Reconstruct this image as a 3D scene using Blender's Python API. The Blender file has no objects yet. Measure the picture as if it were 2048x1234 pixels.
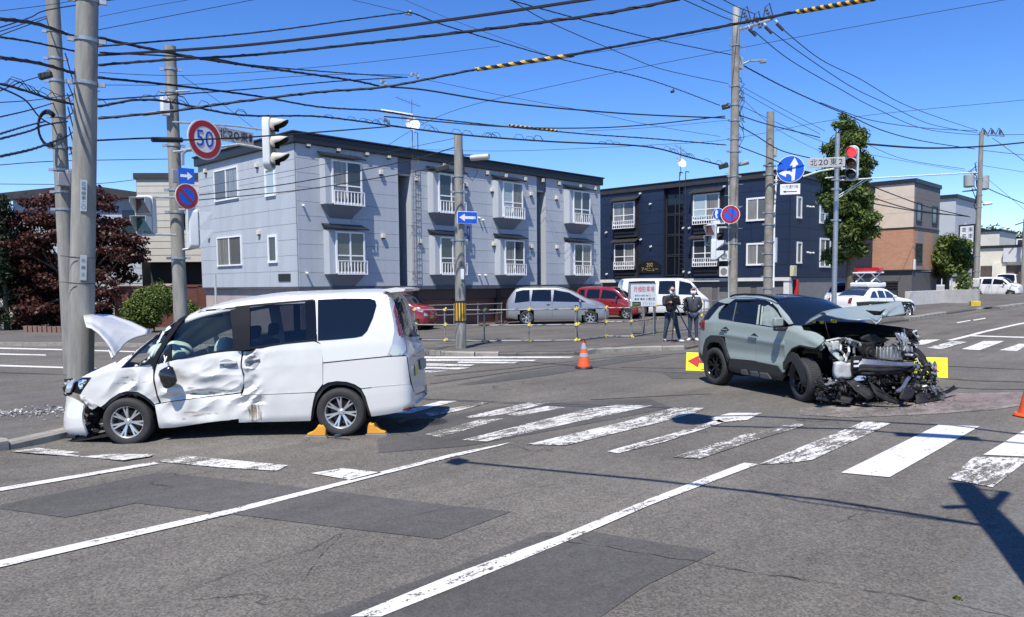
import bpy, bmesh, math, random
import numpy as np
from mathutils import Vector, Matrix, noise
from mathutils.geometry import delaunay_2d_cdt
from mathutils.bvhtree import BVHTree

random.seed(7)
RND = random.Random(11)
scene = bpy.context.scene
COL = scene.collection
R = math.radians

# ------------------------------------------------------------------ camera
F = 1560.0; CXP = 1024.0; CYP = 687.0; YH = 570.0; ROLL = .0083
YAW = R(43.9); HC = 1.97
PIT = math.atan((CYP - YH) / F)
fw = Vector((math.cos(YAW) * math.cos(PIT), math.sin(YAW) * math.cos(PIT), -math.sin(PIT)))
rt0 = Vector((math.sin(YAW), -math.cos(YAW), 0)); up0 = rt0.cross(fw)
rt = rt0 * math.cos(ROLL) - up0 * math.sin(ROLL)
up = up0 * math.cos(ROLL) + rt0 * math.sin(ROLL)
CAMP = Vector((0, 0, HC))
cd = bpy.data.cameras.new('camera'); cam = bpy.data.objects.new('camera', cd); COL.objects.link(cam)
cd.sensor_width = 36; cd.lens = F / 2048 * 36; cd.shift_y = (CYP - 617) / 2048
cd.clip_start = .05; cd.clip_end = 2000
cam.matrix_world = Matrix(((rt.x, up.x, -fw.x, 0), (rt.y, up.y, -fw.y, 0), (rt.z, up.z, -fw.z, HC), (0, 0, 0, 1)))
scene.camera = cam

# ------------------------------------------------------------------ daylight
SUN_AZ = 207.0; SUN_EL = 60.0          # where the sun stands, in degrees from +X
w = bpy.data.worlds.new('World'); scene.world = w; w.use_nodes = True
nt = w.node_tree; nt.nodes.clear()
sky = nt.nodes.new('ShaderNodeTexSky'); sky.sky_type = 'NISHITA'; sky.sun_disc = False
sky.sun_elevation = R(SUN_EL); sky.sun_rotation = R(90 - SUN_AZ) % (2 * math.pi)
sky.air_density = .85; sky.dust_density = 0.0; sky.ozone_density = 5.0; sky.altitude = 50
hs = nt.nodes.new('ShaderNodeHueSaturation'); hs.inputs['Saturation'].default_value = 1.24
hs.inputs['Hue'].default_value = .512
bg = nt.nodes.new('ShaderNodeBackground'); bg.inputs['Strength'].default_value = .145
wo = nt.nodes.new('ShaderNodeOutputWorld')
nt.links.new(sky.outputs[0], hs.inputs['Color']); nt.links.new(hs.outputs[0], bg.inputs[0]); nt.links.new(bg.outputs[0], wo.inputs[0])
sl = bpy.data.lights.new('sun', 'SUN'); sl.energy = 5.0; sl.angle = R(.53); sl.color = (1, .945, .86)
so = bpy.data.objects.new('sun', sl); COL.objects.link(so)
sd = Vector((math.cos(R(SUN_AZ)) * math.cos(R(SUN_EL)), math.sin(R(SUN_AZ)) * math.cos(R(SUN_EL)), math.sin(R(SUN_EL))))
so.rotation_euler = sd.to_track_quat('Z', 'Y').to_euler(); so.location = sd * 60
scene.view_settings.view_transform = 'Standard'; scene.view_settings.look = 'None'
scene.view_settings.exposure = 0.46; scene.view_settings.gamma = 1.0
scene.view_settings.use_curve_mapping = False
scene.cycles.max_bounces = 6; scene.cycles.transparent_max_bounces = 12
scene.cycles.use_denoising = True

# ------------------------------------------------------------------ tracing helpers (photo 2048x1234 px)
def ray(x, y): return fw + rt * ((x - CXP) / F) - up * ((y - CYP) / F)
def G0(x, y, z=0.0):
    r = ray(x, y); t = (z - HC) / r.z; return Vector((r.x * t, r.y * t, z))
def AT(x, y, D): return CAMP + ray(x, y) * D
def PX(x, y, X): r = ray(x, y); return CAMP + r * (X / r.x)      # on plane x = X
def PY(x, y, Y): r = ray(x, y); return CAMP + r * (Y / r.y)      # on plane y = Y
def zg(x, y):                                                    # height of the terrain
    s = max(0.0, x - 24.0); z = .0156 * s * min(1, s / 8)
    d2 = ((x - 3.7) ** 2 + (y - 11.0) ** 2) / 1.7
    return z - .10 * math.exp(-d2 ** 1.5)
def GG(x, y, dz=0.0):                                            # photo pixel -> point on the terrain
    z = 0
    for _ in range(6):
        p = G0(x, y, z + dz); z = zg(p.x, p.y)
    return Vector((p.x, p.y, z + dz))

# ------------------------------------------------------------------ object helpers
def tag(o, label=None, cat=None, group=None, kind=None):
    if label: o['label'] = label
    if cat: o['category'] = cat
    if group: o['group'] = group
    if kind: o['kind'] = kind
    return o
def empty(name, loc, rz=0, label=None, cat=None, group=None, rot=None):
    o = bpy.data.objects.new(name, None); COL.objects.link(o); o.location = loc
    o.rotation_euler = rot or (0, 0, rz); o.empty_display_size = .2
    return tag(o, label, cat, group)
def link_mesh(name, me, parent=None, loc=(0, 0, 0), rot=(0, 0, 0)):
    o = bpy.data.objects.new(name, me); COL.objects.link(o); o.location = loc; o.rotation_euler = rot
    if parent: o.parent = parent
    return o
def copy_tree(o, parent=None):
    c = o.copy(); COL.objects.link(c); c.parent = parent
    for k in list(c.keys()):
        if k == 'label' and parent is None: del c[k]
    for ch in list(o.children): copy_tree(ch, c)
    return c
def M4(o):
    return Matrix.Translation(o.location) @ o.rotation_euler.to_matrix().to_4x4()

SPLIT = {'bracket_arm', 'cross_arm', 'signal_arm', 'conduit', 'wheel_well', 'insulator', 'white_insulator', 'transformer', 'vent_pipe', 'ladder_rung', 'sign_leg', 'roof_box', 'inner_structure', 'scissor_lift', 'box_bay', 'ladder_bracket', 'service_arm', 'white_pier', 'garage_wall', 'sign_frame', 'bracket_slot', 'ledge', 'belt_course', 'base_trim', 'foundation_wall', 'hood_hinge', 'bulkhead'}
class MB:
    def __init__(s): s.v = []; s.f = []; s.m = []; s.cm = 0; s.c = []
    def add(s, vs, fs):
        b = len(s.v); s.c.append((b, len(s.f))); s.v += [tuple(v) for v in vs]; s.f += [tuple(i + b for i in f) for f in fs]; s.m += [s.cm] * len(fs); return s
    def mat(s, i): s.cm = i; return s
    def box(s, c, d, rz=0, M=None):
        x, y, z = d[0] / 2, d[1] / 2, d[2] / 2
        vs = [Vector((sx * x, sy * y, sz * z)) for sz in (-1, 1) for sy in (-1, 1) for sx in (-1, 1)]
        Rm = M if M is not None else Matrix.Rotation(rz, 3, 'Z')
        vs = [Rm @ v + Vector(c) for v in vs]
        return s.add(vs, [(0, 2, 3, 1), (4, 5, 7, 6), (0, 1, 5, 4), (2, 6, 7, 3), (0, 4, 6, 2), (1, 3, 7, 5)])
    def b2(s, a, b):
        return s.box([(a[i] + b[i]) / 2 for i in range(3)], [abs(b[i] - a[i]) for i in range(3)])
    def cyl(s, p0, p1, r0, r1=None, n=10, caps=True):
        r1 = r0 if r1 is None else r1; p0 = Vector(p0); p1 = Vector(p1); a = (p1 - p0).normalized()
        u = a.orthogonal().normalized(); v = a.cross(u); vs = []
        for p, r in ((p0, r0), (p1, r1)):
            for k in range(n):
                t = 2 * math.pi * k / n; vs.append(p + u * (r * math.cos(t)) + v * (r * math.sin(t)))
        fs = [(k, (k + 1) % n, n + (k + 1) % n, n + k) for k in range(n)]
        if caps: fs += [tuple(reversed(range(n))), tuple(range(n, 2 * n))]
        return s.add(vs, fs)
    def tube(s, pts, r, n=6, caps=True):
        pts = [Vector(p) for p in pts]; vs = []; fs = []; rr = r if isinstance(r, (list, tuple)) else [r] * len(pts)
        u = None
        for i, p in enumerate(pts):
            a = (pts[min(i + 1, len(pts) - 1)] - pts[max(i - 1, 0)])
            if a.length < 1e-9: a = Vector((0, 0, 1))
            a.normalize()
            if u is None: u = a.orthogonal().normalized()
            else:
                u = u - a * u.dot(a); u = u.normalized() if u.length > 1e-6 else a.orthogonal().normalized()
            v = a.cross(u)
            for k in range(n):
                t = 2 * math.pi * k / n; vs.append(p + (u * math.cos(t) + v * math.sin(t)) * rr[i])
        for i in range(len(pts) - 1):
            for k in range(n):
                fs.append((i * n + k, i * n + (k + 1) % n, (i + 1) * n + (k + 1) % n, (i + 1) * n + k))
        if caps: fs += [tuple(reversed(range(n))), tuple(range((len(pts) - 1) * n, len(pts) * n))]
        return s.add(vs, fs)
    def lathe(s, prof, n=24, M=None, c=(0, 0, 0)):     # prof: (r, h) about local Z
        M = M or Matrix.Identity(3); c = Vector(c); vs = []; fs = []
        for r, h in prof:
            for k in range(n):
                t = 2 * math.pi * k / n; vs.append(M @ Vector((r * math.cos(t), r * math.sin(t), h)) + c)
        for i in range(len(prof) - 1):
            for k in range(n):
                fs.append((i * n + k, i * n + (k + 1) % n, (i + 1) * n + (k + 1) % n, (i + 1) * n + k))
        return s.add(vs, fs)
    def prism(s, poly, h0, h1, f):    # poly of (a,b); f(a,b,h)->point
        n = len(poly); vs = [f(a, b, h0) for a, b in poly] + [f(a, b, h1) for a, b in poly]
        return s.add(vs, [tuple(reversed(range(n))), tuple(range(n, 2 * n))] + [(k, (k + 1) % n, n + (k + 1) % n, n + k) for k in range(n)])
    def build(s, name, mats, parent=None, smooth=35, bevel=0, loc=(0, 0, 0), rot=(0, 0, 0), seg=2):
        if name in SPLIT and len(s.c) > 1 and parent is not None:
            ends = s.c[1:] + [(len(s.v), len(s.f))]
            for (v0, f0), (v1, f1) in zip(s.c, ends):
                q = MB(); q.v = s.v[v0:v1]; q.f = [tuple(i - v0 for i in f) for f in s.f[f0:f1]]; q.m = s.m[f0:f1]; o = q.build(name, mats, parent, smooth, bevel, loc, rot, seg)
            return o
        me = bpy.data.meshes.new(name); me.from_pydata(s.v, [], s.f)
        for m in (mats if isinstance(mats, (list, tuple)) else [mats]): me.materials.append(m)
        if max(s.m, default=0) > 0: me.polygons.foreach_set('material_index', s.m)
        bm = bmesh.new(); bm.from_mesh(me); bmesh.ops.recalc_face_normals(bm, faces=bm.faces); bm.to_mesh(me); bm.free()
        if smooth:
            me.polygons.foreach_set('use_smooth', [True] * len(me.polygons)); me.set_sharp_from_angle(angle=R(smooth))
        me.update(); o = link_mesh(name, me, parent, loc, rot)
        if bevel:
            b = o.modifiers.new('bevel', 'BEVEL'); b.width = bevel; b.segments = seg; b.limit_method = 'ANGLE'; b.angle_limit = R(35)
            b.harden_normals = False
        return o

# ------------------------------------------------------------------ materials
MC = {}
def mat(name, col, rough=.6, metal=0, var=.0, vs=3.0, bump=0, bs=30, coat=0, spec=.5, alpha=None, emit=None, es=0, var2=None, hi=None, grime=0, ani=None):
    if name in MC: return MC[name]
    m = bpy.data.materials.new(name); m.use_nodes = True; t = m.node_tree; b = t.nodes['Principled BSDF']
    c = (*col, 1)
    b.inputs['Base Color'].default_value = c; b.inputs['Roughness'].default_value = rough; b.inputs['Metallic'].default_value = metal
    b.inputs['Specular IOR Level'].default_value = spec
    if coat: b.inputs['Coat Weight'].default_value = coat; b.inputs['Coat Roughness'].default_value = .05
    if emit: b.inputs['Emission Color'].default_value = (*emit, 1); b.inputs['Emission Strength'].default_value = es
    tc = t.nodes.new('ShaderNodeTexCoord')
    if var or grime:
        n = t.nodes.new('ShaderNodeTexNoise'); n.inputs['Scale'].default_value = vs; n.inputs['Detail'].default_value = 7; n.inputs['Roughness'].default_value = .65
        mp = t.nodes.new('ShaderNodeMapping'); mp.inputs['Scale'].default_value = ani or (1, 1, 1); t.links.new(tc.outputs['Object'], mp.inputs[0]); t.links.new(mp.outputs[0], n.inputs['Vector'])
        r = t.nodes.new('ShaderNodeValToRGB'); r.color_ramp.elements[0].position = .32; r.color_ramp.elements[1].position = .68
        lo = tuple(max(0, x * (1 - var)) for x in col) if var2 is None else var2
        r.color_ramp.elements[0].color = (*lo, 1); r.color_ramp.elements[1].color = (*(tuple(min(1, x * (1 + var * .6)) for x in col) if hi is None else hi), 1)
        t.links.new(n.outputs['Fac'], r.inputs['Fac']); t.links.new(r.outputs['Color'], b.inputs['Base Color'])
        mr = t.nodes.new('ShaderNodeMapRange'); mr.inputs['To Min'].default_value = max(.02, rough - .1); mr.inputs['To Max'].default_value = min(1, rough + .12)
        t.links.new(n.outputs['Fac'], mr.inputs['Value']); t.links.new(mr.outputs[0], b.inputs['Roughness'])
    if bump:
        n2 = t.nodes.new('ShaderNodeTexNoise'); n2.inputs['Scale'].default_value = bs; n2.inputs['Detail'].default_value = 5
        t.links.new(tc.outputs['Object'], n2.inputs['Vector'])
        bp = t.nodes.new('ShaderNodeBump'); bp.inputs['Strength'].default_value = bump; bp.inputs['Distance'].default_value = .01
        t.links.new(n2.outputs['Fac'], bp.inputs['Height']); t.links.new(bp.outputs[0], b.inputs['Normal'])
    MC[name] = m; return m

def glass_mat(name, tint=(.6, .7, .68), trans=.6, rough=.02):
    if name in MC: return MC[name]
    m = bpy.data.materials.new(name); m.use_nodes = True; t = m.node_tree; t.nodes.clear()
    o = t.nodes.new('ShaderNodeOutputMaterial'); tr = t.nodes.new('ShaderNodeBsdfTransparent'); tr.inputs[0].default_value = (*tint, 1)
    g = t.nodes.new('ShaderNodeBsdfGlossy'); g.inputs['Roughness'].default_value = rough; g.inputs[0].default_value = (.9, .95, 1, 1)
    fr = t.nodes.new('ShaderNodeFresnel'); fr.inputs[0].default_value = 1.5
    df = t.nodes.new('ShaderNodeBsdfDiffuse'); df.inputs[0].default_value = (.01, .012, .014, 1)
    mx0 = t.nodes.new('ShaderNodeMixShader'); mx0.inputs[0].default_value = trans
    t.links.new(df.outputs[0], mx0.inputs[1]); t.links.new(tr.outputs[0], mx0.inputs[2])
    mx = t.nodes.new('ShaderNodeMixShader'); t.links.new(fr.outputs[0], mx.inputs[0]); t.links.new(mx0.outputs[0], mx.inputs[1]); t.links.new(g.outputs[0], mx.inputs[2])
    t.links.new(mx.outputs[0], o.inputs[0]); MC[name] = m; return m

def asphalt_mat(name, base=(.106, .098, .085), dark=.55, speck=.5, paint=None, wear=.5, soft=.012, iso=6.0, stain=None):
    """worn asphalt; paint = white/other coat that has flaked; all in world metres"""
    m = bpy.data.materials.new(name); m.use_nodes = True; t = m.node_tree; b = t.nodes['Principled BSDF']; L = t.links.new
    geo = t.nodes.new('ShaderNodeNewGeometry')
    def nz(scale, detail=5, rough=.6, vec=None):
        n = t.nodes.new('ShaderNodeTexNoise'); n.inputs['Scale'].default_value = scale; n.inputs['Detail'].default_value = detail; n.inputs['Roughness'].default_value = rough
        L(vec or geo.outputs['Position'], n.inputs['Vector']); return n.outputs['Fac']
    def rng(v, a, b_, c, d):
        n = t.nodes.new('ShaderNodeMapRange'); n.inputs[1].default_value = a; n.inputs[2].default_value = b_; n.inputs[3].default_value = c; n.inputs[4].default_value = d
        L(v, n.inputs[0]); return n.outputs[0]
    def mul(a, b_, op='MULTIPLY'):
        n = t.nodes.new('ShaderNodeMath'); n.operation = op; L(a, n.inputs[0])
        if isinstance(b_, (int, float)): n.inputs[1].default_value = b_
        else: L(b_, n.inputs[1])
        return n.outputs[0]
    big = rng(nz(.35, 5), .3, .7, .80, 1.18)
    mp = t.nodes.new('ShaderNodeMapping'); mp.inputs['Scale'].default_value = (.12, 1.6, 1); L(geo.outputs['Position'], mp.inputs[0])
    tracks = rng(nz(.9, 4, .6, mp.outputs[0]), .3, .7, .82, 1.14)
    mid = rng(nz(6, 6, .7), .3, .7, .88, 1.12)
    vo = t.nodes.new('ShaderNodeTexVoronoi'); vo.inputs['Scale'].default_value = 70; L(geo.outputs['Position'], vo.inputs['Vector'])
    bw = t.nodes.new('ShaderNodeRGBToBW'); L(vo.outputs['Color'], bw.inputs[0])
    sp = rng(bw.outputs[0], .15, .9, 1 - speck * .5, 1 + speck * 1.3)
    fine = rng(nz(260, 3), .25, .75, 1 - speck * .3, 1 + speck * .35)
    v = mul(mul(mul(big, tracks), mul(mid, sp)), fine)
    col = t.nodes.new('ShaderNodeVectorMath'); col.operation = 'SCALE'; col.inputs[0].default_value = base; L(v, col.inputs['Scale'])
    out = col.outputs[0]
    # cracks
    vc = t.nodes.new('ShaderNodeTexVoronoi'); vc.feature = 'DISTANCE_TO_EDGE'; vc.inputs['Scale'].default_value = .33
    wv = t.nodes.new('ShaderNodeTexNoise'); wv.inputs['Scale'].default_value = 2.2; wv.inputs['Detail'].default_value = 6; L(geo.outputs['Position'], wv.inputs['Vector'])
    ad = t.nodes.new('ShaderNodeVectorMath'); ad.operation = 'MULTIPLY_ADD'; L(wv.outputs['Color'], ad.inputs[0]); ad.inputs[1].default_value = (.7, .7, .7); L(geo.outputs['Position'], ad.inputs[2])
    L(ad.outputs[0], vc.inputs['Vector'])
    ck = rng(vc.outputs['Distance'], .0015, .006, .45, 1)
    gate = rng(nz(.5, 3), .52, .6, 0, 1)
    ck2 = t.nodes.new('ShaderNodeMix'); L(gate, ck2.inputs[0]); ck2.inputs[2].default_value = 1; L(ck, ck2.inputs[3])
    sc = t.nodes.new('ShaderNodeVectorMath'); sc.operation = 'SCALE'; L(out, sc.inputs[0]); L(ck2.outputs[0], sc.inputs['Scale']); out = sc.outputs[0]
    hgt = sp
    rough = .88
    if stain:
        mx = t.nodes.new('ShaderNodeMix'); mx.data_type = 'RGBA'
        L(rng(nz(stain[1], 7, .7), stain[2], stain[3], 0, stain[4]), mx.inputs[0]); L(out, mx.inputs[6]); mx.inputs[7].default_value = (*stain[0], 1); out = mx.outputs[2]
    if paint:
        mp2 = t.nodes.new('ShaderNodeMapping'); mp2.inputs['Scale'].default_value = (1.0, iso, 1); L(geo.outputs['Position'], mp2.inputs[0])
        a = nz(2.0, 9, .75, mp2.outputs[0]); a2 = nz(14, 6, .75); a3 = nz(1.3, 3); s_ = mul(mul(mul(a, .5), mul(a2, .25), 'ADD'), mul(a3, .25), 'ADD')
        sp2 = mul(s_, mul(bw.outputs[0], .10), 'ADD')
        fac = rng(sp2, wear - soft, wear + soft, 0, 1 if soft < .02 else .8)
        pv = t.nodes.new('ShaderNodeVectorMath'); pv.operation = 'SCALE'; pv.inputs[0].default_value = paint; L(rng(nz(3, 6, .7), .3, .7, .84, 1.05), pv.inputs['Scale'])
        mx = t.nodes.new('ShaderNodeMix'); mx.data_type = 'RGBA'; L(fac, mx.inputs[0]); L(out, mx.inputs[6]); L(pv.outputs[0], mx.inputs[7]); out = mx.outputs[2]
    L(out, b.inputs['Base Color']); b.inputs['Roughness'].default_value = rough; b.inputs['Specular IOR Level'].default_value = .25
    bp = t.nodes.new('ShaderNodeBump'); bp.inputs['Strength'].default_value = .5; bp.inputs['Distance'].default_value = .004
    L(hgt, bp.inputs['Height']); L(bp.outputs[0], b.inputs['Normal'])
    MC[name] = m; return m

WHITE = mat('white_enamel', (.74, .75, .76), .35, var=.04, vs=2)
DARK = mat('dark_plastic', (.018, .018, .019), .5, var=.3, vs=20)
BLACKG = mat('black_gloss', (.006, .006, .008), .12, spec=.4)
CHROME = mat('chrome', (.75, .76, .78), .12, 1)
STEEL = mat('galvanised_steel', (.42, .44, .45), .42, .75, var=.18, vs=12, bump=.1, bs=60)
RUBBER = mat('rubber', (.028, .028, .029), .78, var=.35, vs=9, bump=.15, bs=80)
CONC = mat('pole_concrete', (.245, .24, .215), .85, var=.34, vs=3.5, ani=(2.5, 2.5, .35), bump=.25, bs=45)
CABLE = mat('cable_rubber', (.012, .012, .014), .7)
GREYP = mat('grey_plastic', (.25, .26, .27), .5, var=.1, vs=9)
RED = mat('red_paint', (.32, .018, .02), .3, coat=.5, var=.08, vs=2)
YEL = mat('yellow_plastic', (.75, .55, .06), .5, var=.12, vs=9)
GLASSD = mat('dark_glass', (.006, .009, .014), .05, spec=.5)

def text(name, s, size, m, parent, loc, rot, ex=.001, align='CENTER', width=None):
    cu = bpy.data.curves.new(name, 'FONT'); cu.body = s; cu.size = size; cu.extrude = ex; cu.align_x = align; cu.align_y = 'CENTER'; cu.resolution_u = 3
    o = bpy.data.objects.new(name, cu); COL.objects.link(o)
    dg = bpy.context.evaluated_depsgraph_get(); dg.update()
    me = bpy.data.meshes.new_from_object(o.evaluated_get(dg)); bpy.data.objects.remove(o)
    me.materials.clear(); me.materials.append(m)
    if width and len(me.vertices):
        xs = [v.co.x for v in me.vertices]; k = width / (max(xs) - min(xs)); c = (max(xs) + min(xs)) / 2
        for v in me.vertices: v.co.x = (v.co.x - c) * k
    return link_mesh(name, me, parent, loc, rot)

def sheet(name, pts, m, dz, kind='structure', parent=None, step=None):
    """flat sheet over the terrain from a ring of ground points"""
    ring = []
    for i, p in enumerate(pts):
        q = pts[(i + 1) % len(pts)]; p = Vector(p[:2]); q = Vector(q[:2]); n = max(1, int((q - p).length / (step or 1.2)))
        for k in range(n): ring.append(p.lerp(q, k / n))
    vs = [Vector((p.x, p.y)) for p in ring]; nb = len(vs)
    xs = [p.x for p in ring]; ys = [p.y for p in ring]; st = step or 1.2
    if max(xs) - min(xs) < 60 and max(ys) - min(ys) < 60:
        x = min(xs) + st / 2
        while x < max(xs):
            y = min(ys) + st / 2
            while y < max(ys): vs.append(Vector((x, y))); y += st
            x += st
    r = delaunay_2d_cdt(vs, [], [list(range(nb))], 1, 1e-5)
    me = bpy.data.meshes.new(name); me.from_pydata([(v.x, v.y, zg(v.x, v.y) + dz) for v in r[0]], [], [tuple(f) for f in r[2]])
    me.materials.append(m); me.update()
    bm = bmesh.new(); bm.from_mesh(me); bmesh.ops.delete(bm, geom=[v for v in bm.verts if not v.link_faces], context='VERTS'); bmesh.ops.recalc_face_normals(bm, faces=bm.faces)
    if bm.faces and sum(f.normal.z for f in bm.faces) < 0: bmesh.ops.reverse_faces(bm, faces=bm.faces)
    bm.to_mesh(me); bm.free()
    o = link_mesh(name, me, parent)
    if kind: o['kind'] = kind
    return o
# ================================================================== GROUND, ROADS, MARKINGS
ASPH = asphalt_mat('asphalt')
ASPH2 = asphalt_mat('asphalt_new_patch', base=(.077, .074, .070), speck=.25)
ASPHW = asphalt_mat('sidewalk_asphalt', base=(.100, .093, .084), speck=.3)
CEM = asphalt_mat('worn_concrete', base=(.118, .113, .102), speck=.35)
def paintm(wear): return MC.get('paint%g' % wear) or MC.setdefault('paint%g' % wear, asphalt_mat('paint%g' % wear, paint=(.60, .59, .56), wear=wear))

def make_ground():
    a = [-260, -160, -90, -50, -30, -18] + [x * 1.0 for x in range(-10, 60)] + [65, 72, 80, 95, 120, 160, 240, 400, 700]
    b = [-300, -150, -80, -40, -20] + [y * 1.0 for y in range(-8, 48)] + [55, 70, 100, 150, 250, 400, 700]
    vs = [(x, y, zg(x, y) if x < 200 else zg(200, y)) for y in b for x in a]; n = len(a)
    fs = [(j * n + i, j * n + i + 1, (j + 1) * n + i + 1, (j + 1) * n + i) for j in range(len(b) - 1) for i in range(n - 1)]
    me = bpy.data.meshes.new('ground'); me.from_pydata(vs, [], fs); me.materials.append(ASPH); me.update()
    me.polygons.foreach_set('use_smooth', [True] * len(fs))
    tag(link_mesh('road', me), kind='structure')
make_ground()
P = lambda L: [GG(*p) for p in L]
Z1, Z2 = .005, .010
for i, pl in enumerate([
    [(0, 1011), (316, 945), (615, 977), (900, 1012), (1022, 1024), (879, 1079), (686, 1057), (466, 1029), (431, 1026), (272, 1007), (132, 1036), (0, 1018)],
    [(560, 1260), (900, 1139), (1085, 1066), (1190, 1065), (1432, 1105), (1292, 1172), (1165, 1260)],
    [(755, 879), (757, 906), (930, 893), (1230, 838), (1344, 815), (1295, 797), (1178, 802), (1010, 812), (871, 836)],
    [(915, 769), (1000, 752), (1190, 723), (1250, 713), (1332, 713), (1200, 733), (1090, 752), (950, 769)],
    [(1325, 746), (1400, 742), (1415, 757), (1345, 758)]]):
    sheet('asphalt_patch', P(pl), ASPH2, Z1)
sheet('gutter', P([(1905, 1150), (1950, 1090), (2048, 1010), (2400, 930), (2600, 1250), (2000, 1300), (1880, 1234)]), CEM, Z1)

marks = [('lane_line', .41, [(700, 1236), (900, 1153), (1115, 1075), (1300, 999), (1488, 927), (1516, 930), (1300, 1012), (1140, 1082), (900, 1181), (762, 1236)]),
 ('lane_line', .38, [(-60, 1137), (0, 1123), (448, 1023), (699, 961), (900, 910), (1021, 886), (1003, 892), (900, 917), (756, 953), (457, 1031), (0, 1137), (-60, 1151)]),
 ('lane_line', .38, [(-60, 988), (0, 977), (308, 925), (318, 929), (0, 984), (-60, 995)]),
 ('stop_line', .45, [(18, 904), (75, 897), (308, 910), (300, 914), (246, 922), (163, 915)]),
 ('stop_line', .45, [(316, 923), (373, 913), (576, 932), (554, 943), (439, 936), (320, 925)]),
 ('stop_line', .42, [(622, 948), (686, 938), (765, 947), (730, 955), (703, 962)]),
 ('crosswalk_stripe', .47, [(925, 881), (1178, 818), (1233, 811), (1305, 812), (1260, 822), (1144, 847), (973, 884)]),
 ('crosswalk_stripe', .47, [(1052, 890), (1247, 845), (1349, 816), (1408, 817), (1390, 827), (1315, 847), (1131, 892)]),
 ('crosswalk_stripe', .48, [(927, 835), (1059, 806), (1102, 806), (1000, 831), (940, 837)]),
 ('crosswalk_stripe', .42, [(790, 828), (880, 803), (914, 803), (820, 828)]),
 ('crosswalk_stripe', .50, [(850, 828), (963, 806), (979, 806), (912, 824), (860, 834)]),
 ('crosswalk_stripe', .51, [(1010, 830), (1095, 813), (1130, 816), (1030, 834)]),
 ('crosswalk_stripe', .52, [(850, 870), (960, 840), (1010, 838), (880, 876)]),
 ('crosswalk_stripe', .49, [(1214, 904), (1330, 872), (1438, 840), (1450, 845), (1326, 886), (1236, 908)]),
 ('crosswalk_stripe', .42, [(1418, 838), (1460, 827), (1524, 827), (1494, 841), (1440, 846)]),
 ('crosswalk_stripe', .54, [(1345, 916), (1488, 870), (1595, 846), (1610, 852), (1500, 885), (1400, 919)]),
 ('crosswalk_stripe', .49, [(1518, 930), (1730, 843), (1782, 848), (1623, 922), (1570, 928)]),
 ('crosswalk_stripe', .36, [(1682, 947), (1878, 850), (1959, 854), (1779, 956)]),
 ('crosswalk_stripe', .34, [(1966, 911), (2046, 863), (2140, 866), (2060, 915)]),
 ('crosswalk_stripe', .46, [(1896, 959), (1948, 915), (2060, 918), (1985, 976)]),
 ('crosswalk_stripe', .36, [(800, 714), (857, 713.5), (1148, 713.8), (1140, 716.5), (800, 717.5)]),
 ('crosswalk_stripe', .38, [(800, 719), (861, 718.7), (1074, 720.3), (1066, 722.8), (800, 722.6)]),
 ('crosswalk_stripe', .40, [(918, 723.6), (1037, 724.5), (1027, 727.5), (914, 726.8)]),
 ('crosswalk_stripe', .42, [(820, 727.5), (865, 727.5), (951, 730), (935, 733.5), (820, 732)]),
 ('crosswalk_stripe', .43, [(820, 734.5), (865, 734.5), (941, 736), (918, 739.6), (820, 738.5)]),
 ('crosswalk_stripe', .43, [(820, 742), (863, 741.8), (896, 742.5), (863, 745.5), (820, 745)]),
 ('lane_line', .36, [(-200, 688.5), (0, 695.6), (121, 698.6), (310, 704), (310, 706.2), (121, 701), (0, 698.2), (-200, 691)]),
 ('lane_line', .36, [(-120, 705.4), (0, 707.3), (92, 709.6), (92, 711.8), (0, 710), (-120, 708)]),
 ('lane_line', .36, [(-200, 722), (0, 730.2), (120, 734), (260, 739), (260, 742), (120, 737), (0, 733.4), (-200, 725)]),
 ('stop_line', .36, [(1893, 681), (2039, 646.5), (2300, 598), (2300, 600), (2039, 649.5), (1906, 681.5)]),
 ('stop_line', .36, [(1940, 670.8), (2048, 674), (2130, 677), (2130, 679.5), (2048, 676.4), (1942, 673)]),
 ('crosswalk_stripe', .42, [(1824, 691.5), (1843, 680), (1881, 679.5), (1849, 689.5)]),
 ('crosswalk_stripe', .46, [(1851, 696), (1904, 683), (1934, 684.5), (1882, 698.8)]),
 ('crosswalk_stripe', .38, [(1923, 699), (1967, 682.6), (2009, 682.4), (1959, 700.8)]),
 ('crosswalk_stripe', .44, [(1999, 701), (2039, 687.6), (2060, 687.6), (2033, 703)]),
 ('lane_line', .36, [(1913, 645), (1940, 640.4), (1942, 641.8), (1915, 646.6)]), ('lane_line', .36, [(1945, 640), (1970, 636), (1972, 637.6), (1948, 641.5)]),
]
for nm, wr, pl in marks:
    sheet(nm, P(pl), paintm(round(.455 + (wr - .33) * .62, 3)), Z2, step=.9)
SK = asphalt_mat('tyre_rubber_mark', paint=(.058, .056, .053), wear=.53, soft=.07, iso=2)
def skid(pts, w_):
    L_ = [GG(*p) for p in pts]; q = []
    for i, p in enumerate(L_):
        d = (L_[min(i + 1, len(L_) - 1)] - L_[max(i - 1, 0)]).normalized(); q.append((p, Vector((-d.y, d.x, 0)) * w_))
    sheet('tyre_mark', [p + n for p, n in q] + [p - n for p, n in reversed(q)], SK, .0075)
for L_, w_ in [([(862, 768), (1000, 747), (1140, 728), (1300, 712), (1420, 702)], .05), ([(870, 752), (1010, 738), (1180, 719), (1300, 707)], .05), ([(1240, 735), (1420, 738), (1400, 748)], .03), ([(1880, 757), (1960, 762), (2048, 764)], .07), ([(1890, 775), (1960, 778), (2048, 779)], .06), ([(1880, 732), (1990, 737), (2048, 739)], .05), ([(1180, 800), (1330, 792), (1420, 788)], .03), ([(0, 745), (200, 752), (300, 750)], .08)]: skid(L_, w_)
CRK = mat('crack_dark', (.018, .017, .016), .95)
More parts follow.
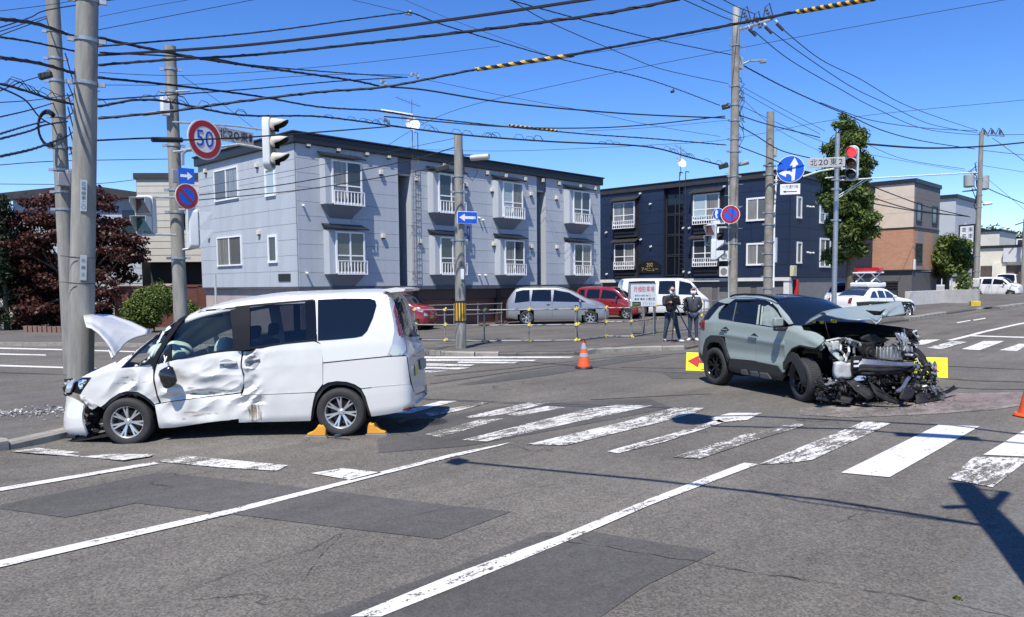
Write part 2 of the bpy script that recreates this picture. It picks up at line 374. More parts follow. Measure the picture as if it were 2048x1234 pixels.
def crack(pts, w_, sd):
    L_ = [GG(*p, .0078) for p in pts]; rr = random.Random(sd); q = []
    for a, c in zip(L_, L_[1:]):
        n = max(2, int((c - a).length / .035)); d = (c - a).normalized(); m_ = Vector((-d.y, d.x, 0))
        for k in range(n): p = a.lerp(c, k / n); o = .035 * noise.noise(p * 6 + Vector((sd, 0, 0))) + .012 * noise.noise(p * 31); q.append((p + m_ * o, m_ * w_ * .65 * max(.05, .5 + 1.1 * noise.noise(p * 9))))
    vs = [p + n for p, n in q] + [p - n for p, n in q]; n = len(q); b = MB(); b.add(vs, [(k, k + 1, n + k + 1, n + k) for k in range(n - 1)]); b.build('road_crack', CRK, smooth=0)['kind'] = 'structure'
for i, (L_, w_) in enumerate([([(1090, 1074), (1300, 1108), (1480, 1140), (1700, 1172), (1960, 1218), (2048, 1240)], .008), ([(380, 1175), (520, 1128), (620, 1098), (690, 1062)], .006), ([(610, 1150), (640, 1112), (692, 1060)], .005), ([(700, 1056), (900, 1016), (1010, 990), (1130, 962)], .005), ([(1160, 1080), (1250, 1095), (1420, 1104)], .004), ([(760, 905), (930, 893), (1230, 838), (1345, 815)], .004), ([(0, 960), (90, 955), (130, 950)], .006), ([(1560, 960), (1700, 985), (1800, 1010)], .004), ([(250, 870), (420, 885), (640, 893)], .004)]): crack(L_, w_, i)
# absorbent powder and spilt fluid in front of the wreck
POW = asphalt_mat('absorbent_powder', paint=(.30, .25, .235), wear=.56, soft=.05, iso=2)
POW2 = asphalt_mat('damp_powder', paint=(.24, .18, .175), wear=.54, soft=.04, iso=3)
sheet('absorbent_powder', P([(1600, 818), (1720, 806), (1840, 795), (1910, 787), (2060, 785), (2080, 806), (1990, 820), (1860, 829), (1700, 836), (1600, 830)]), POW, .007)
sheet('absorbent_powder', P([(1850, 798), (1930, 789), (2050, 788), (2060, 806), (1960, 815), (1860, 812)]), POW2, .009)
# manhole under the van's tail
mh = GG(845, 844); b = MB(); b.lathe([(.0, .012), (.29, .012), (.31, .008), (.36, .006), (.38, -.01)], 28)
for k in range(-4, 5): b.box((0, k * .06, .014), (2 * math.sqrt(max(.01, .26 ** 2 - (k * .06) ** 2)), .02, .008))
tag(b.build('manhole_cover', mat('iron', (.05, .045, .042), .6, .5, bump=.3), loc=mh), 'round iron manhole cover set in the road behind the white van', 'manhole cover')

# ---- pavements (raised sheets) and kerb stones
def kerb(pts, h=.13, wd=.18, L=.9, z0=0, km=None):
    root = empty('kerb', (0, 0, 0)); root['kind'] = 'structure'
    km = km or mat('kerb_stone_concrete', (.27, .255, .22), .9, var=.3, vs=3, bump=.5, bs=35)
    for i in range(len(pts) - 1):
        a, c = Vector(pts[i][:2]), Vector(pts[i + 1][:2]); n = max(1, round((c - a).length / L))
        for k in range(n):
            p, q = a.lerp(c, k / n), a.lerp(c, (k + 1) / n); m = (p + q) / 2; d = q - p
            hh = h * RND.uniform(.94, 1.04)
            b = MB(); l = d.length / 2 - .006; t = .03
            pf = [(-wd / 2, -.08), (wd / 2, -.08), (wd / 2, hh), (-wd / 2 + t, hh), (-wd / 2, hh - t)]
            b.prism(pf, -l, l, lambda u, v, s_: (s_, u, v))
            b.build('kerb_stone', km, root, smooth=30, loc=(m.x, m.y, zg(m.x, m.y) + z0 + RND.uniform(-.004, .004)), rot=(0, 0, math.atan2(d.y, d.x)))
    return root
KA = [(4.2, 37.2), (7.15, 31.6), (9.43, 28.69), (12.6, 21.5), (14.35, 17.6), (14.55, 16.75)]
k2 = [GG(998, 712), GG(1148, 710), GG(1189, 706), GG(1259, 702), GG(1322, 700.5), GG(1366, 699)]
farK = [Vector((x, y, 0)) for x, y in KA] + [GG(951, 712)] + k2
kerb(list(reversed(KA)) , .13); kerb([k2[1] * .5 + k2[2] * .5, k2[2], k2[3], k2[4], k2[5]], .13, L=.8)
rK = [GG(1366, 699), GG(1500, 672), GG(1640, 655), GG(1760, 648), GG(1814, 641), GG(1886, 629), GG(1948, 620), GG(1998, 616), GG(2050, 607), Vector((95, 15.2, 0)), Vector((200, 15.5, 0))]
kerb([rK[4], rK[5]], .16, .3, .7); kerb([rK[6], GG(1966, 617)], .1, .3, .8); kerb([rK[7], rK[8]], .14, .3, 1.2)
blk = [Vector(p[:2]) for p in farK] + [Vector(p[:2]) for p in rK[1:]] + [Vector((200, 60)), Vector((60, 60)), Vector((4.2, 60))]
blk = [p + Vector((.09, .09)) if i < len(farK) + len(rK) - 1 else p for i, p in enumerate(blk)]
for q in ([GG(998, 712), k2[1], k2[1] * .5 + k2[2] * .5], rK[:5], rK[5:7], [GG(1966, 617), rK[7]], rK[8:]): kerb(q, .1, .2, 1.6, km=ASPHW)
kerb([Vector((14.55, 16.75, 0)), GG(951, 712), GG(998, 712)], .12, .18, .8)
o = sheet('sidewalk', blk, ASPHW, .10, step=4)
nK = [(-2.5, 9.4), (.6, 10.55), (2.55, 11.35), (3.45, 11.85), (4.15, 12.6), (4.45, 13.6)]
kerb(nK, .12, .2, .95)
sheet('sidewalk', [(p[0] - .03, p[1] + .08) for p in nK] + [(4.3, 15), (3.9, 16.5), (-2, 28), (-14, 40), (-20, 38), (-12, 6)], ASPHW, .09, step=1)
# lot parking lines, faint
for a, c in [((1000, 668), (1085, 659)), ((930, 676), (985, 669)), ((1075, 683), (1130, 677)), ((1380, 650), (1400, 648)), ((1235, 672), (1262, 667))]:
    a = G0(*a, .1); c = G0(*c, .1); d = (c - a).normalized(); n = Vector((-d.y, d.x, 0)) * .05
    sheet('parking_bay_line', [a - n, c - n, c + n, a + n], paintm(.57), .106)
# kerb rubble and broken glass by the pole
rb = MB(); rr = random.Random(5)
def shard(b, c, s, rr):
    vs = [Vector((rr.uniform(-1, 1), rr.uniform(-1, 1), rr.uniform(0, .7))) * s + Vector(c) for _ in range(4)]
    b.add(vs, [(0, 1, 2), (0, 2, 3), (0, 3, 1), (1, 3, 2)])
for k in range(520):
    t = rr.random(); p = G0(-30 + 175 * t, 829 - 9 * t + rr.gauss(0, 4.5), .1); rb.mat(rr.choice([0, 0, 0, 1, 2])); shard(rb, (p.x, p.y, zg(p.x, p.y) + .095), rr.uniform(.008, .035) * (1.6 if rr.random() < .12 else 1), rr)
for k in range(150):
    p = GG(rr.uniform(110, 330), rr.gauss(884, 7)); rb.mat(rr.choice([0, 1, 2])); shard(rb, p, rr.uniform(.004, .016), rr)
tag(rb.build('broken_glass', [mat('grey_rubble', (.3, .3, .29), .7), DARK, mat('broken_glass_white', (.62, .66, .66), .25)], smooth=0), 'broken glass and plastic splinters strewn over the pavement around the big pole', 'debris', kind='stuff')
rb = MB()
for k in range(300):
    p = GG(rr.uniform(900, 1990), rr.uniform(760, 1200)); shard(rb, p, rr.uniform(.004, .011), rr)
tag(rb.build('grit', DARK, smooth=0), 'dark grit and tiny crumbs scattered over the junction', 'grit', kind='stuff')

# ================================================================== APARTMENT BUILDINGS
def glz(nm, col): return mat(nm, col, .08, var=.25, vs=1.3, spec=.7)
GL1 = glz('window_glass', (.045, .052, .055)); CURT = mat('curtain', (.22, .22, .2), .25, var=.45, vs=7, coat=.7, ani=(2, 2, .12)); NETC = mat('net_curtain', (.11, .115, .11), .3, var=.25, vs=9, coat=.6, ani=(2, 2, .15))
PALEG = mat('frosted_glass', (.36, .45, .46), .2, coat=.5)
WF = mat('window_frame_white', (.76, .77, .78), .4, var=.05, vs=4)

class Wall:
    """a facade frame: u along, z up, n outwards"""
    def __init__(s, axis, c): s.axis = axis; s.c = c     # axis 'y': plane y=c facing -y, u = x ; axis 'x': plane x=c facing -x, u = y
    def P(s, u, n, z): return Vector((u, s.c - n, z)) if s.axis == 'y' else Vector((s.c - n, u, z))
    def px(s, x, y, n=0): p = PY(x, y, s.c - n) if s.axis == 'y' else PX(x, y, s.c - n); return (p.x if s.axis == 'y' else p.y), p.z
    def box(s, b, u0, u1, z0, z1, n0, n1): return b.b2(s.P(u0, n0, z0), s.P(u1, n1, z1))

def window(W, parent, u0, u1, z0, z1, n=0, split='v', fr=.06, panes=(None, None), proud=.05, cross=None, frame=WF, depth=.05):
    """a window with frame, mullions and separate panes"""
    root = parent; b = MB()
    W.box(b, u0 - fr, u1 + fr, z1, z1 + fr, n - .02, n + proud); W.box(b, u0 - fr, u1 + fr, z0 - fr, z0, n - .02, n + proud + .02)
    W.box(b, u0 - fr, u0, z0, z1, n - .02, n + proud); W.box(b, u1, u1 + fr, z0, z1, n - .02, n + proud)
    um = (u0 + u1) / 2
    if split != 'n': W.box(b, um - .03, um + .03, z0, z1, n - .02, n + proud - .01)
    if cross: W.box(b, u0, u1, z0 + (z1 - z0) * cross - .025, z0 + (z1 - z0) * cross + .025, n - .02, n + proud - .02)
    f = b.build('window', frame, root, smooth=0)
    cells = [(u0, um - .03), (um + .03, u1)] if split != 'n' else [(u0, u1)]
    zz = [(z0, z1)] if not cross else [(z0, z0 + (z1 - z0) * cross - .025), (z0 + (z1 - z0) * cross + .025, z1)]
    for i, (a, c) in enumerate(cells):
        for (d, e) in zz:
            b = MB(); W.box(b, a, c, d, e, n - .03, n + proud - depth + .012 * (i % 2) + .012)
            b.build('pane', panes[i % len(panes)] or GL1, f, smooth=0)
    return f

def panels(W, root, u0, u1, z0, z1, row, col, m, skip=(), th=.03, gap=.012, seed=1):
    """facade panels, each one its own piece, joints open"""
    rr = random.Random(seed); nz = max(1, round((z1 - z0) / row)); cells = {}
    cuts = sorted([u0, u1] + [c for s_ in skip for c in s_]); segs = []
    for a, c in zip(cuts, cuts[1:]):
        if not any(abs(a - s_[0]) < 1e-6 and abs(c - s_[1]) < 1e-6 for s_ in skip): segs.append((a, c))
    for a, c in segs:
        nc = max(1, round((c - a) / col))
        for i in range(nc):
            for j in range(nz):
                w_ = (c - a) / nc; h_ = (z1 - z0) / nz; key = (round(w_, 3), round(h_, 3))
                if key not in cells:
                    b = MB(); W0 = Wall(W.axis, 0); W0.box(b, -w_ / 2 + gap / 2, w_ / 2 - gap / 2, -h_ / 2 + gap / 2, h_ / 2 - gap / 2, 0, th)
                    o = b.build('panel', m, root, smooth=0); cells[key] = o.data
                else: o = link_mesh('panel', cells[key], root)
                o.location = W.P(a + w_ * (i + .5), rr.uniform(-.001, .001), z0 + h_ * (j + .5))

# ---------------------------------------------------- pale blue-grey block
GY = 26.9; XL = 16.1; XR = 35.1; YB = 35.2; ZB = 1.97; ZT = 7.45
SID = mat('pale_blue_siding', (.40, .435, .47), .75, var=.10, vs=1.2, ani=(1, 1, .3), bump=.12, bs=60)
CORE = mat('siding_joint', (.13, .145, .18), .9)
BLKM = mat('black_fascia', (.014, .016, .02), .45, var=.2, vs=2)
gb = empty('apartment_building', (0, 0, 0), label='pale blue-grey two-storey apartment block with bay windows above brown garages', cat='building')
WG = Wall('y', GY); WL = Wall('x', XL)
ug = lambda x, y=450: WG.px(x, y)[0]
slots = [(ug(797), ug(823)), (ug(1073), ug(1091))]
b = MB()
cuts = [XL + .01, slots[0][0], slots[0][1], slots[1][0], slots[1][1], XR]
for i in (0, 2, 4): b.b2((cuts[i], GY + .012, ZB), (cuts[i + 1], YB, ZT))
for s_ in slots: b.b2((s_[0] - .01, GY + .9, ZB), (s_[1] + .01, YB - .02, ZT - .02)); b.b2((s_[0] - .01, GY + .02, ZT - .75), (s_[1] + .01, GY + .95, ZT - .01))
b.build('wall_core', CORE, gb, smooth=0)
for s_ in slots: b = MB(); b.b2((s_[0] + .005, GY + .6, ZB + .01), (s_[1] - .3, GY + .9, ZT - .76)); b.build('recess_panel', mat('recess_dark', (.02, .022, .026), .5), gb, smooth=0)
for s_ in slots: b = MB(); b.b2((s_[1] - .02, GY - .018, ZB), (s_[1] + .04, GY + .88, ZT - .75)); b.build('recess_reveal', SID, gb, smooth=0)
panels(WG, gb, XL, XR, ZB, ZT, .575, 2.35, SID, skip=slots, seed=2)
panels(WL, gb, GY + .02, YB, ZB, ZT, .6, 2.1, SID, seed=3)
b = MB(); b.b2((XL - .18, GY - .16, ZT), (XR + .12, YB + .1, ZT + .36)); b.b2((XL - .24, GY - .22, ZT + .36), (XR + .18, YB + .16, ZT + .43)); b.build('roof', BLKM, gb, smooth=0, bevel=.02)
b = MB(); b.b2((XL - .06, GY - .1, ZB - .16), (XR + .02, GY + .05, ZB)); b.b2((XL - .08, GY + .06, ZB - .05), (XL + .05, YB, ZB - .001)); b.build('base_trim', mat('dark_slate_trim', (.07, .08, .1), .6, var=.2), gb, smooth=0)
PINK = mat('pinkish_render', (.40, .33, .31), .9, var=.12, vs=2, bump=.2)
b = MB(); b.b2((XL + .08, GY + .1, -.1), (XL + .5, YB - .1, ZB - .06)); b.b2((XL + .08, GY + .02, -.1), (XL + .62, GY + .6, ZB - .17)); b.build('foundation_wall', PINK, gb, smooth=0)
# garages: piers, lintels, shutters
BRN = mat('brown_metal', (.085, .045, .038), .5, var=.15, vs=4); SHUT = mat('brown_shutter', (.20, .10, .08), .45, var=.12, vs=3)
gx = [XL + .62 + i * (XR - XL - .7) / 7 for i in range(8)]
for i, x in enumerate(gx):
    b = MB(); b.b2((x - .12, GY + .1, 0), (x + .12, GY + .7, ZB - .17)); b.build('garage_pier', mat('pier_dark', (.05, .03, .028), .7, var=.3), gb, smooth=0)
b = MB(); b.b2((gx[0], GY + .16, ZB - .62), (gx[-1], GY + .5, ZB - .16)); b.build('garage_lintel', BRN, gb, smooth=0)
for i in range(7):
    b = MB(); x0, x1 = gx[i] + .13, gx[i + 1] - .13
    pf = []; z = .1
    while z < ZB - .63: pf += [(0, z), (-.018, z + .02), (-.018, z + .055), (0, z + .075)]; z += .077
    n = len(pf); vs = [(x0, GY + .34 + a_, z_) for a_, z_ in pf] + [(x1, GY + .34 + a_, z_) for a_, z_ in pf]
    b.add(vs, [(k, k + 1, n + k + 1, n + k) for k in range(n - 1)]); b.build('garage_shutter', SHUT, gb, smooth=0)
b = MB(); b.b2((gx[0], GY + .6, 0), (gx[-1], GY + .75, ZB - .2)); b.build('garage_back', mat('void', (.01, .01, .01), .9), gb, smooth=0)
# bay windows
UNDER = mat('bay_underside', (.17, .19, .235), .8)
def rail(W, root, u0, u1, z0, z1, n, m=WF, bars=9):
    b = MB(); W.box(b, u0, u1, z1 - .035, z1, n, n + .035); W.box(b, u0, u1, z0, z0 + .04, n, n + .035)
    r_ = b.build('railing', m, root, smooth=0)
    mb_ = MB(); W0 = Wall(W.axis, 0); W0.box(mb_, -.018, .018, -(z1 - z0) / 2 + .02, (z1 - z0) / 2 - .02, .004, .03); first = None
    for k in range(bars + 1):
        if first is None: o = mb_.build('baluster', m, r_, smooth=0); first = o.data
        else: o = link_mesh('baluster', first, r_)
        o.location = W.P(u0 + .02 + (u1 - u0 - .04) * k / bars, n, (z0 + z1) / 2)
def bay(W, root, u0, u1, z0, z1, prot=.42, panes=(None, None), box=SID, rl=.56, awn=BLKM):
    ls = .35
    b = MB(); W.box(b, u0 - ls, u1 + .12, z0 - .1, z1 + .12, .02, prot)           # box
    b.build('bay_box', box, root, smooth=0)
    b = MB(); p = W.P
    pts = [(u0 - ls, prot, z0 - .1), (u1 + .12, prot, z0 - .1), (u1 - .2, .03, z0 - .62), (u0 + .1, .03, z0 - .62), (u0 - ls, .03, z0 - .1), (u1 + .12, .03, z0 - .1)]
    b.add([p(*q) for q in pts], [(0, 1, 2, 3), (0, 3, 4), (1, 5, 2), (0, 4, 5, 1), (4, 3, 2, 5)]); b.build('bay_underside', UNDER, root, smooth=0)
    b = MB(); pts = [(u0 - ls - .08, prot + .16, z1 + .14), (u1 + .22, prot + .16, z1 + .14), (u1 + .22, .03, z1 + .34), (u0 - ls - .08, .03, z1 + .34)]
    b.add([p(*q) for q in pts] + [p(q[0], q[1], q[2] + .05) for q in pts], [(0, 1, 2, 3), (4, 5, 6, 7), (0, 1, 5, 4), (1, 2, 6, 5), (2, 3, 7, 6), (3, 0, 4, 7)]); b.build('awning', awn, root, smooth=0)
    window(W, root, u0, u1, z0, z1, prot, cross=.42, panes=panes, fr=.07, proud=.05)
    rail(W, root, u0 - .04, u1 + .14, z0 - .12, z0 - .12 + rl, prot + .09)
bayx = [(667, 721, 674, 726), (879, 925, 882, 927), (1007, 1043, 1011, 1046), (1147.5, 1178, 1149, 1180)]
bp = [((CURT, GL1), (NETC, GL1)), ((GL1, NETC), (GL1, CURT)), ((PALEG, CURT), (CURT, GL1)), ((NETC, GL1), (GL1, CURT))]
for (a, c, d, e), (pu, pl) in zip(bayx, bp):
    W = WG; pr = .42
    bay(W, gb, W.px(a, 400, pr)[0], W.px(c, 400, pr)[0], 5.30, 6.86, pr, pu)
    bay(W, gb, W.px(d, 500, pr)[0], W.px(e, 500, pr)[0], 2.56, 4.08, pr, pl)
# windows of the end wall
def wpx(W, root, xa, xb, ya, yb, **k):        # window by photo box on its wall
    ua, za = W.px(xa, ya); ub, zb = W.px(xb, yb); u0, u1 = min(ua, ub), max(ua, ub); z0, z1 = min(za, zb), max(za, zb)
    return window(W, root, u0, u1, z0, z1, .03, **k)
wpx(WL, gb, 431, 478, 345, 394, panes=(CURT, NETC)); wpx(WL, gb, 437, 485, 478, 528, panes=(NETC, CURT))
wpx(WL, gb, 534, 551, 342, 387, split='n', panes=(PALEG,), fr=.09); wpx(WL, gb, 540, 555, 475, 521, split='n', panes=(GL1,), fr=.09)
# ventilation hoods
VENT = mat('cream_vent', (.62, .60, .50), .6)
def vent(W, root, u, z, s=.17):
    b = MB(); W.box(b, u - s / 2, u + s / 2, z - s / 2, z + s / 2, .03, .15); b.mat(1); W.box(b, u - s / 2 + .01, u + s / 2 - .01, z - s / 2 - .05, z - s / 2, .03, .11)
    b.build('vent_hood', [VENT, mat('vent_shadow_gap', (.05, .05, .05), .8)], root, smooth=0, bevel=.012)
for x, y in [(614, 289), (674, 299), (731, 307), (775, 313), (760, 345), (764, 472), (831, 358), (838, 483), (930, 370), (972, 346), (1009, 352), (1048, 358), (1083, 361), (1116, 367), (1158, 373), (1188, 377), (982, 380), (1060, 388), (1111, 396), (985, 488), (1061, 493), (1112, 494), (915, 330), (885, 328)]:
    u, z = WG.px(x, y); vent(WG, gb, u, z)
for x, y in [(457, 300), (517, 331), (414, 342), (420, 472), (521, 465)]:
    u, z = WL.px(x, y); vent(WL, gb, u, z)
for x, y in [(605, 411), (612, 546), (956, 436), (964, 440), (957, 550), (969, 550)]:
    u, z = WG.px(x, y); b = MB(); p = WG.P(u, .03, z); b.cyl(p, WG.P(u, .18, z - .02), .045, n=10); b.build('vent_pipe', mat('white_vent', (.7, .7, .68), .5), gb)
b = MB(); u0, z0 = WL.px(559, 548); u1, z1 = WL.px(583, 562); WL.box(b, u0, u1, z0, z1, .03, .06); b.build('name_plate', mat('black_plate', (.02, .02, .02), .4, var=.4, vs=12), gb, smooth=0)
# ladder on the wall
ul, _ = WG.px(828, 450, .15); ur, _ = WG.px(838, 450, .15); IRON = mat('rusty_ladder', (.16, .13, .11), .7, var=.3, vs=8)
b = MB()
for u in (ul, ur): b.tube([WG.P(u, .15, 2.05), WG.P(u, .15, 8.1)], .014, 5)
lad = b.build('ladder', IRON, gb)
b = MB(); b.cyl(WG.P(ul, .15, 0), WG.P(ur, .15, 0), .01, n=5); f0 = None
for k in range(21):
    if f0 is None: o = b.build('rung', IRON, lad); f0 = o.data
    else: o = link_mesh('rung', f0, lad)
    o.location = (0, 0, 2.2 + k * .28)
b = MB()
for z in (2.6, 4.6):
    for u in (ul, ur): b.tube([WG.P(u, .15, z), WG.P(u, .02, z)], .01, 5)
    for u in (ul, ur): b.tube([WG.P(u, .15, z - .05), WG.P(u - .35, .04, z + .0)], .008, 5)
b.build('ladder_bracket', IRON, gb)
def antenna(px, ybase, ytop, Y, axis, dish_y, parent, nm='antenna', sc=1.0):
    P_ = (lambda x, y: PY(x, y, Y)) if axis == 'y' else (lambda x, y: PX(x, y, Y))
    a, t = P_(px, ybase), P_(px, ytop); root = empty(nm, a, label=None)
    H_ = t.z - a.z; b = MB(); b.tube([(0, 0, 0), (0, 0, H_)], .022, 6); b.build('mast', mat('antenna_metal', (.2, .2, .2), .5, .5), root)
    b = MB()
    b.tube([(-.9 * sc, 0, H_ - .05), (.5 * sc, .0, H_ - .25)], .012, 5)
    for k in range(7): x = -.85 + k * .2; b.tube([(x * sc, -.22, H_ - .05 - (x + .9) * .14), (x * sc, .22, H_ - .05 - (x + .9) * .14)], .006, 4)
    b.tube([(-.6 * sc, 0, H_ - .85), (.7 * sc, 0, H_ - .95)], .012, 5)
    for k in range(7): x = -.55 + k * .2; b.tube([(x * sc, 0, H_ - 1.1), (x * sc, 0, H_ - .75)], .006, 4)
    b.build('antenna_array', mat('antenna_metal', (.2, .2, .2), .5, .5), root)
    dz = P_(px, dish_y).z - a.z; b = MB()
    Mx = Matrix.Rotation(R(-115), 3, 'Z') @ Matrix.Rotation(R(68), 3, 'Y')
    b.lathe([(0, -.05), (.12, -.045), (.25, -.015), (.33, .02)], 20, Mx, (-.05, -.1, dz)); b.tube([(0, 0, dz), (-.05, -.1, dz)], .02, 5); b.tube([Vector((-.05, -.1, dz)) + Mx @ Vector((0, -.3, 0)), Vector((-.05, -.1, dz)) + Mx @ Vector((0, 0, .33))], .01, 4)
    b.build('satellite_dish', mat('dish_white', (.7, .7, .7), .45), root)
    return root
tag(antenna(825, 292, 199, GY + 1.2, 'y', 249, None), 'TV aerial mast with white satellite dish on the pale blue-grey block', 'antenna')
b = MB(); b.tube([(0, 0, 0), (0, 0, .75), (-.18, 0, .75)], .02, 6); o = b.build('roof_pipe', DARK); o.location = PY(836, 300, GY + .6); tag(o, 'bent black pipe on the roof edge beside the satellite mast', 'pipe')

# ---------------------------------------------------- navy block
NX = 43.0; NY0 = 19.5; NY1 = 32.9; NX1 = 56; NZ0 = 2.28; NZ1 = 8.0
NAVY = mat('navy_siding', (.010, .021, .050), .5, var=.12, vs=1, bump=.12, bs=50)
NFAS = mat('brown_black_fascia', (.032, .028, .028), .5, var=.2)
nb = empty('apartment_building', (0, 0, 0), label='dark navy two-storey apartment block with white windows above grey garages', cat='building')
WN = Wall('x', NX); WS = Wall('y', NY0)
un = lambda x, y=450: WN.px(x, y)[0]
us0, us1 = un(1366), un(1328)              # stairwell glazing, u grows to the left
b = MB(); b.b2((NX + .01, NY0 + .012, NZ0), (NX1, us0, NZ1)); b.b2((NX + .01, us1, NZ0), (NX1, NY1, NZ1)); b.b2((NX + .35, us0 - .01, .3), (NX1 - .1, us1 + .01, NZ1)); b.build('wall_core', mat('navy_joint', (.008, .014, .04), .8), nb, smooth=0)
panels(WN, nb, NY0, us0, NZ0, NZ1, .72, 2.4, NAVY, seed=5); panels(WN, nb, us1, NY1, NZ0, NZ1, .72, 2.6, NAVY, seed=6)
panels(WS, nb, NX + .02, NX1, NZ0, NZ1, .72, 2.5, NAVY, seed=7)
b = MB(); b.b2((NX - .12, NY0 - .12, NZ1), (NX1, NY1, NZ1 + .34)); b.b2((NX - .18, NY0 - .18, NZ1 + .34), (NX1, NY1, NZ1 + .40)); b.build('roof', NFAS, nb, smooth=0, bevel=.015)
LEDG = mat('white_ledge', (.62, .62, .58), .6, var=.1)
b = MB(); b.b2((NX - .1, NY0 - .08, NZ0 - .2), (NX + .2, us0 - .05, NZ0)); b.b2((NX - .1, us1 + .05, NZ0 - .2), (NX + .2, NY1, NZ0)); b.build('ledge', LEDG, nb, smooth=0)
for k in range(4):
    z0 = NZ0 + .25 + k * 1.3
    f = window(WN, nb, us0 + .12, us1 - .1, z0, z0 + 1.15, -.3, panes=(GLASSD, GLASSD), frame=NFAS, proud=.1)
b = MB(); WN.box(b, us0 + .1, us1 - .1, .35, NZ0 + .15, -.25, -.2); b.build('entrance_door', GLASSD, nb, smooth=0)
for (xa, xb, ya, yb, pn) in [(1228, 1267, 408, 447, (NETC, CURT)), (1230, 1267, 490, 530, (CURT, GL1)), (1388, 1436, 392, 437, (CURT, PALEG)), (1388, 1432, 483, 523, (GL1, GL1))]:
    ua, z1 = WN.px(xa, ya, .4); ub, z0 = WN.px(xb, yb, .4); u0, u1 = min(ua, ub), max(ua, ub)
    b = MB(); WN.box(b, u0 - .15, u1 + .22, z0 - .3, z1 + .1, .03, .36); b.build('bay_box', NFAS, nb, smooth=0)
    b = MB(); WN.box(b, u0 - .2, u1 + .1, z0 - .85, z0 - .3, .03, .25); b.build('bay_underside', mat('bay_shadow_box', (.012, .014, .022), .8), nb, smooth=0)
    b = MB(); p = WN.P; pts = [(u0 - .25, .62, z1 + .12), (u1 + .3, .62, z1 + .12), (u1 + .3, .03, z1 + .38), (u0 - .25, .03, z1 + .38)]
    b.add([p(*q) for q in pts] + [p(q[0], q[1], q[2] + .06) for q in pts], [(0, 1, 2, 3), (4, 5, 6, 7), (0, 1, 5, 4), (1, 2, 6, 5), (2, 3, 7, 6), (3, 0, 4, 7)]); b.build('awning', NFAS, nb, smooth=0)
    window(WN, nb, u0, u1, z0, z1, .36, cross=.42, panes=pn, fr=.07)
    rail(WN, nb, u0 - .08, u1 + .08, z0 - .28, z0 + .24, .44, bars=11)
wpx(WN, nb, 1497, 1535, 400, 437, panes=(NETC, CURT), fr=.1); wpx(WN, nb, 1497, 1533, 490, 527, panes=(NETC, CURT), fr=.1)
wpx(WS, nb, 1594, 1600, 396, 434, split='n', panes=(GL1,), fr=.1); wpx(WS, nb, 1594, 1600, 487, 524, split='n', panes=(NETC,), fr=.1)
wpx(WS, nb, 1640, 1657, 392, 446, panes=(NETC, GL1), fr=.1, cross=.35); wpx(WS, nb, 1640, 1657, 479, 532, panes=(CURT, GL1), fr=.1, cross=.3)
b = MB()
for zz in (413, 505): 
    for dx in (0, 5, 11):
        u, z = WS.px(1613 + dx, zz + (dx > 3)); b.cyl(WS.P(u, .03, z), WS.P(u, .14, z), .055, n=8)
b.build('vent_pipe', mat('white_vent', (.7, .7, .68), .5), nb)
for x, y in [(1282, 387), (1283, 479), (1302, 408), (1303, 493), (1368, 456), (1369, 543), (1380, 545), (1214, 465), (1215, 548), (1450, 373), (1380, 456)]:
    u, z = WN.px(x, y); b = MB(); b.cyl(WN.P(u, .03, z), WN.P(u, .17, z - .02), .06, n=10); b.build('vent_pipe', mat('white_vent', (.7, .7, .68), .5), nb)
for x in (1361, 1373):
    b = MB(); u = un(x); b.tube([WN.P(u, .14, 2.4), WN.P(u, .14, 8.9)], .03, 5); b.tube([WN.P(u, .14, 8.9), WN.P(u, -.25, 8.9)], .03, 5); b.build('ladder_rail', NFAS, nb)
b = MB()
for k in range(20): b.tube([WN.P(un(1361), .14, 2.6 + k * .3), WN.P(un(1373), .14, 2.6 + k * .3)], .014, 4)
b.build('ladder_rung', NFAS, nb)
# sign on the navy wall
u, z = WN.px(1301, 533); b = MB(); pl = [(-.85, -.42), (.85, -.42), (.85, .1), (.6, .28), (.3, .4), (-.3, .4), (-.6, .28), (-.85, .1)]
b.prism(pl, .03, .09, lambda a_, c_, h: WN.P(u + a_, h, z + c_)); sg = b.build('name_plate', mat('sign_black', (.012, .011, .01), .4), nb, smooth=0)
GOLD = mat('gold_letter', (.55, .42, .2), .4, .3)
text('lettering', '202', .34, GOLD, sg, WN.P(u, .10, z + .1), (R(90), 0, R(-90)), .004)
text('lettering', 'アベニュー', .3, GOLD, sg, WN.P(u, .10, z - .2), (R(90), 0, R(-90)), .004, width=1.25)
# air-conditioner units, gas box
for x, y in [(1457, 512), (1457, 543)]:
    u, z = WN.px(x, y); b = MB(); WN.box(b, u - .38, u + .38, z - .3, z + .3, .12, .42); b.mat(1)
    b.cyl(WN.P(u + .08, .42, z), WN.P(u + .08, .43, z), .22, n=18); b.build('air_conditioner', [mat('ac_white', (.68, .68, .65), .5), mat('ac_grille', (.2, .2, .2), .6)], nb, bevel=.02)
    b = MB(); u2 = u - .5; b.tube([WN.P(u2, .1, z + .25), WN.P(u2, .12, z), WN.P(u2 - .1, .12, z - .2)], .04, 6); b.build('air_duct', WHITE, nb)
b = MB(); u, z = WS.px(1584, 542); WS.box(b, NX + .05, NX + .5, z - .3, z + .3, .03, .25); b.build('meter_box', mat('meter_cream', (.55, .5, .33), .5), nb, bevel=.02)
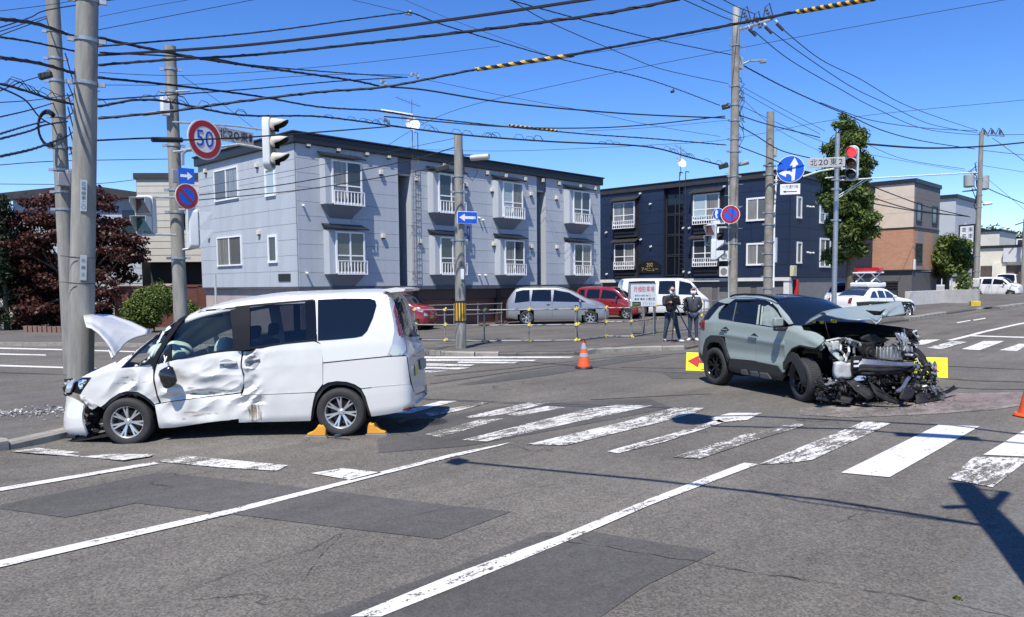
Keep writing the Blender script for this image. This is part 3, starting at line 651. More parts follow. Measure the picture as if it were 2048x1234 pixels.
# garage level
GRW = mat('garage_wall_grey', (.10, .10, .10), .8, var=.15); GSH = mat('garage_shutter_grey', (.17, .165, .16), .55, var=.08)
b = MB(); b.b2((NX + .1, NY0 + .3, .25), (NX + .6, us0, NZ0 - .2)); b.b2((NX + .1, us1, .25), (NX + .6, NY1 - .1, NZ0 - .2)); b.build('garage_wall', GRW, nb, smooth=0)
b = MB(); b.b2((NX - .05, NY0 - .05, .25), (NX + .4, NY0 + .28, NZ0 - .2)); b.build('white_pier', LEDG, nb, smooth=0)
b = MB(); b.b2((NX + .41, NY0 + .05, .2), (NX1, NY0 + .35, NZ0 - .01)); b.build('foundation_wall', mat('grey_render', (.2, .2, .195), .9, var=.15, bump=.3), nb, smooth=0)
for x0, x1 in [(1400, 1423), (1434, 1500), (1512, 1573), (1215, 1260), (1270, 1320)]:
    u0, u1 = sorted((un(x0, 590), un(x1, 590))); b = MB(); z = .3
    while z < 1.72:
        WN.box(b, u0, u1, z, z + .2, -.08, -.06); z += .205
    b.build('garage_shutter', GSH, nb, smooth=0)
u, z = WS.px(1592, 575); b = MB(); b.b2((NX + .75, NY0 - .2, z - .45), (NX + .95, NY0 + .02, z + .45)); o = b.build('vending_box', mat('red_box', (.45, .03, .03), .4), nb, bevel=.02)
a2 = antenna(1361, 352, 292, NX + 1.5, 'x', 326, None, sc=.8); tag(a2, 'TV aerial mast with white satellite dish on the navy block', 'antenna')

# ---------------------------------------------------- brick and beige house
BX = 57.0; BY0 = 17.2; BX1 = 62.6; BY1 = 27.0; zb = .5
bb = empty('house', (0, 0, 0), label='beige and orange-brick house above a dark grey garage, behind the tree', cat='building')
WB = Wall('x', BX); WBs = Wall('y', BY0)
def brickmat(name, c1, c2, mortar, sc=(4.8, 15.0)):
    m = bpy.data.materials.new(name); m.use_nodes = True; t = m.node_tree; b_ = t.nodes['Principled BSDF']; tc = t.nodes.new('ShaderNodeTexCoord')
    mp = t.nodes.new('ShaderNodeMapping'); br = t.nodes.new('ShaderNodeTexBrick'); sx = t.nodes.new('ShaderNodeSeparateXYZ'); cx = t.nodes.new('ShaderNodeCombineXYZ'); ad = t.nodes.new('ShaderNodeMath')
    t.links.new(tc.outputs['Object'], sx.inputs[0]); t.links.new(sx.outputs['X'], ad.inputs[0]); t.links.new(sx.outputs['Y'], ad.inputs[1]); t.links.new(ad.outputs[0], cx.inputs[0]); t.links.new(sx.outputs['Z'], cx.inputs[1])
    t.links.new(cx.outputs[0], br.inputs['Vector']); br.inputs['Scale'].default_value = 1; br.inputs['Brick Width'].default_value = .25; br.inputs['Row Height'].default_value = .075; br.inputs['Mortar Size'].default_value = .008
    br.inputs['Color1'].default_value = (*c1, 1); br.inputs['Color2'].default_value = (*c2, 1); br.inputs['Mortar'].default_value = (*mortar, 1)
    t.links.new(br.outputs['Color'], b_.inputs['Base Color']); b_.inputs['Roughness'].default_value = .85
    bp_ = t.nodes.new('ShaderNodeBump'); bp_.inputs['Strength'].default_value = .4; bp_.inputs['Distance'].default_value = .01; bp_.invert = True; t.links.new(br.outputs['Fac'], bp_.inputs['Height']); t.links.new(bp_.outputs[0], b_.inputs['Normal'])
    return m
BRICK = brickmat('orange_brick', (.47, .24, .14), (.39, .19, .11), (.35, .26, .2)); BRICK2 = brickmat('red_brick', (.16, .05, .035), (.11, .035, .026), (.1, .06, .05))
BEI = mat('beige_siding', (.60, .50, .40), .8, var=.08, vs=1.5, bump=.1); GRS = mat('grey_stone_siding', (.17, .165, .165), .85, var=.15, vs=4, bump=.2)
z1 = 2.75; z2 = 5.55; z3 = 8.6
b = MB(); b.b2((BX, BY0, z1), (BX1, BY1, z3)); b.build('wall_core', GRS, bb, smooth=0)
panels(WB, bb, BY0, BY1, z2 + .1, z3, .98, 3.3, BEI, seed=8, th=.04)
yb0 = WB.px(1738, 500)[0]
b = MB(); WB.box(b, BY0, yb0, z1 + .05, z2, 0, .05); b.build('brick_face', BRICK, bb, smooth=0)
panels(WB, bb, yb0 + .02, BY1, z1 + .05, z2, 1.4, 2.5, BEI, seed=9, th=.04)
b = MB(); WB.box(b, BY0 - .05, BY1, z2 + .0, z2 + .1, 0, .08); WBs.box(b, BX, BX1, z2, z2 + .1, 0, .08); WB.box(b, BY0 - .05, BY1, z1 - .05, z1 + .05, 0, .1); b.build('belt_course', NFAS, bb, smooth=0)
panels(WBs, bb, BX + .02, BX1, z2 + .12, z3, .98, 2.2, GRS, seed=10, th=.04)
b = MB(); 
for a_, c_, mi in [(0, .13, 0), (.13, .4, 1), (.4, .74, 0), (.74, 1, 1)]:
    b.mat(mi); WBs.box(b, BX + .02 + a_ * 5.6, BX + c_ * 5.6, z1 + .05, z2, 0, .04)
b.build('brick_pilaster', [BRICK, mat('taupe_siding', (.25, .22, .2), .8)], bb, smooth=0)
b = MB(); b.b2((BX - .12, BY0 - .12, z3), (BX1 + .1, BY1, z3 + .28)); b.build('roof', BLKM, bb, smooth=0)
DFR = mat('dark_frame', (.03, .025, .025), .5)
for (xa, xb, ya, yb) in [(1833, 1841, 408, 442), (1864, 1872, 415, 446), (1831, 1841, 490, 522)]: wpx(WBs, bb, xa, xb, ya, yb, split='n', frame=DFR, fr=.12)
wpx(WB, bb, 1679, 1729, 484, 522, frame=DFR, panes=(PALEG, NETC), fr=.1)
DG = mat('garage_dark_grey', (.10, .10, .105), .7, var=.1)
b = MB(); g0, g1 = sorted((WB.px(1738, 590)[0], WB.px(1816, 590)[0])); g0 = BY0 + .9; g1 = 24.2
b.b2((BX + .05, BY0 + .02, zb - .6), (BX + .5, g0, z1 - .05)); b.b2((BX + .05, g1, zb - .6), (BX + .5, BY1, z1 - .05)); b.b2((BX + .05, g0, z1 - .75), (BX + .5, g1, z1 - .05)); b.b2((BX + .5, BY0 + .02, zb - .6), (BX1, BY0 + .4, z1 - .05)); b.build('garage_wall', DG, bb, smooth=0)
b = MB(); z = .3
while z < z1 - .75: b.b2((BX + .4, g0, z), (BX + .44, g1, z + .17)); z += .18
b.build('garage_door', mat('garage_door_charcoal', (.045, .045, .046), .5, var=.1), bb, smooth=0)
b = MB(); u, z = WBs.px(1828, 529); b.b2((BX + .1, BY0 - .1, z - .35), (BX + .4, BY0 - .03, z + .35)); b.build('notice_plate', WHITE, bb, smooth=0)

# ---------------------------------------------------- low white garden wall
p0, p1, p2 = GG(1814, 613), GG(1885, 606), GG(1958, 597)
LW = mat('low_wall_white', (.52, .51, .47), .85, var=.12, bump=.2)
def wallseg(name, p, q, h, th, m, label, z0=.1):
    d = q - p; b = MB(); b.box((d.length / 2, 0, h / 2 - .1), (d.length, th, h + .2))
    o = b.build(name, m, smooth=0, bevel=.01, loc=(p.x, p.y, zg(p.x, p.y) + z0), rot=(0, -math.atan2(d.z, Vector((d.x, d.y)).length) * .5, math.atan2(d.y, d.x))); tag(o, label, 'wall'); return o
wallseg('garden_wall', p0, p1, .85, .3, LW, 'low cream concrete wall in front of the brick house garage')
wallseg('garden_wall', p1 + (p1 - p0).normalized() * .05, p2, .85, .3, mat('low_wall_grey', (.36, .36, .35), .9, var=.15), 'low grey concrete wall running from the cream wall past the round tree')

# ---------------------------------------------------- far buildings on the right
def simple_block(name, c0, c1, z0, z1, m, label, roofm=BLKM, wins=(), roof=.3, pitch=0):
    root = empty(name, (c0[0], c0[1], z0), label=label, cat='building'); b = MB(); X, Y, Z = c1[0] - c0[0], c1[1] - c0[1], z1 - z0
    b.b2((0, 0, 0), (X, Y, Z)); b.build('wall', m, root, smooth=0)
    b = MB(); b.b2((-.15, -.15, Z), (X + .15, Y + .15, Z + roof)); b.build('roof', roofm, root, smooth=0)
    for (face, u0, u1, za, zb_, pm) in wins:
        W = Wall('y', 0) if face == 'y' else Wall('x', 0); window(W, root, u0, u1, za, zb_, .0, panes=(pm or GL1,), fr=.09, proud=.06)
    return root
LG = mat('light_grey_metal_siding', (.42, .44, .45), .6, var=.06, vs=1)
pg = PX(1880, 400, 76); pg2 = PX(1912, 400, 76)
simple_block('house', (76, pg2.y), (84, pg.y + 3), .8, PX(1905, 396, 76).z, LG, 'tall pale grey flat-roofed house behind the brick house', wins=[('y', 3.0, 3.8, 5, 6.2, None)])
CRW = mat('cream_wall', (.60, .58, .50), .8, var=.1, vs=1)
pw = PX(1938, 463, 90); z = PX(1998, 462, 90).z
simple_block('house', (90, PX(1998, 500, 90).y), (97, pw.y + 4), 1, z, CRW, 'cream upper house with one small dark window under the hill', wins=[('x', 5.6, 6.4, 5.6, 6.5, None)], roof=.2)
y0_, y1_ = PX(2070, 520, 84).y, PX(1950, 520, 84).y
zt = PX(2000, 496, 84).z
o = simple_block('terrace_house', (84, y0_ - 8), (89, y1_), 1, zt, CRW, 'cream terrace with box bays above dark ground floor openings at the end of the street', wins=[('x', 12.6, 13.4, 3.7, 4.5, None), ('x', 8.6, 9.4, 4.1, 4.7, None)], roof=.25)
L_ = y1_ - y0_ + 8
for y in (7.4, 2.5):
    b = MB(); b.b2((-.5, y, 2.7), (-.01, y + 3.0, zt - 1.05)); b.build('box_bay', mat('bay_grey_white', (.5, .51, .52), .7), o, smooth=0)
b = MB(); b.b2((-.04, 0, 0), (-.005, L_ - .5, 2.4)); b.build('ground_floor_shadow_recess', mat('recess_shade_brown', (.09, .07, .06), .8, var=.4, vs=2), o, smooth=0)  # flat dark sheet; the shade of the openings is in its colour
for y in (10.2, 5.6): b = MB(); b.b2((-.3, y, 0), (-.02, y + 1.1, 2.6)); b.build('pier', CRW, o, smooth=0)
# shop building beside the terrace
o = simple_block('shop', (72, PX(1960, 560, 72).y + 1.2), (76, PX(1905, 560, 72).y), .8, PX(1930, 556, 72).z, CRW, 'small white shop front half hidden behind the round tree', wins=[('x', 1.0, 2.2, .9, 2.0, GLASSD)], roof=.15)
# roof sign box
ps = AT(1935, 480, 68); sgn = empty('roof_sign', ps, label='tall white lattice sign panel in a black frame above the round tree', cat='sign', rz=R(-20))
b = MB(); b.b2((-.12, -.75, -1.5), (.12, .75, 1.35)); b.build('sign_frame', BLKM, sgn, smooth=0, bevel=.02)
b = MB(); b.b2((-.15, -.6, -1.4), (-.121, .6, 1.2)); b.build('sign_face', WHITE, sgn, smooth=0)
for i in range(2):
    for j in range(4):
        b = MB()
        for q in range(3): b.b2((-.158, -.12 + .3 - i * .6 - .12, .75 - j * .55 + q * .12), (-.152, .12 + .3 - i * .6, .80 - j * .55 + q * .12))
        b.b2((-.158, .02 + .3 - i * .6 - .1, .72 - j * .55), (-.152, .06 + .3 - i * .6 - .1, 1.08 - j * .55))
        b.build('lettering', mat('sign_ink_dark', (.06, .06, .06), .6), sgn, smooth=0)
b = MB(); b.b2((-.08, -.7, -5.5), (.08, -.55, -1.5)); b.b2((-.08, .55, -5.5), (.08, .7, -1.5)); b.build('sign_leg', BLKM, sgn, smooth=0)

# ---------------------------------------------------- houses on the left
WSID = mat('pale_grey_siding', (.36, .39, .43), .7, var=.08, vs=1)
def siding_house(name, org, rz, wd, dp, z0, z1, m, label, row=.42, roofm=NFAS, ov=.5, prof=None):
    root = empty(name, (org.x, org.y, 0), rz=R(rz), label=label, cat='building')
    b = MB(); b.b2((0, 0, z0), (wd, dp, z1)); b.build('wall_core', mat('board_joint', (.16, .16, .16), .9), root, smooth=0)
    W1 = Wall('y', 0); W2 = Wall('x', 0); n = max(1, int((z1 - z0) / row))
    for W, u1 in ((W1, wd), (W2, dp)):
        for k in range(n):
            za = z0 + k * (z1 - z0) / n; zb_ = za + (z1 - z0) / n; b = MB()
            vs = [W.P(0, .03, za + .006), W.P(u1, .03, za + .006), W.P(u1, .014, zb_), W.P(0, .014, zb_), W.P(0, 0, za + .006), W.P(u1, 0, za + .006)]
            b.add(vs, [(0, 1, 2, 3), (4, 5, 1, 0)]); b.build('siding_board', m, root, smooth=0)
    b = MB(); P_ = [(-ov, z1), (wd + ov, z1)] + [(x, z1 + z) for x, z in (prof or [(wd + ov, .3), (-ov, .3)])]
    b.prism(P_, -ov, dp, lambda u, v, h: Vector((u, h, v))); b.build('roof', roofm, root, smooth=0)
    return root, W1, W2
o_ = AT(40, 640, 44); gh, W1, W2 = siding_house('house', o_, -46, 7.0, 7, .1, 6.95, WSID, 'two-storey house with pale grey boards and a brown flat roof behind the red maple', ov=.5, prof=[(7.5, .25), (4.2, .75), (-.5, .3)])
for u0, z0, z1 in ((6.05, 4.9, 6.3),):
    b = MB(); W1.box(b, u0, u0 + .75, z0, z1, .03, .08); b.build('window', GLASSD, gh, smooth=0)
b = MB(); W1.box(b, 5.2, 6.3, .3, 2.5, .03, .08); b.build('door', mat('pale_door', (.35, .34, .32), .6), gh, smooth=0)
o_ = AT(-60, 640, 50); siding_house('house', o_, -44, 6.0, 7, .1, 5.9, mat('beige_board', (.4, .37, .32), .7), 'beige house with a low brown roof at the far left edge', ov=.5)
o_ = AT(285, 640, 42); bh, W1, W2 = siding_house('house', o_, -44, 3.4, 6, 3.35, 7.75, mat('cream_boards', (.46, .44, .38), .75, var=.06), 'cream boarded upper-storey house between the maple and the pale blue block', row=.34, ov=.12)
b = MB(); W1.box(b, 2.3, 3.0, 5.1, 6.6, .03, .06); b.build('window', GLASSD, bh, smooth=0)
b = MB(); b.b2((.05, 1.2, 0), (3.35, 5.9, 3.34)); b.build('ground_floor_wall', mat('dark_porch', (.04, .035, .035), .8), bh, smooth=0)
b = MB(); b.b2((.9, .3, 0), (1.9, 1.15, 2.2)); b.build('porch_wall', mat('cream_boards', (.46, .44, .38)), bh, smooth=0)
# red brick garden walls: individual bricks on the visible face
def brick_wall(p, q, h, label, seed=1):
    d = q - p; Ln = Vector((d.x, d.y)).length; root = empty('brick_wall', (p.x, p.y, .1), rz=math.atan2(d.y, d.x), label=label, cat='wall')
    b = MB(); b.b2((0, -.1, 0), (Ln, .1, h)); b.build('wall_body', BRICK2, root, smooth=0); b = MB(); b.b2((-.03, -.13, h), (Ln + .03, .13, h + .07)); b.build('coping', mat('coping_brown', (.13, .05, .035), .8), root, smooth=0)
brick_wall(Vector((13.4, 38.6, 0)), Vector((16.6, 36.9, 0)), 1.9, 'dark red brick wall under the grey house, dappled by the tree', 1)
brick_wall(Vector((15.9, 38.2, 0)), Vector((18.2, 37.0, 0)), 1.95, 'short red brick wall beside the concrete pole and the pale blue block', 2)
# carport canopy by the grey house
cp = GG(208, 640); cr = empty('door_canopy', (cp.x, cp.y, .1), rz=R(-46), label='small grey canopy on two bent tube legs in front of the grey house', cat='canopy')
b = MB(); b.box((0, 0, 2.15), (2.1, 1.2, .75)); b.build('canopy_roof', mat('smoky_canopy', (.09, .09, .08), .3, var=.4, vs=3), cr, bevel=.12, seg=4)
for s_ in (-1, 1):
    b = MB(); b.tube([(s_ * 1.15, 0, 0), (s_ * 1.15, 0, 1.3), (s_ * .95, 0, 1.7), (s_ * .7, 0, 1.85)], .03, 6); b.build('leg', DARK, cr)
b = MB(); b.tube([(-1.3, .1, .5), (1.3, .1, .5)], .02, 5); b.build('crossbar', DARK, cr)
# low brick edging along the planted bed
eb = empty('bed_edging', (0, 0, 0), label='low pinkish brick edging along the planted bed on the left', cat='edging')
EB = mat('edging_brick', (.22, .13, .11), .85, var=.3, vs=6)
for k in range(22):
    x = 55 + k * 9.6; p = GG(x, 668 + .012 * x); b = MB(); b.box((0, 0, .1), (.16, .3, .3 + .06 * RND.random()), rz=R(-44)); b.build('brick', EB, eb, smooth=0, loc=(p.x, p.y, .1))
# ================================================================== POLES, SIGNALS, SIGNS
def pole_obj(name, base, top_z, r0, r1, m, label, bands=(), steps=True, cat='utility pole', group=None, lean=0):
    root = empty(name, base, label=label, cat=cat, group=group); H_ = top_z - base.z
    b = MB(); pr = [(r0, -.1), (r0, 0)] + [(r0 + (r1 - r0) * k / 8, H_ * k / 8) for k in range(1, 9)] + [(0, H_ + .01)]
    b.lathe(pr, 22); b.build('pole', m, root)
    for z in bands:
        b = MB(); rz_ = r0 + (r1 - r0) * z / H_ + .008; b.lathe([(rz_, z - .025), (rz_ + .008, z - .025), (rz_ + .008, z + .025), (rz_, z + .025)], 18)
        for s_ in (-1, 1):
            b.box((s_ * (rz_ + .045) * math.cos(.5), -s_ * (rz_ + .045) * math.sin(.5) * 1.2, z), (.09, .05, .06), rz=-.5)
        b.build('band_clamp', STEEL, root)
    return root
def rad(z, H_, r0, r1): return r0 + (r1 - r0) * z / H_
pa = G0(145, 836, .1) + Vector((.13, .13, 0)); pa.z = .0
pA = pole_obj('utility_pole', pa, 8.5, .182, .125, CONC, 'thick concrete pole that the white van has struck, nearest the camera', bands=[6.55, 6.05, 5.5, 4.9])
pA.rotation_mode = 'AXIS_ANGLE'; pA.rotation_axis_angle = (R(3.9), fw.x, fw.y, 0)
b = MB()
def plate(root, m, az, z, w_, h_, r, extra=None, name='plate', txt=None, tm=None, ts=.05, vertical=True):
    r -= .018
    a_ = R(az); d = Vector((math.cos(a_), math.sin(a_), 0)); b = MB(); b.box(d * (r + .012) + Vector((0, 0, z)), (.012, w_, h_), rz=a_)
    o = b.build(name, m, root, smooth=0, bevel=.003)
    if txt:
        for i, ch in enumerate(txt): text('lettering', ch, ts, tm, o, d * (r + .022) + Vector((0, 0, z + h_ / 2 - (i + .8) * h_ / (len(txt) + .6))), (R(90), 0, a_ + R(90)), .0008)
    return o
INK = mat('ink_dark', (.05, .05, .06), .6)
plate(pA, mat('steel_plate', (.5, .52, .53), .35, .6), -108, 3.3, .085, .44, .178, txt='区域線東二〇', tm=INK, ts=.06)
plate(pA, mat('steel_plate', (.5, .52, .53)), -104, 1.95 + .33, .085, .36, .184, txt='北線三', tm=INK, ts=.055)
for z in (2.05, 2.42): 
    b = MB(); b.lathe([(.172, z), (.176, z + .004), (.172, z + .008)], 20); b.tube([(-.13, -.14, z), (-.30, -.02, z + .01)], .006, 4); b.build('wire_strap', DARK, pA)
pbase = GG(122, 742)
pB = pole_obj('utility_pole', AT(124, 735, 18.5) * Vector((1, 1, 0)).x if False else Vector((AT(136, 600, 18.2).x, AT(136, 600, 18.2).y, 0)), 11, .17, .135, CONC, 'thinner concrete pole standing just behind the struck pole at the left', bands=[7.8, 7.2, 6.7, 6.3, 5.9, 5.2, 4.7, 4.2, 3.8])
pBb = pB.location
def conn_box(root, p, d, m=GREYP, name='junction_box'):
    b = MB(); b.box(p, d); return b.build(name, m, root, bevel=.012)
conn_box(pB, (-.05, -.28, 4.45), (.26, .2, .3)); conn_box(pB, (.12, -.28, 4.5), (.22, .18, .34))
b = MB()
for k, (x_, z_) in enumerate([(-.28, 5.4), (-.42, 5.75)]):   # coiled cable on the pole
    pass
for k in range(4):
    rr_ = .34 + .025 * k; b.tube([(-.30 + rr_ * .55 * math.cos(t), -.25 - .02 * k, 5.55 + rr_ * math.sin(t)) for t in np.linspace(R(50), R(300), 16)], .014, 5)
b.build('cable_coil', CABLE, pB)
b = MB()
for k in range(6):
    rn = random.Random(k); z0 = 4.2 + k * .42; b.tube([(.12, -.17, z0), (.28 + rn.random() * .1, -.3, z0 + .2), (.22, -.3, z0 + .5), (.15, -.17, z0 + .8 + rn.random() * .3)], .014, 5)
b.build('cable_loop', CABLE, pB)
# -- pole C with signals
c0 = GG(366, 745)
pC = pole_obj('utility_pole', Vector((c0.x, c0.y, 0)), AT(338, 92, 17.6).z, .165, .125, CONC, 'concrete pole behind the white van carrying the 50 sign and signals', bands=[6.4, 6.9, 4.2, 3.7, 5.2, 2.65])
def loc(root, p): return p - root.location
def DC(px, py, root, D):   # local point of photo pixel at depth D
    return AT(px, py, D) - root.location
conn_box(pC, DC(330, 212, pC, 17.5), (.16, .16, .42), WHITE); conn_box(pC, DC(350, 352, pC, 17.4), (.12, .05, .3))
SIGW = mat('signal_housing', (.62, .66, .66), .42, var=.1, vs=5); SIGI = mat('signal_inner_black', (.02, .02, .02), .5); VIS = mat('visor_cream', (.62, .57, .48), .5, var=.18, vs=6)
LR = mat('lens_red_off', (.09, .012, .012), .15, coat=.6); LY = mat('lens_amber_off', (.16, .06, .012), .15, coat=.6); LGN = mat('lens_green_off', (.01, .07, .07), .15, coat=.6)
LRON = mat('lens_red_lit', (.8, .02, .02), .3, emit=(1, .035, .045), es=1.6)
def signal(loc_, az, lamps, label, sc=1.0, ped=False, visor=VIS, group=None, hs=None):
    """lamps: list of lens materials top to bottom; front looks along az"""
    root = empty('pedestrian_signal' if ped else 'traffic_signal', loc_, rz=R(az), label=label, cat='traffic light', group=group)
    n = len(lamps); pt = .36 * sc if not ped else .34 * sc; W_ = .38 * sc if not ped else .34 * sc; H_ = pt * n + .06 * sc; dp = (.16 if not ped else .17) * sc
    b = MB(); pl = []
    cr = W_ * .42 if not ped else W_ * .22
    for sx, sy, a0 in ((1, 1, 0), (-1, 1, 90), (-1, -1, 180), (1, -1, 270)):
        for k in range(7): t = R(a0 + k * 15); pl.append((sx * (W_ / 2 - cr) + cr * math.cos(t), sy * (H_ / 2 - cr) + cr * math.sin(t)))
    b.prism(pl, -dp, 0, lambda u, v, h: Vector((h, u, v))); b.build('housing', SIGW, root, bevel=.02 * sc, seg=3)
    b = MB(); b.prism([(u * .9, v * .95) for u, v in pl], -.001, .008, lambda u, v, h: Vector((h, u, v)))
    if not ped: b.build('front_plate', mat('signal_front_grey', (.22, .24, .25), .5), root)
    else: b.build('front_plate', mat('signal_front_grey', (.22, .24, .25), .5), root)
    for i, lm in enumerate(lamps):
        z = H_ / 2 - .03 * sc - pt * (i + .5); rr_ = .155 * sc
        if ped:
            b = MB(); s_ = .125 * sc; b.b2((.008, -s_, z - s_), (.02, s_, z + s_)); b.build('lens', lm, root, smooth=0, bevel=.004)
            b = MB(); s_ = .145 * sc; L_ = .26 * sc; 
            vs = [(.0, -s_, z - s_), (.0, -s_, z + s_), (.0, s_, z + s_), (.0, s_, z - s_), (L_, -s_ * .96, z + s_ * .35), (L_, -s_, z + s_), (L_, s_, z + s_), (L_, s_ * .96, z + s_ * .35)]
            b.add(vs, [(0, 1, 5, 4), (1, 2, 6, 5), (2, 3, 7, 6)]); o = b.build('visor', SIGW, root, smooth=0); o.modifiers.new('thickness', 'SOLIDIFY').thickness = .008
        else:
            b = MB(); b.lathe([(0, .05), (rr_ * .5, .045), (rr_ * .85, .028), (rr_, .008)], 22, Matrix.Rotation(R(90), 3, 'Y'), (0, 0, z)); b.build('lens', lm, root)
            b = MB(); vs = []; fs = []; N = 18
            for k in range(N + 1):
                t = R(-35) + R(250) * k / N; L_ = .36 * sc * (.35 + .65 * max(0, math.sin(t)) ** .6 if math.sin(t) > 0 else .28)
                y, zz = math.cos(t), math.sin(t)
                vs += [(.0, y * rr_ * 1.06, z + zz * rr_ * 1.06), (L_, y * rr_ * 1.04, z + zz * rr_ * 1.04 - .03 * sc * (L_ / .3))]
            fs = [(2 * k, 2 * k + 1, 2 * k + 3, 2 * k + 2) for k in range(N)]; b.add(vs, fs); o = b.build('visor', [visor, SIGI], root); sm = o.modifiers.new('thickness', 'SOLIDIFY'); sm.thickness = .006; sm.offset = 1; sm.material_offset = 0
            b = MB(); vs2 = [(v[0], v[1] * .985, z + (v[2] - z) * .985) for v in vs]; b.add(vs2, fs); b.build('visor_lining', SIGI, root)
    return root
sC = signal(AT(545, 286, 17.9), -50, [LR, LY, LGN], 'three-lamp vehicle signal with cream visors above the left part of the pale blue block', sc=1.06)
sC2 = signal(AT(288, 431, 17.4), 225, [LR, LGN], 'left pedestrian signal on the 50-sign pole, its dark lenses facing us', ped=True, sc=1.2)
sC3 = signal(AT(394, 458, 17.6), -12, [LR, LGN], 'pedestrian signal turned away on the right of the 50-sign pole', ped=True, sc=1.2)
# arms of pole C
b = MB(); b.tube([DC(345, 244, pC, 17.6), DC(470, 252, pC, 17.9), DC(546, 262, pC, 18.0)], .022, 6); b.tube([DC(347, 304, pC, 17.6), DC(420, 297, pC, 17.8), DC(478, 289, pC, 17.9), DC(505, 293, pC, 17.95), DC(546, 302, pC, 18.0)], .028, 6)
b.tube([DC(366, 330, pC, 17.5), DC(366, 308, pC, 17.5), DC(374, 300, pC, 17.5), DC(400, 296, pC, 17.5)], .03, 6)
b.tube([DC(352, 395, pC, 17.5), DC(285, 394, pC, 17.4), DC(283, 402, pC, 17.4)], .026, 6); b.tube([DC(352, 470, pC, 17.5), DC(286, 468, pC, 17.4), DC(286, 460, pC, 17.4)], .026, 6)
b.tube([DC(358, 420, pC, 17.5), DC(390, 419, pC, 17.6)], .03, 6); b.tube([DC(365, 500, pC, 17.5), DC(388, 496, pC, 17.6), DC(393, 484, pC, 17.6)], .03, 6)
b.build('bracket_arm', STEEL, pC)
SR = mat('sign_red', (.36, .012, .016), .35); SB = mat('sign_blue', (.010, .095, .55), .35); SWH = mat('sign_white', (.72, .73, .74), .4, var=.04); SBACK = mat('sign_rim', (.6, .62, .63), .4, .3)  # red darkened: shade on the speed sign's face is put into it
def disc(b, r, x0, x1, n=40, cx=0, cz=0): b.prism([(r * math.cos(2 * math.pi * k / n) + cx, r * math.sin(2 * math.pi * k / n) + cz) for k in range(n)], x0, x1, lambda u, v, h: Vector((h, u, v)))
def signroot(name, p, az, label): return empty(name, p, rz=R(az), label=label, cat='road sign')
def flat(b, pts, x0, x1): b.prism(pts, x0, x1, lambda u, v, h: Vector((h, u, v)))   # drawn as the reader sees it
s = signroot('speed_limit_sign', AT(410, 279, 17.2), -78, 'round 50 speed limit sign with a red ring high on the concrete pole'); r = .44
b = MB(); disc(b, r, -.015, 0); b.build('sign_plate', SWH, s, smooth=0); b = MB(); b.lathe([(r * .93, .001), (r * .93, .004), (r * .64, .004), (r * .64, .001)], 40, Matrix.Rotation(R(90), 3, 'Y')); b.build('ring', SR, s, smooth=0)
text('lettering', '50', r * 1.15, mat('sign_blue_ink', (.015, .07, .42), .4), s, (.006, 0, 0), (R(90), 0, R(90)), .002, width=r * .98)
s = signroot('street_name_sign', AT(470, 272, 18.1), -80, 'grey street name plate reading 北20東1 beside the 50 sign')
b = MB(); b.b2((-.02, -.52, -.155), (0, .52, .155)); b.build('sign_plate', mat('name_plate_grey', (.40, .40, .38), .45, var=.08), s, smooth=0, bevel=.006)
for i, (ch, w_) in enumerate([('北', .19), ('20', .3), ('東', .2), ('1', .07)]): text('lettering', ch, .25, mat('sign_navy_ink', (.02, .02, .09), .5), s, (.004, [-.33, -.04, .25, .43][i], 0), (R(90), 0, R(90)), .001, width=w_)
s = signroot('one_way_sign', AT(373, 352, 17.2), -95, 'blue one-way plate with white right arrow on the 50-sign pole')
b = MB(); b.b2((-.012, -.17, -.17), (0, .17, .17)); b.build('sign_plate', SB, s, smooth=0)
b = MB(); flat(b, [(-.13, .03), (.02, .03), (.02, .09), (.13, 0), (.02, -.09), (.02, -.03), (-.13, -.03)], .001, .004); o = b.build('arrow', SWH, s, smooth=0)
def noparking(p, az, label, r=.3):
    s = signroot('no_parking_sign', p, az, label); b = MB(); disc(b, r, -.012, 0); b.build('sign_plate', SWH, s, smooth=0)
    b = MB(); disc(b, r * .94, .001, .004); b.build('ring', SR, s, smooth=0); b = MB(); disc(b, r * .66, .005, .007); b.build('centre_disc', SB, s, smooth=0)
    b = MB(); a_ = R(-45); d = Vector((math.cos(a_), math.sin(a_))); n_ = Vector((-d.y, d.x)) * r * .1; L_ = r * .72
    flat(b, [(-d.x * L_ + n_.x, -d.y * L_ + n_.y), (-d.x * L_ - n_.x, -d.y * L_ - n_.y), (d.x * L_ - n_.x, d.y * L_ - n_.y), (d.x * L_ + n_.x, d.y * L_ + n_.y)], .008, .010); b.build('bar', SR, s, smooth=0)
    return s
noparking(AT(374, 393, 17.2), -80, 'round no-parking sign, sun-faded, on the 50-sign pole above the pedestrian signal', .285)
# -- pole D in front of the pale blue block
d0 = G0(922, 697, .1)
pD = pole_obj('utility_pole', Vector((d0.x, d0.y, .1)), PY(916, 268, d0.y).z, .165, .125, CONC, 'concrete pole with black and yellow guard and left-arrow sign on the far pavement', bands=[5.05, 4.6, 3.2])
b = MB(); zz = [G0(922, 697, .1)]
z0 = (700 - 646) / 62.5; 
for k in range(24):
    b.mat(k % 2 if False else (0 if k % 2 else 1)); a0, a1 = R(k * 15), R(k * 15 + 15)
    b.prism([(.172 * math.cos(a0), .172 * math.sin(a0)), (.172 * math.cos(a1), .172 * math.sin(a1)), (.15 * math.cos(a1), .15 * math.sin(a1)), (.15 * math.cos(a0), .15 * math.sin(a0))], .83, 1.36, lambda u, v, h: Vector((u, v, h)))
b.mat(0); b.lathe([(.174, .79), (.176, .83), (.16, .83)], 24); b.lathe([(.174, 1.42), (.176, 1.36), (.16, 1.36)], 24)
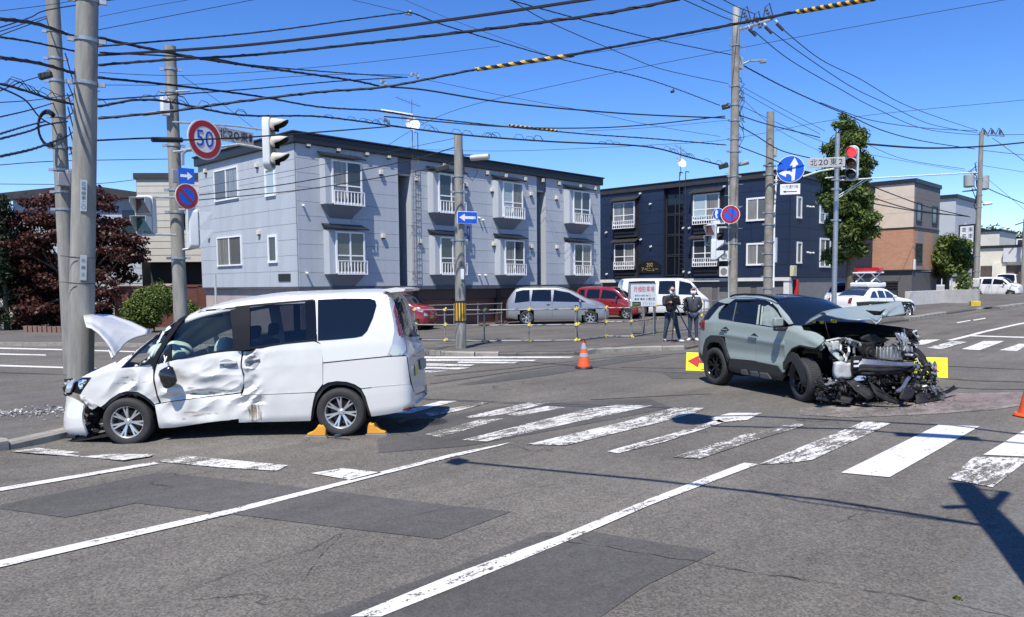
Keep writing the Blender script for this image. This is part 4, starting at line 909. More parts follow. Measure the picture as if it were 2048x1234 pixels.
b.build('guard_sleeve', [mat('guard_black', (.015, .015, .015), .5), mat('guard_yellow', (.62, .38, .04), .5)], pD)
s = signroot('one_way_sign', G0(936, 439, 0) * 0 + AT(936, 439, pD.location.dot(fw) + .1) - fw * .35, -110, 'blue one-way plate with white left arrow on the guarded pole')
b = MB(); b.b2((-.012, -.32, -.18), (0, .32, .18)); b.build('sign_plate', SWH, s, smooth=0, bevel=.01); b = MB(); b.b2((-.004, -.305, -.165), (.003, .305, .165)); b.build('blue_field', SB, s, smooth=0)
b = MB(); flat(b, [(.26, .04), (-.08, .04), (-.08, .11), (-.26, 0), (-.08, -.11), (-.08, -.04), (.26, -.04)], .004, .007); o = b.build('arrow', SWH, s, smooth=0)
s = signroot('stop_line_sign', AT(937, 467, 24.6), -62, 'narrow dark blue plate with the character 停 below the left-arrow sign')
b = MB(); b.b2((-.012, -.14, -.23), (0, .14, .23)); b.build('sign_plate', mat('sign_deep_blue', (.01, .03, .28), .4), s, smooth=0); text('lettering', '停', .26, SWH, s, (.003, 0, .02), (R(90), 0, R(90)), .001, width=.17)
b = MB(); b.b2((-.012, -.14, -.34), (0, .14, -.25)); b.build('sub_plate', mat('name_plate_grey', (.4, .4, .38)), s, smooth=0)
b = MB(); b.cyl(DC(942, 316, pD, 23.6), DC(978, 313, pD, 23.4), .09, n=12); b.build('transformer_box', mat('pale_metal', (.55, .55, .52), .4, .3), pD)
b = MB(); b.tube([DC(920, 310, pD, 23.9), DC(945, 310, pD, 23.7)], .02, 5); b.tube([DC(925, 315, pD, 23.8), DC(930, 345, pD, 23.8), DC(945, 362, pD, 23.7), DC(955, 345, pD, 23.6), DC(952, 322, pD, 23.6)], .01, 4); b.tube([DC(924, 290, pD, 23.8), DC(928, 330, pD, 23.8), DC(924, 360, pD, 23.9)], .014, 4); b.build('cable_loop', CABLE, pD)
b = MB(); b.b2((-.05, -.19, 2.05), (.05, -.17, 2.35)); b.build('sticker_plate', SWH, pD, smooth=0, rot=(0, 0, R(-20)))
for k in range(6):
    b = MB(); b.cyl((0, -.15, 1.9 + k * .6), (0, -.17, 1.9 + k * .6), .012, n=6); o = b.build('bolt', DARK, pD, rot=(0, 0, R(-25)))
# -- pole E
def groundz(x, y): return zg(x, y)
def standpole(px, D, ytop, r0, r1, m, label, ybase_px=600, **k):
    p = AT(px, ybase_px, D); z = zg(p.x, p.y) + .08; t = AT(px, ytop, D)
    return pole_obj(k.pop('name', 'utility_pole'), Vector((p.x, p.y, z)), t.z, r0, r1, m, label, **k)
WCONC = mat('weathered_concrete', (.25, .235, .20), .9, var=.38, vs=3.5, bump=.3, bs=40)
pE = standpole(1465, 26, 30, .165, .115, WCONC, 'tall weathered pole with insulators on top, in front of the navy block', bands=[3.2, 4.4, 5.4, 6.2, 6.6, 7.2, 7.7, 8.3, 9.6])
b = MB(); b.b2((-.05, -.05, 0), (.05, .05, 2.8)); H_E = AT(1465, 30, 26).z - pE.location.z
b = MB(); b.cyl((0, 0, H_E - 2.3), (0, 0, H_E), .12, n=12); b.build('pole_top_pipe', mat('pale_pole_top', (.42, .44, .42), .6, var=.15, vs=3), pE)
b = MB(); b.tube([DC(1470, 62, pE, 26), DC(1540, 40, pE, 26)], .045, 6); b.build('cross_arm', STEEL, pE)
b = MB()
for (x, y) in [(1492, 20), (1515, 30), (1537, 14)]:
    for k in range(4): p = DC(x + k * 3 - 4, y + 8 + k * 6, pE, 26); b.cyl(p, p + Vector((0, 0, .06)), .06, .05, n=8)
    b.tube([DC(x - 12, y + 30, pE, 26), DC(x - 6, y, pE, 26), DC(x + 2, y - 8, pE, 26), DC(x + 10, y + 22, pE, 26)], .022, 5)
for (x, y) in [(1498, 58), (1530, 53), (1553, 47)]:
    p = DC(x, y, pE, 26); q = DC(x + 14, y + 14, pE, 26); b.cyl(p, q, .055, .05, n=8)
b.build('insulator', mat('insulator_dark', (.04, .04, .05), .4), pE)
b = MB()
for (x, y) in [(1495, 52), (1527, 47), (1550, 41)]: p = DC(x, y, pE, 26); b.cyl(p, p + Vector((.05, -.05, -.06)), .05, .04, n=8)
b.build('white_insulator', WHITE, pE)
conn_box(pE, DC(1476, 127, pE, 25.8), (.26, .26, .38), mat('pale_metal', (.55, .55, .52)))
b = MB(); b.tube([DC(1486, 128, pE, 26), DC(1500, 122, pE, 26), DC(1530, 121, pE, 26)], .03, 6); b.cyl(DC(1520, 123, pE, 26), DC(1532, 122, pE, 26), .07, n=6); b.build('service_arm', STEEL, pE)
b = MB(); rr = random.Random(3)
for k in range(14):
    y = 150 + k * 9; pts = [DC(1470 + rr.uniform(0, 4), y, pE, 25.9)]
    for j in range(3): pts.append(DC(1474 + rr.uniform(0, 16), y + rr.uniform(-4, 26), pE, 25.9))
    pts.append(DC(1470, y + 40, pE, 25.9)); b.tube(pts, .010, 4)
b.build('cable_tangle', CABLE, pE)
b = MB(); b.tube([DC(1458, 330, pE, 25.8), DC(1457, 620, pE, 25.8)], .022, 6); b.build('conduit', mat('pale_pole_top', (.42, .44, .42)), pE)
b = MB(); b.cyl(DC(1478, 330, pE, 25.9), DC(1496, 324, pE, 25.9), .05, .085, n=10); b.build('street_lamp_head', GREYP, pE)
b = MB(); b.b2((-.09, -.13, 3.05), (.09, .13, 3.55)); b.build('black_sleeve', DARK, pE); 
b = MB(); b.tube([(0, 0, 0), (.3, 0, 0)], .01, 4); f0 = None
for k in range(20):
    if f0 is None: o = b.build('step_bolt', STEEL, pE); f0 = o.data
    else: o = link_mesh('step_bolt', f0, pE)
    o.location = (0, 0, 3.7 + k * .36); o.rotation_euler = (0, 0, R(-46 + 180 * (k % 2)))
noparking(AT(1461, 429, 25.4), 212, 'round no-parking sign in front of the tall weathered pole', .30)
s = signroot('pedestrian_zone_sign', AT(1437, 428, 26.6), 215, 'small round blue sign half hidden by the no-parking sign'); b = MB(); disc(b, .2, -.012, 0); b.build('sign_plate', SWH, s, smooth=0); b = MB(); disc(b, .185, .001, .004); b.build('blue_field', SB, s, smooth=0)
b = MB(); flat(b, [(-.10, .12), (-.04, .14), (-.02, .02), (-.06, -.02), (-.02, -.14), (-.08, -.14), (-.12, 0)], .005, .007); flat(b, [(.04, .02), (.09, .03), (.10, -.12), (.05, -.12)], .005, .007); b.build('figure', SWH, s, smooth=0)
b = MB(); b.b2((-.01, -.22, -.34), (.0, .22, -.22)); b.build('sub_plate', SWH, s, smooth=0)
signal(AT(1421, 470, 25.2), 190, [mat('lens_red_dim', (.35, .03, .04), .2, coat=.5), LGN], 'pedestrian signal with faded red lens beside the weathered pole', ped=True, sc=.95)
signal(AT(1434, 500, 25.0), -75, [LR, LGN], 'pedestrian signal turned sideways below the small blue sign', ped=True, sc=.95)
b = MB(); b.tube([DC(1462, 455, pE, 25.8), DC(1436, 455, pE, 25.1), DC(1436, 466, pE, 25.05)], .028, 6); b.tube([DC(1462, 520, pE, 25.8), DC(1432, 510, pE, 25.2)], .02, 6); b.build('bracket_arm', SIGW, pE)
# -- pole F with round blue sign
pF = standpole(1535, 27.2, 230, .16, .125, WCONC, 'shorter banded concrete pole behind the round blue arrow sign', bands=[.9, 1.3, 1.7, 2.1, 2.5, 2.9, 3.3, 3.9, 4.3, 5.6, 5.9])
conn_box(pF, DC(1550, 304, pF, 27), (.14, .1, .34), mat('pale_metal', (.55, .55, .52)))
b = MB(); b.tube([DC(1553, 350, pF, 27.1), DC(1549, 420, pF, 27.1), DC(1547, 575, pF, 27.1)], .03, 6); b.tube([DC(1538, 361, pF, 27.1), DC(1565, 360, pF, 26.6)], .02, 6); b.tube([DC(1540, 372, pF, 27.1), DC(1556, 367, pF, 26.8)], .02, 6); b.build('conduit', WHITE, pF)
b = MB(); b.box(DC(1552, 500, pF, 27.1), (.1, .05, .85)); b.build('thin_panel', mat('pale_plate', (.45, .5, .55), .5), pF)
s = signroot('direction_sign', AT(1581, 338, 26.3), 207, 'round blue sign with white straight-ahead and left-turn arrows'); r = .45
b = MB(); disc(b, r, -.015, 0); b.build('sign_plate', SWH, s, smooth=0); b = MB(); disc(b, r * .955, .001, .004); b.build('blue_field', SB, s, smooth=0)
k_ = r / 260.0
def A(pts): return [((x - 422) * k_, -(y - 484) * k_) for x, y in pts]
b = MB(); flat(b, A([(495, 265), (565, 400), (520, 420), (500, 708), (443, 708), (460, 420), (408, 418)]), .005, .008)
flat(b, A([(205, 560), (355, 478), (350, 525), (400, 522), (450, 545), (447, 640), (425, 600), (390, 578), (345, 575), (342, 635)]), .005, .0078); b.build('arrow', SWH, s, smooth=0)
b = MB(); b.b2((-.012, -.32, -.85), (0, .32, -.5)); o = b.build('sub_plate', SWH, s, smooth=0, bevel=.01)
text('lettering', '一方通行路', .13, mat('sign_grey_ink', (.12, .12, .12), .5), o, (.003, 0, -.6), (R(90), 0, R(90)), .001, width=.52)
b = MB(); flat(b, [(.22, .012), (-.14, .012), (-.14, .04), (-.24, 0), (-.14, -.04), (-.14, -.012), (.22, -.012)], .001, .004); b.build('arrow', mat('sign_black_ink', (.02, .02, .02), .5), o, smooth=0, loc=(.001, 0, -.75))
# -- pole G signal mast
pG = standpole(1668, 25.6, 272, .085, .07, STEEL, 'slim galvanised signal mast before the big green tree', name='signal_mast', bands=[3.9, 4.9, 5.2, 5.6], cat='signal mast')
sG = signal(AT(1704, 326, 25.2), 188, [LRON, LY, mat('lens_blue_off', (.02, .05, .09), .15, coat=.6)], 'vehicle signal with its red lamp lit in front of the big green tree', visor=SIGW, sc=.98)
b = MB(); b.tube([DC(1606, 353, pG, 25.8), DC(1640, 342, pG, 25.6), DC(1665, 338, pG, 25.4), DC(1695, 337, pG, 25.3)], .028, 6); b.tube([DC(1670, 360, pG, 25.6), DC(1700, 360, pG, 25.3), DC(1738, 357, pG, 25.4), DC(1955, 345, pG, 27)], .024, 6)
b.tube([DC(1670, 395, pG, 25.6), DC(1730, 358, pG, 25.4)], .015, 5); b.tube([DC(1673, 398, pG, 25.6), DC(1735, 359, pG, 25.4)], .015, 5); b.tube([DC(1650, 356, pG, 25.5), DC(1690, 352, pG, 25.5)], .022, 5); b.tube([DC(1684, 318, pG, 25.3), DC(1700, 318, pG, 25.3)], .022, 5); b.tube([DC(1684, 318, pG, 25.3), DC(1684, 340, pG, 25.3)], .02, 5)
b.build('signal_arm', SIGW, pG)
s = signroot('street_name_sign', AT(1652, 325, 24.6), 207, 'grey street name plate reading 北20東2 left of the lit red signal')
b = MB(); b.b2((-.02, -.56, -.15), (0, .56, .15)); b.build('sign_plate', mat('name_plate_grey', (.4, .4, .38)), s, smooth=0, bevel=.006)
for i, (ch, w_) in enumerate([('北', .19), ('20', .28), ('東', .2), ('2', .12)]): text('lettering', ch, .24, mat('sign_navy_ink', (.02, .02, .09), .5), s, (.004, [-.36, -.08, .22, .43][i], 0), (R(90), 0, R(90)), .001, width=w_)
# -- pole H far right
pH = standpole(1951, 52, 268, .19, .13, CONC, 'far concrete pole with transformers and street lamp at the right', bands=[2, 3, 6.2, 7, 8.1])
b = MB(); b.cyl(DC(1938, 350, pH, 51.8), DC(1938, 374, pH, 51.8), .32, n=12); b.cyl(DC(1967, 352, pH, 51.8), DC(1966, 379, pH, 51.8), .34, n=12); b.build('transformer', mat('transformer_grey', (.3, .32, .32), .5, var=.15), pH, bevel=.03)
b = MB(); b.tube([DC(1925, 383, pH, 52), DC(1975, 378, pH, 52)], .05, 5); b.tube([DC(1956, 268, pH, 52), DC(2008, 272, pH, 52)], .05, 5); b.tube([DC(1940, 352, pH, 52), DC(1956, 345, pH, 52)], .05, 5); b.build('cross_arm', STEEL, pH)
b = MB()
for x in (1968, 1984, 2000):
    b.tube([DC(x - 8, 268, pH, 52), DC(x - 2, 256, pH, 52), DC(x + 3, 262, pH, 52), DC(x + 9, 273, pH, 52)], .03, 5); p = DC(x, 268, pH, 52); b.cyl(p, p + Vector((0, 0, .3)), .09, .05, n=8)
b.build('insulator', mat('insulator_dark', (.04, .04, .05), .4), pH)
b = MB(); b.tube([DC(1956, 410, pH, 52), DC(1968, 407, pH, 52)], .04, 5); b.cyl(DC(1967, 408, pH, 52), DC(1984, 406, pH, 52), .12, .1, n=10); b.build('street_lamp_head', WHITE, pH, bevel=.03)
b = MB(); rr = random.Random(9)
for k in range(12):
    y = 325 + k * 7; b.tube([DC(1953, y, pH, 51.8), DC(1945 + rr.uniform(-8, 20), y + rr.uniform(-6, 12), pH, 51.7), DC(1953, y + 20, pH, 51.8)], .03, 4)
b.build('cable_tangle', CABLE, pH)
b = MB(); b.b2((-.21, -.21, .9), (.21, .21, 1.55)); b.build('wrapped_poster', mat('pole_wrap', (.5, .5, .48), .7), pH, bevel=.08)
# yellow sand box at its foot, board leaning behind
p = GG(1950, 614); sb = empty('planter_box', p, rz=R(20), label='small yellow box of weeds at the foot of the far pole', cat='box'); b = MB(); b.b2((-.3, -.25, 0), (.35, .25, .38)); b.build('box', mat('yellow_box', (.6, .42, .03), .6, var=.2), sb, bevel=.02)
pI = standpole(2044, 70, 438, .17, .14, CONC, 'most distant pole cut by the right edge of the photo', bands=[5, 6])
b = MB(); b.tube([DC(2030, 450, pI, 70), DC(2060, 440, pI, 70)], .05, 5); b.build('cross_arm', DARK, pI)
# -- small slim posts
b = MB(); q = PY(432, 575, 24); b.tube([(0, 0, 0), (0, 0, AT(432, 548, 30).z)], .04, 6); o = b.build('marker_post', mat('pale_pole_top', (.42, .44, .42))); g = AT(432, 600, 30); o.location = (g.x, g.y, 0); tag(o, 'thin pale post rising behind the white van roof', 'post')

# ---- masts behind the camera whose shadows fall across the road (outside the frame)
def shadow_base(px, py, h): g = G0(px, py); k = h / math.tan(R(SUN_EL)); return Vector((g.x - math.cos(R(SUN_AZ + 180)) * k, g.y - math.sin(R(SUN_AZ + 180)) * k, 0))
hA = 6.9; bA = shadow_base(1927, 970, hA); bA.z = 0
sA = pole_obj('signal_mast', bA, .5, .17, .17, CONC, 'thick concrete signal mast just outside the frame, seen by its shadow', cat='signal mast')
def sh(px, py, h): return shadow_base(px, py, h) + Vector((0, 0, h)) - bA
tp = G0(1927, 970); k_ = hA / math.tan(R(SUN_EL)); bb2 = Vector((tp.x - math.cos(R(24)) * k_, tp.y - math.sin(R(24)) * k_, -.1)) - bA
b = MB(); b.cyl(bb2, (0, 0, hA), .16, .12, n=16); b.build('leaning_shaft', CONC, sA); [c for c in sA.children if c.name.startswith('pole')][0].location = bb2
b = MB(); b.tube([sh(1975, 1052, 5.3), sh(1650, 1000, 5.5), sh(1300, 960, 5.6), sh(905, 922, 5.7)], .035, 6); b.tube([sh(1990, 1055, 5.2), sh(1600, 1003, 5.4), sh(1500, 980, 5.5)], .015, 5)
b.tube([sh(1960, 1040, 5.3), sh(2010, 985, 5.9), sh(2018, 985, 5.9)], .06, 6); b.tube([sh(1955, 1012, 5.6), sh(1885, 1015, 5.6)], .05, 6); b.tube([sh(2018, 985, 5.9), sh(1930, 975, 6.2)], .02, 5); b.build('signal_arm', STEEL, sA)
b = MB(); b.box(sh(915, 923, 5.65), (.12, .2, .3)); b.build('arm_end_box', GREYP, sA); 
tip = shadow_base(1370, 839, 7.0); pt = Vector((tip.x, tip.y, 7.0)); base2 = shadow_base(2330, 905, 7.0)
s2 = empty('signal_mast', (base2.x, base2.y, 0), label='slim street mast outside the right edge, seen by its arm and lamp shadow', cat='signal mast')
b = MB(); b.tube([(0, 0, 0), (0, 0, 7.1)], .07, 8); b.build('pole', STEEL, s2)
def sh2(px, py, h): return shadow_base(px, py, h) + Vector((0, 0, h)) - s2.location
b = MB(); b.tube([sh2(2330, 905, 7.0), sh2(1900, 851, 7.0), sh2(1500, 832, 7.0), sh2(1400, 834, 7.0)], .045, 6); b.tube([sh2(2330, 915, 6.9), sh2(1960, 880, 6.9), sh2(1700, 858, 6.9), sh2(1420, 852, 6.9)], .04, 6); b.build('signal_arm', STEEL, s2)
b = MB(); c = sh2(1385, 838, 7.0); b.lathe([(0, -.06), (.42, -.06), (.42, .06), (0, .06)], 8, Matrix.Rotation(R(60), 3, 'X'), c); b.build('lamp_housing', GREYP, s2); b = MB(); b.tube([sh2(1790, 868, 6.9), sh2(1960, 878, 6.9)], .13, 8); b.build('sign_back', GREYP, s2)

# ================================================================== OVERHEAD CABLES
WIRES = []
def wire(pts, d0, d1, r, label, m=CABLE, wrap=False, hooks=0, name='cable', cat='cable', group=None):
    """pts: photo points along the cable; it runs from depth d0 to depth d1"""
    n = len(pts); L_ = [0]
    for a, c in zip(pts, pts[1:]): L_.append(L_[-1] + math.hypot(c[0] - a[0], c[1] - a[1]))
    P3 = []
    for (x, y), l in zip(pts, L_):
        t = l / L_[-1]; D = 1 / ((1 - t) / d0 + t / d1); P3.append(AT(x, y, D))
    # smooth
    out = []
    for i in range(len(P3) - 1):
        p0, p1, p2, p3 = P3[max(i - 1, 0)], P3[i], P3[i + 1], P3[min(i + 2, len(P3) - 1)]
        seg = 8 if len(P3) > 2 else 14
        for k in range(seg):
            t = k / seg; out.append(.5 * ((2 * p1) + (-p0 + p2) * t + (2 * p0 - 5 * p1 + 4 * p2 - p3) * t * t + (-p0 + 3 * p1 - 3 * p2 + p3) * t ** 3))
    out.append(P3[-1]); b = MB(); b.tube(out, r, 5)
    o0 = b.build(name, m, None)
    mid = out[0]
    if wrap:      # a second strand wound round the messenger
        tot = sum((c - a).length for a, c in zip(out, out[1:])); N = int(tot / .11); w2 = []; b = MB(); acc = 0
        for a, c in zip(out, out[1:]):
            l = (c - a).length; k = max(2, int(l / .09))
            d = (c - a).normalized(); u = d.orthogonal().normalized(); v = d.cross(u)
            for q in range(k):
                ph = (acc + l * q / k) * 14; w2.append(a.lerp(c, q / k) + (u * math.cos(ph) + v * math.sin(ph)) * r * .85)
            acc += l
        b.tube(w2, r * .6, 4); s_ = b.build('lashing', m, o0)
    if hooks:
        b = MB(); rr = random.Random(int(r * 1e5) + n)
        for k in range(hooks):
            i = rr.randrange(len(out) - 2); a = out[i]; c = out[i + 1]; s_ = (c - a).length
            t0 = rr.random(); p = a.lerp(c, t0); d = (c - a).normalized(); h_ = rr.uniform(.06, .16); b.tube([p, p + d * .1 + Vector((0, 0, h_)), p + d * .25 + Vector((0, 0, h_ * .9)), p + d * .36], r * .35, 3)
        b.build('hanger_loop', m, o0)['kind'] = 'stuff'
    tag(o0, label, cat, group); return o0
TA = 11.6
W_ = [
 ([(0, 38), (75, 48), (152, 75)], 9, TA, .022, 'upper lashed cable running from the left edge to the thick pole', 1),
 ([(198, 76), (330, 104), (420, 120), (560, 140), (700, 160), (758, 172)], TA, 19, .022, 'lashed cable falling from the thick pole to the midair junction', 1),
 ([(0, 74), (70, 85), (152, 103)], 9, TA, .013, 'second thin cable from the left edge to the thick pole', 1),
 ([(0, 115), (80, 127), (150, 147)], 9, TA, .022, 'third cable from the left edge to the thick pole', 1),
 ([(194, 155), (350, 171), (512, 192), (640, 214), (760, 222), (830, 233)], TA, 21, .018, 'long cable dropping from the thick pole past the white splice sleeve', 1),
 ([(830, 233), (1000, 252), (1170, 268), (1300, 277), (1452, 290)], 21, 26, .018, 'lower cable from the splice sleeve to the weathered pole', 1),
 ([(0, 168), (40, 178), (120, 203), (195, 212), (270, 200), (340, 204), (480, 230), (620, 232), (700, 240), (770, 250)], 12, 20, .02, 'sagging cable with hanger loops from the left edge past the 50 sign', 1),
 ([(770, 250), (930, 270), (1100, 283), (1290, 293), (1380, 315), (1440, 330)], 20, 26, .024, 'heavy messenger cable with hanger loops above the pale blue block', 0),
 ([(196, 93), (512, 65), (700, 40), (800, 27), (828, 27), (900, 54), (1120, 118), (1300, 160), (1440, 211)], TA, 26, .013, 'thin lashed cable rising to a peak then falling to the weathered pole', 1),
 ([(196, 110), (330, 102), (512, 88), (760, 58), (1000, 25), (1200, -5)], TA, 9, .020, 'smooth thick cable climbing out of the top edge in the middle', 0),
 ([(196, 130), (330, 120), (512, 109), (760, 83), (1000, 55), (1200, 28), (1360, -2)], TA, 9, .018, 'lashed cable climbing out of the top edge right of the middle', 1),
 ([(196, 237), (345, 222), (480, 203), (640, 184), (768, 174), (900, 149), (960, 137)], 13, 16, .022, 'lashed cable rising right to the striped guard', 1),
 ([(1145, 109), (1300, 80), (1470, 48), (1600, 22)], 14.4, 12, .022, 'heavy cable between the two striped guards', 1),
 ([(200, 105), (420, 117), (500, 130), (660, 144), (815, 155)], TA, 19, .012, 'thin cable to the second midair joint, upper strand', 1),
 ([(196, 200), (380, 187), (512, 177), (680, 162), (805, 155)], 13, 19, .012, 'thin cable to the second midair joint, lower strand', 1),
 ([(780, 174), (850, 180), (1000, 204), (1170, 221), (1300, 230), (1450, 236)], 19, 26, .022, 'black cable from the midair junction to the weathered pole', 0),
 ([(768, 233), (1000, 253), (1170, 256), (1300, 249), (1450, 232)], 20, 26, .018, 'smooth cable sagging and rising again to the weathered pole', 0),
 ([(1020, 0), (1150, 36), (1300, 76), (1465, 110)], 16, 26, .013, 'lashed cable from the top edge to the weathered pole', 1),
 ([(1022, 0), (1100, 45), (1250, 110), (1330, 140), (1460, 168)], 16, 26, .010, 'thin cable from the top edge meeting the pole lower down', 0),
 ([(1360, -4), (1436, 30), (1468, 42)], 20, 26, .014, 'left high-voltage line entering at the top', 0),
 ([(1395, -4), (1460, 26), (1488, 36)], 20, 26, .014, 'middle high-voltage line entering at the top', 0),
 ([(1440, -4), (1475, 14), (1510, 28)], 20, 26, .014, 'right high-voltage line entering at the top', 0),
 ([(1508, 62), (1580, 120), (1680, 178), (1750, 216), (1850, 258), (1955, 270)], 26, 52, .016, 'lowest of three high-voltage lines to the far pole', 0),
 ([(1535, 56), (1600, 105), (1700, 172), (1770, 206), (1860, 248), (1955, 266)], 26, 52, .016, 'middle of three high-voltage lines to the far pole', 0),
 ([(1558, 52), (1640, 118), (1720, 158), (1800, 205), (1880, 236), (1955, 261)], 26, 52, .016, 'topmost of three high-voltage lines to the far pole', 0),
 ([(1488, 132), (1560, 170), (1640, 207), (1700, 232), (1768, 262), (1850, 283), (1950, 298)], 26, 52, .022, 'lashed service line from the white box to the far pole', 1),
 ([(1640, 205), (1740, 240), (1850, 256), (1955, 262)], 33, 52, .018, 'thin branch line parting toward the far pole top', 0),
 ([(1100, 116), (1250, 96), (1440, 60)], 18, 26, .005, 'hair-thin wire above the heavy cable', 0),
 ([(760, 300), (900, 224), (1170, 158), (1460, 100), (1700, 55), (2030, -4)], 40, 30, .012, 'thin wire crossing the whole sky up to the right corner', 0),
 ([(740, 295), (1000, 302), (1300, 290), (1460, 278), (1700, 235), (2048, 200)], 40, 34, .010, 'faint wire crossing behind the poles toward the right edge', 0),
 ([(1733, 288), (1850, 296), (1960, 293), (2048, 285), (2120, 278)], 27, 40, .035, 'dark messenger cable crossing at the right behind the lit signal', 0),
 ([(1478, 170), (1560, 215), (1650, 262)], 26, 26, .008, 'upper thin drop wire beside the tree', 0),
 ([(1478, 180), (1560, 226), (1640, 268)], 26, 26, .008, 'lower thin drop wire beside the tree', 0),
 ([(1478, 230), (1533, 248), (1640, 275)], 26, 26, .018, 'cable from the weathered pole over the short banded pole', 0),
 ([(1475, 250), (1510, 270), (1560, 300), (1620, 316)], 26, 26, .018, 'looped cable passing behind the round blue sign', 0),
 ([(1478, 293), (1533, 314), (1570, 330)], 26, 26.4, .018, 'short cable between the weathered and the banded pole', 0),
 ([(1737, 370), (1850, 412), (1940, 434)], 40, 52, .03, 'drooping cable in front of the brick house', 0),
 ([(1735, 392), (1830, 420), (1935, 433)], 40, 52, .03, 'second drooping cable in front of the brick house', 0),
 ([(1735, 405), (1850, 425), (1935, 432)], 40, 52, .03, 'lowest cable in front of the brick house', 0),
 ([(1966, 372), (2000, 388), (2060, 412)], 52, 60, .03, 'cable leaving the far pole down to the right edge', 0),
 ([(1958, 300), (2048, 310)], 52, 60, .02, 'level cable leaving the far pole at the right', 0),
 ([(1958, 270), (2060, 269)], 52, 60, .02, 'top cable leaving the far pole at the right', 0),
 ([(1985, 276), (2060, 330)], 52, 50, .02, 'steep cable falling from the far pole top', 0),
 ([(1958, 330), (2060, 346)], 52, 60, .015, 'faint low cable right of the far pole', 0),
 ([(1700, 270), (1800, 316), (1930, 338)], 45, 52, .015, 'faint slack wire toward the far pole transformers', 0),
 ([(398, 390), (560, 370), (700, 345), (830, 318), (917, 292)], 24, 24, .016, 'cable crossing the pale blue wall to the guarded pole, upper', 1),
 ([(398, 400), (600, 380), (760, 355), (866, 336), (917, 322)], 24, 24, .016, 'cable crossing the pale blue wall to the guarded pole, lower', 0),
 ([(188, 281), (310, 276), (360, 280), (500, 274), (640, 264), (780, 253)], 13, 20, .016, 'cable crossing in front of the 50 sign and the signal', 0),
 ([(360, 280), (500, 277)], 16, 17, .006, 'thin stay beside the 50 sign cable', 0),
 ([(0, 330), (120, 322), (340, 318)], 17, 22, .010, 'low thin wire behind the poles on the left', 0),
 ([(0, 368), (180, 368), (280, 358)], 22, 24, .010, 'lowest thin wire above the left roofs', 0),
 ([(0, 313), (60, 300), (104, 285), (135, 272)], 12, 18, .022, 'bundled cable rising from the left edge to the thinner pole', 1),
 ([(0, 278), (60, 262), (90, 250), (135, 243)], 12, 18, .018, 'cable rising from the left edge to the coil', 1),
 ([(0, 268), (50, 253), (90, 243)], 12, 18, .016, 'upper cable rising from the left edge to the coil', 1),
 ([(0, 234), (60, 220), (110, 205)], 12, 18, .012, 'thin cable from the left edge to the thinner pole', 1),
 ([(0, 182), (40, 165), (84, 152)], 12, 16, .010, 'drop wire with black splice box at the left', 0),
 ([(0, 175), (50, 200), (80, 235), (110, 252)], 12, 18, .016, 'slack cable swooping down to the coil', 0),
 ([(0, 55), (60, 35), (100, 19), (235, -2)], 14, 18, .012, 'first of three fine lines climbing behind the poles', 0),
 ([(0, 63), (100, 30)], 14, 18, .010, 'second of three fine lines climbing behind the poles', 0),
 ([(0, 71), (100, 34)], 14, 18, .010, 'third of three fine lines climbing behind the poles', 0),
 ([(200, 33), (300, 13), (375, 0)], 18, 18, .006, 'faint wire above the middle-left sky', 0),
 ([(362, 150), (440, 205), (515, 262)], 17.6, 24, .006, 'diagonal thin wire behind the street name plate', 0),
 ([(705, 0), (800, 22), (830, 27)], 18, 19, .006, 'hair-thin wire from the top edge to the cable peak', 0),
 ([(810, 0), (900, 38), (1000, 75), (1100, 112)], 22, 22, .006, 'hair-thin wire sloping down across the upper middle sky', 0),
 ([(0, 22), (110, 8), (160, -2)], 14, 16, .006, 'fine wire at the very top left corner', 0),
 ([(190, 170), (400, 168), (640, 150), (830, 150)], 14, 20, .006, 'fine wire behind the lashed cables left of the small joint', 0),
 ([(195, 60), (350, 30), (520, -3)], 12, 15, .006, 'fine wire climbing left of the middle sky', 0),
 ([(198, 145), (400, 150), (700, 128), (1000, 92)], 14, 22, .006, 'fine wire rising gently across the left middle sky', 0),
 ([(1478, 190), (1560, 262), (1700, 330)], 26, 30, .007, 'fine drop wire crossing before the tall tree', 0),
 ([(1478, 210), (1700, 300), (1950, 345)], 27, 50, .010, 'fine slack wire between weathered pole and far pole', 0),
 ([(1170, 262), (1300, 255), (1460, 240)], 24, 26, .006, 'fine wire just left of the weathered pole', 0),
 ([(1960, 345), (2050, 420)], 52, 50, .012, 'fine wire dropping right of the far pole transformers', 0),
 ([(0, 205), (70, 200), (140, 190), (200, 182)], 12, 17, .008, 'fine wire passing behind the thick pole at mid height', 0),
 ([(398, 375), (640, 330), (917, 275)], 24, 24, .008, 'fine upper wire across the pale blue wall', 0),
 ([(845, 158), (1000, 190), (1170, 222), (1300, 250), (1440, 273)], 22, 26, .007, 'faint straight wire over the pale blue block roof', 0),
]
for pts, d0, d1, r_, lab, wr in W_:
    wire(pts, d0, d1, r_, lab, wrap=bool(wr) and r_ > .011, hooks=26 if 'hanger' in lab else 0)
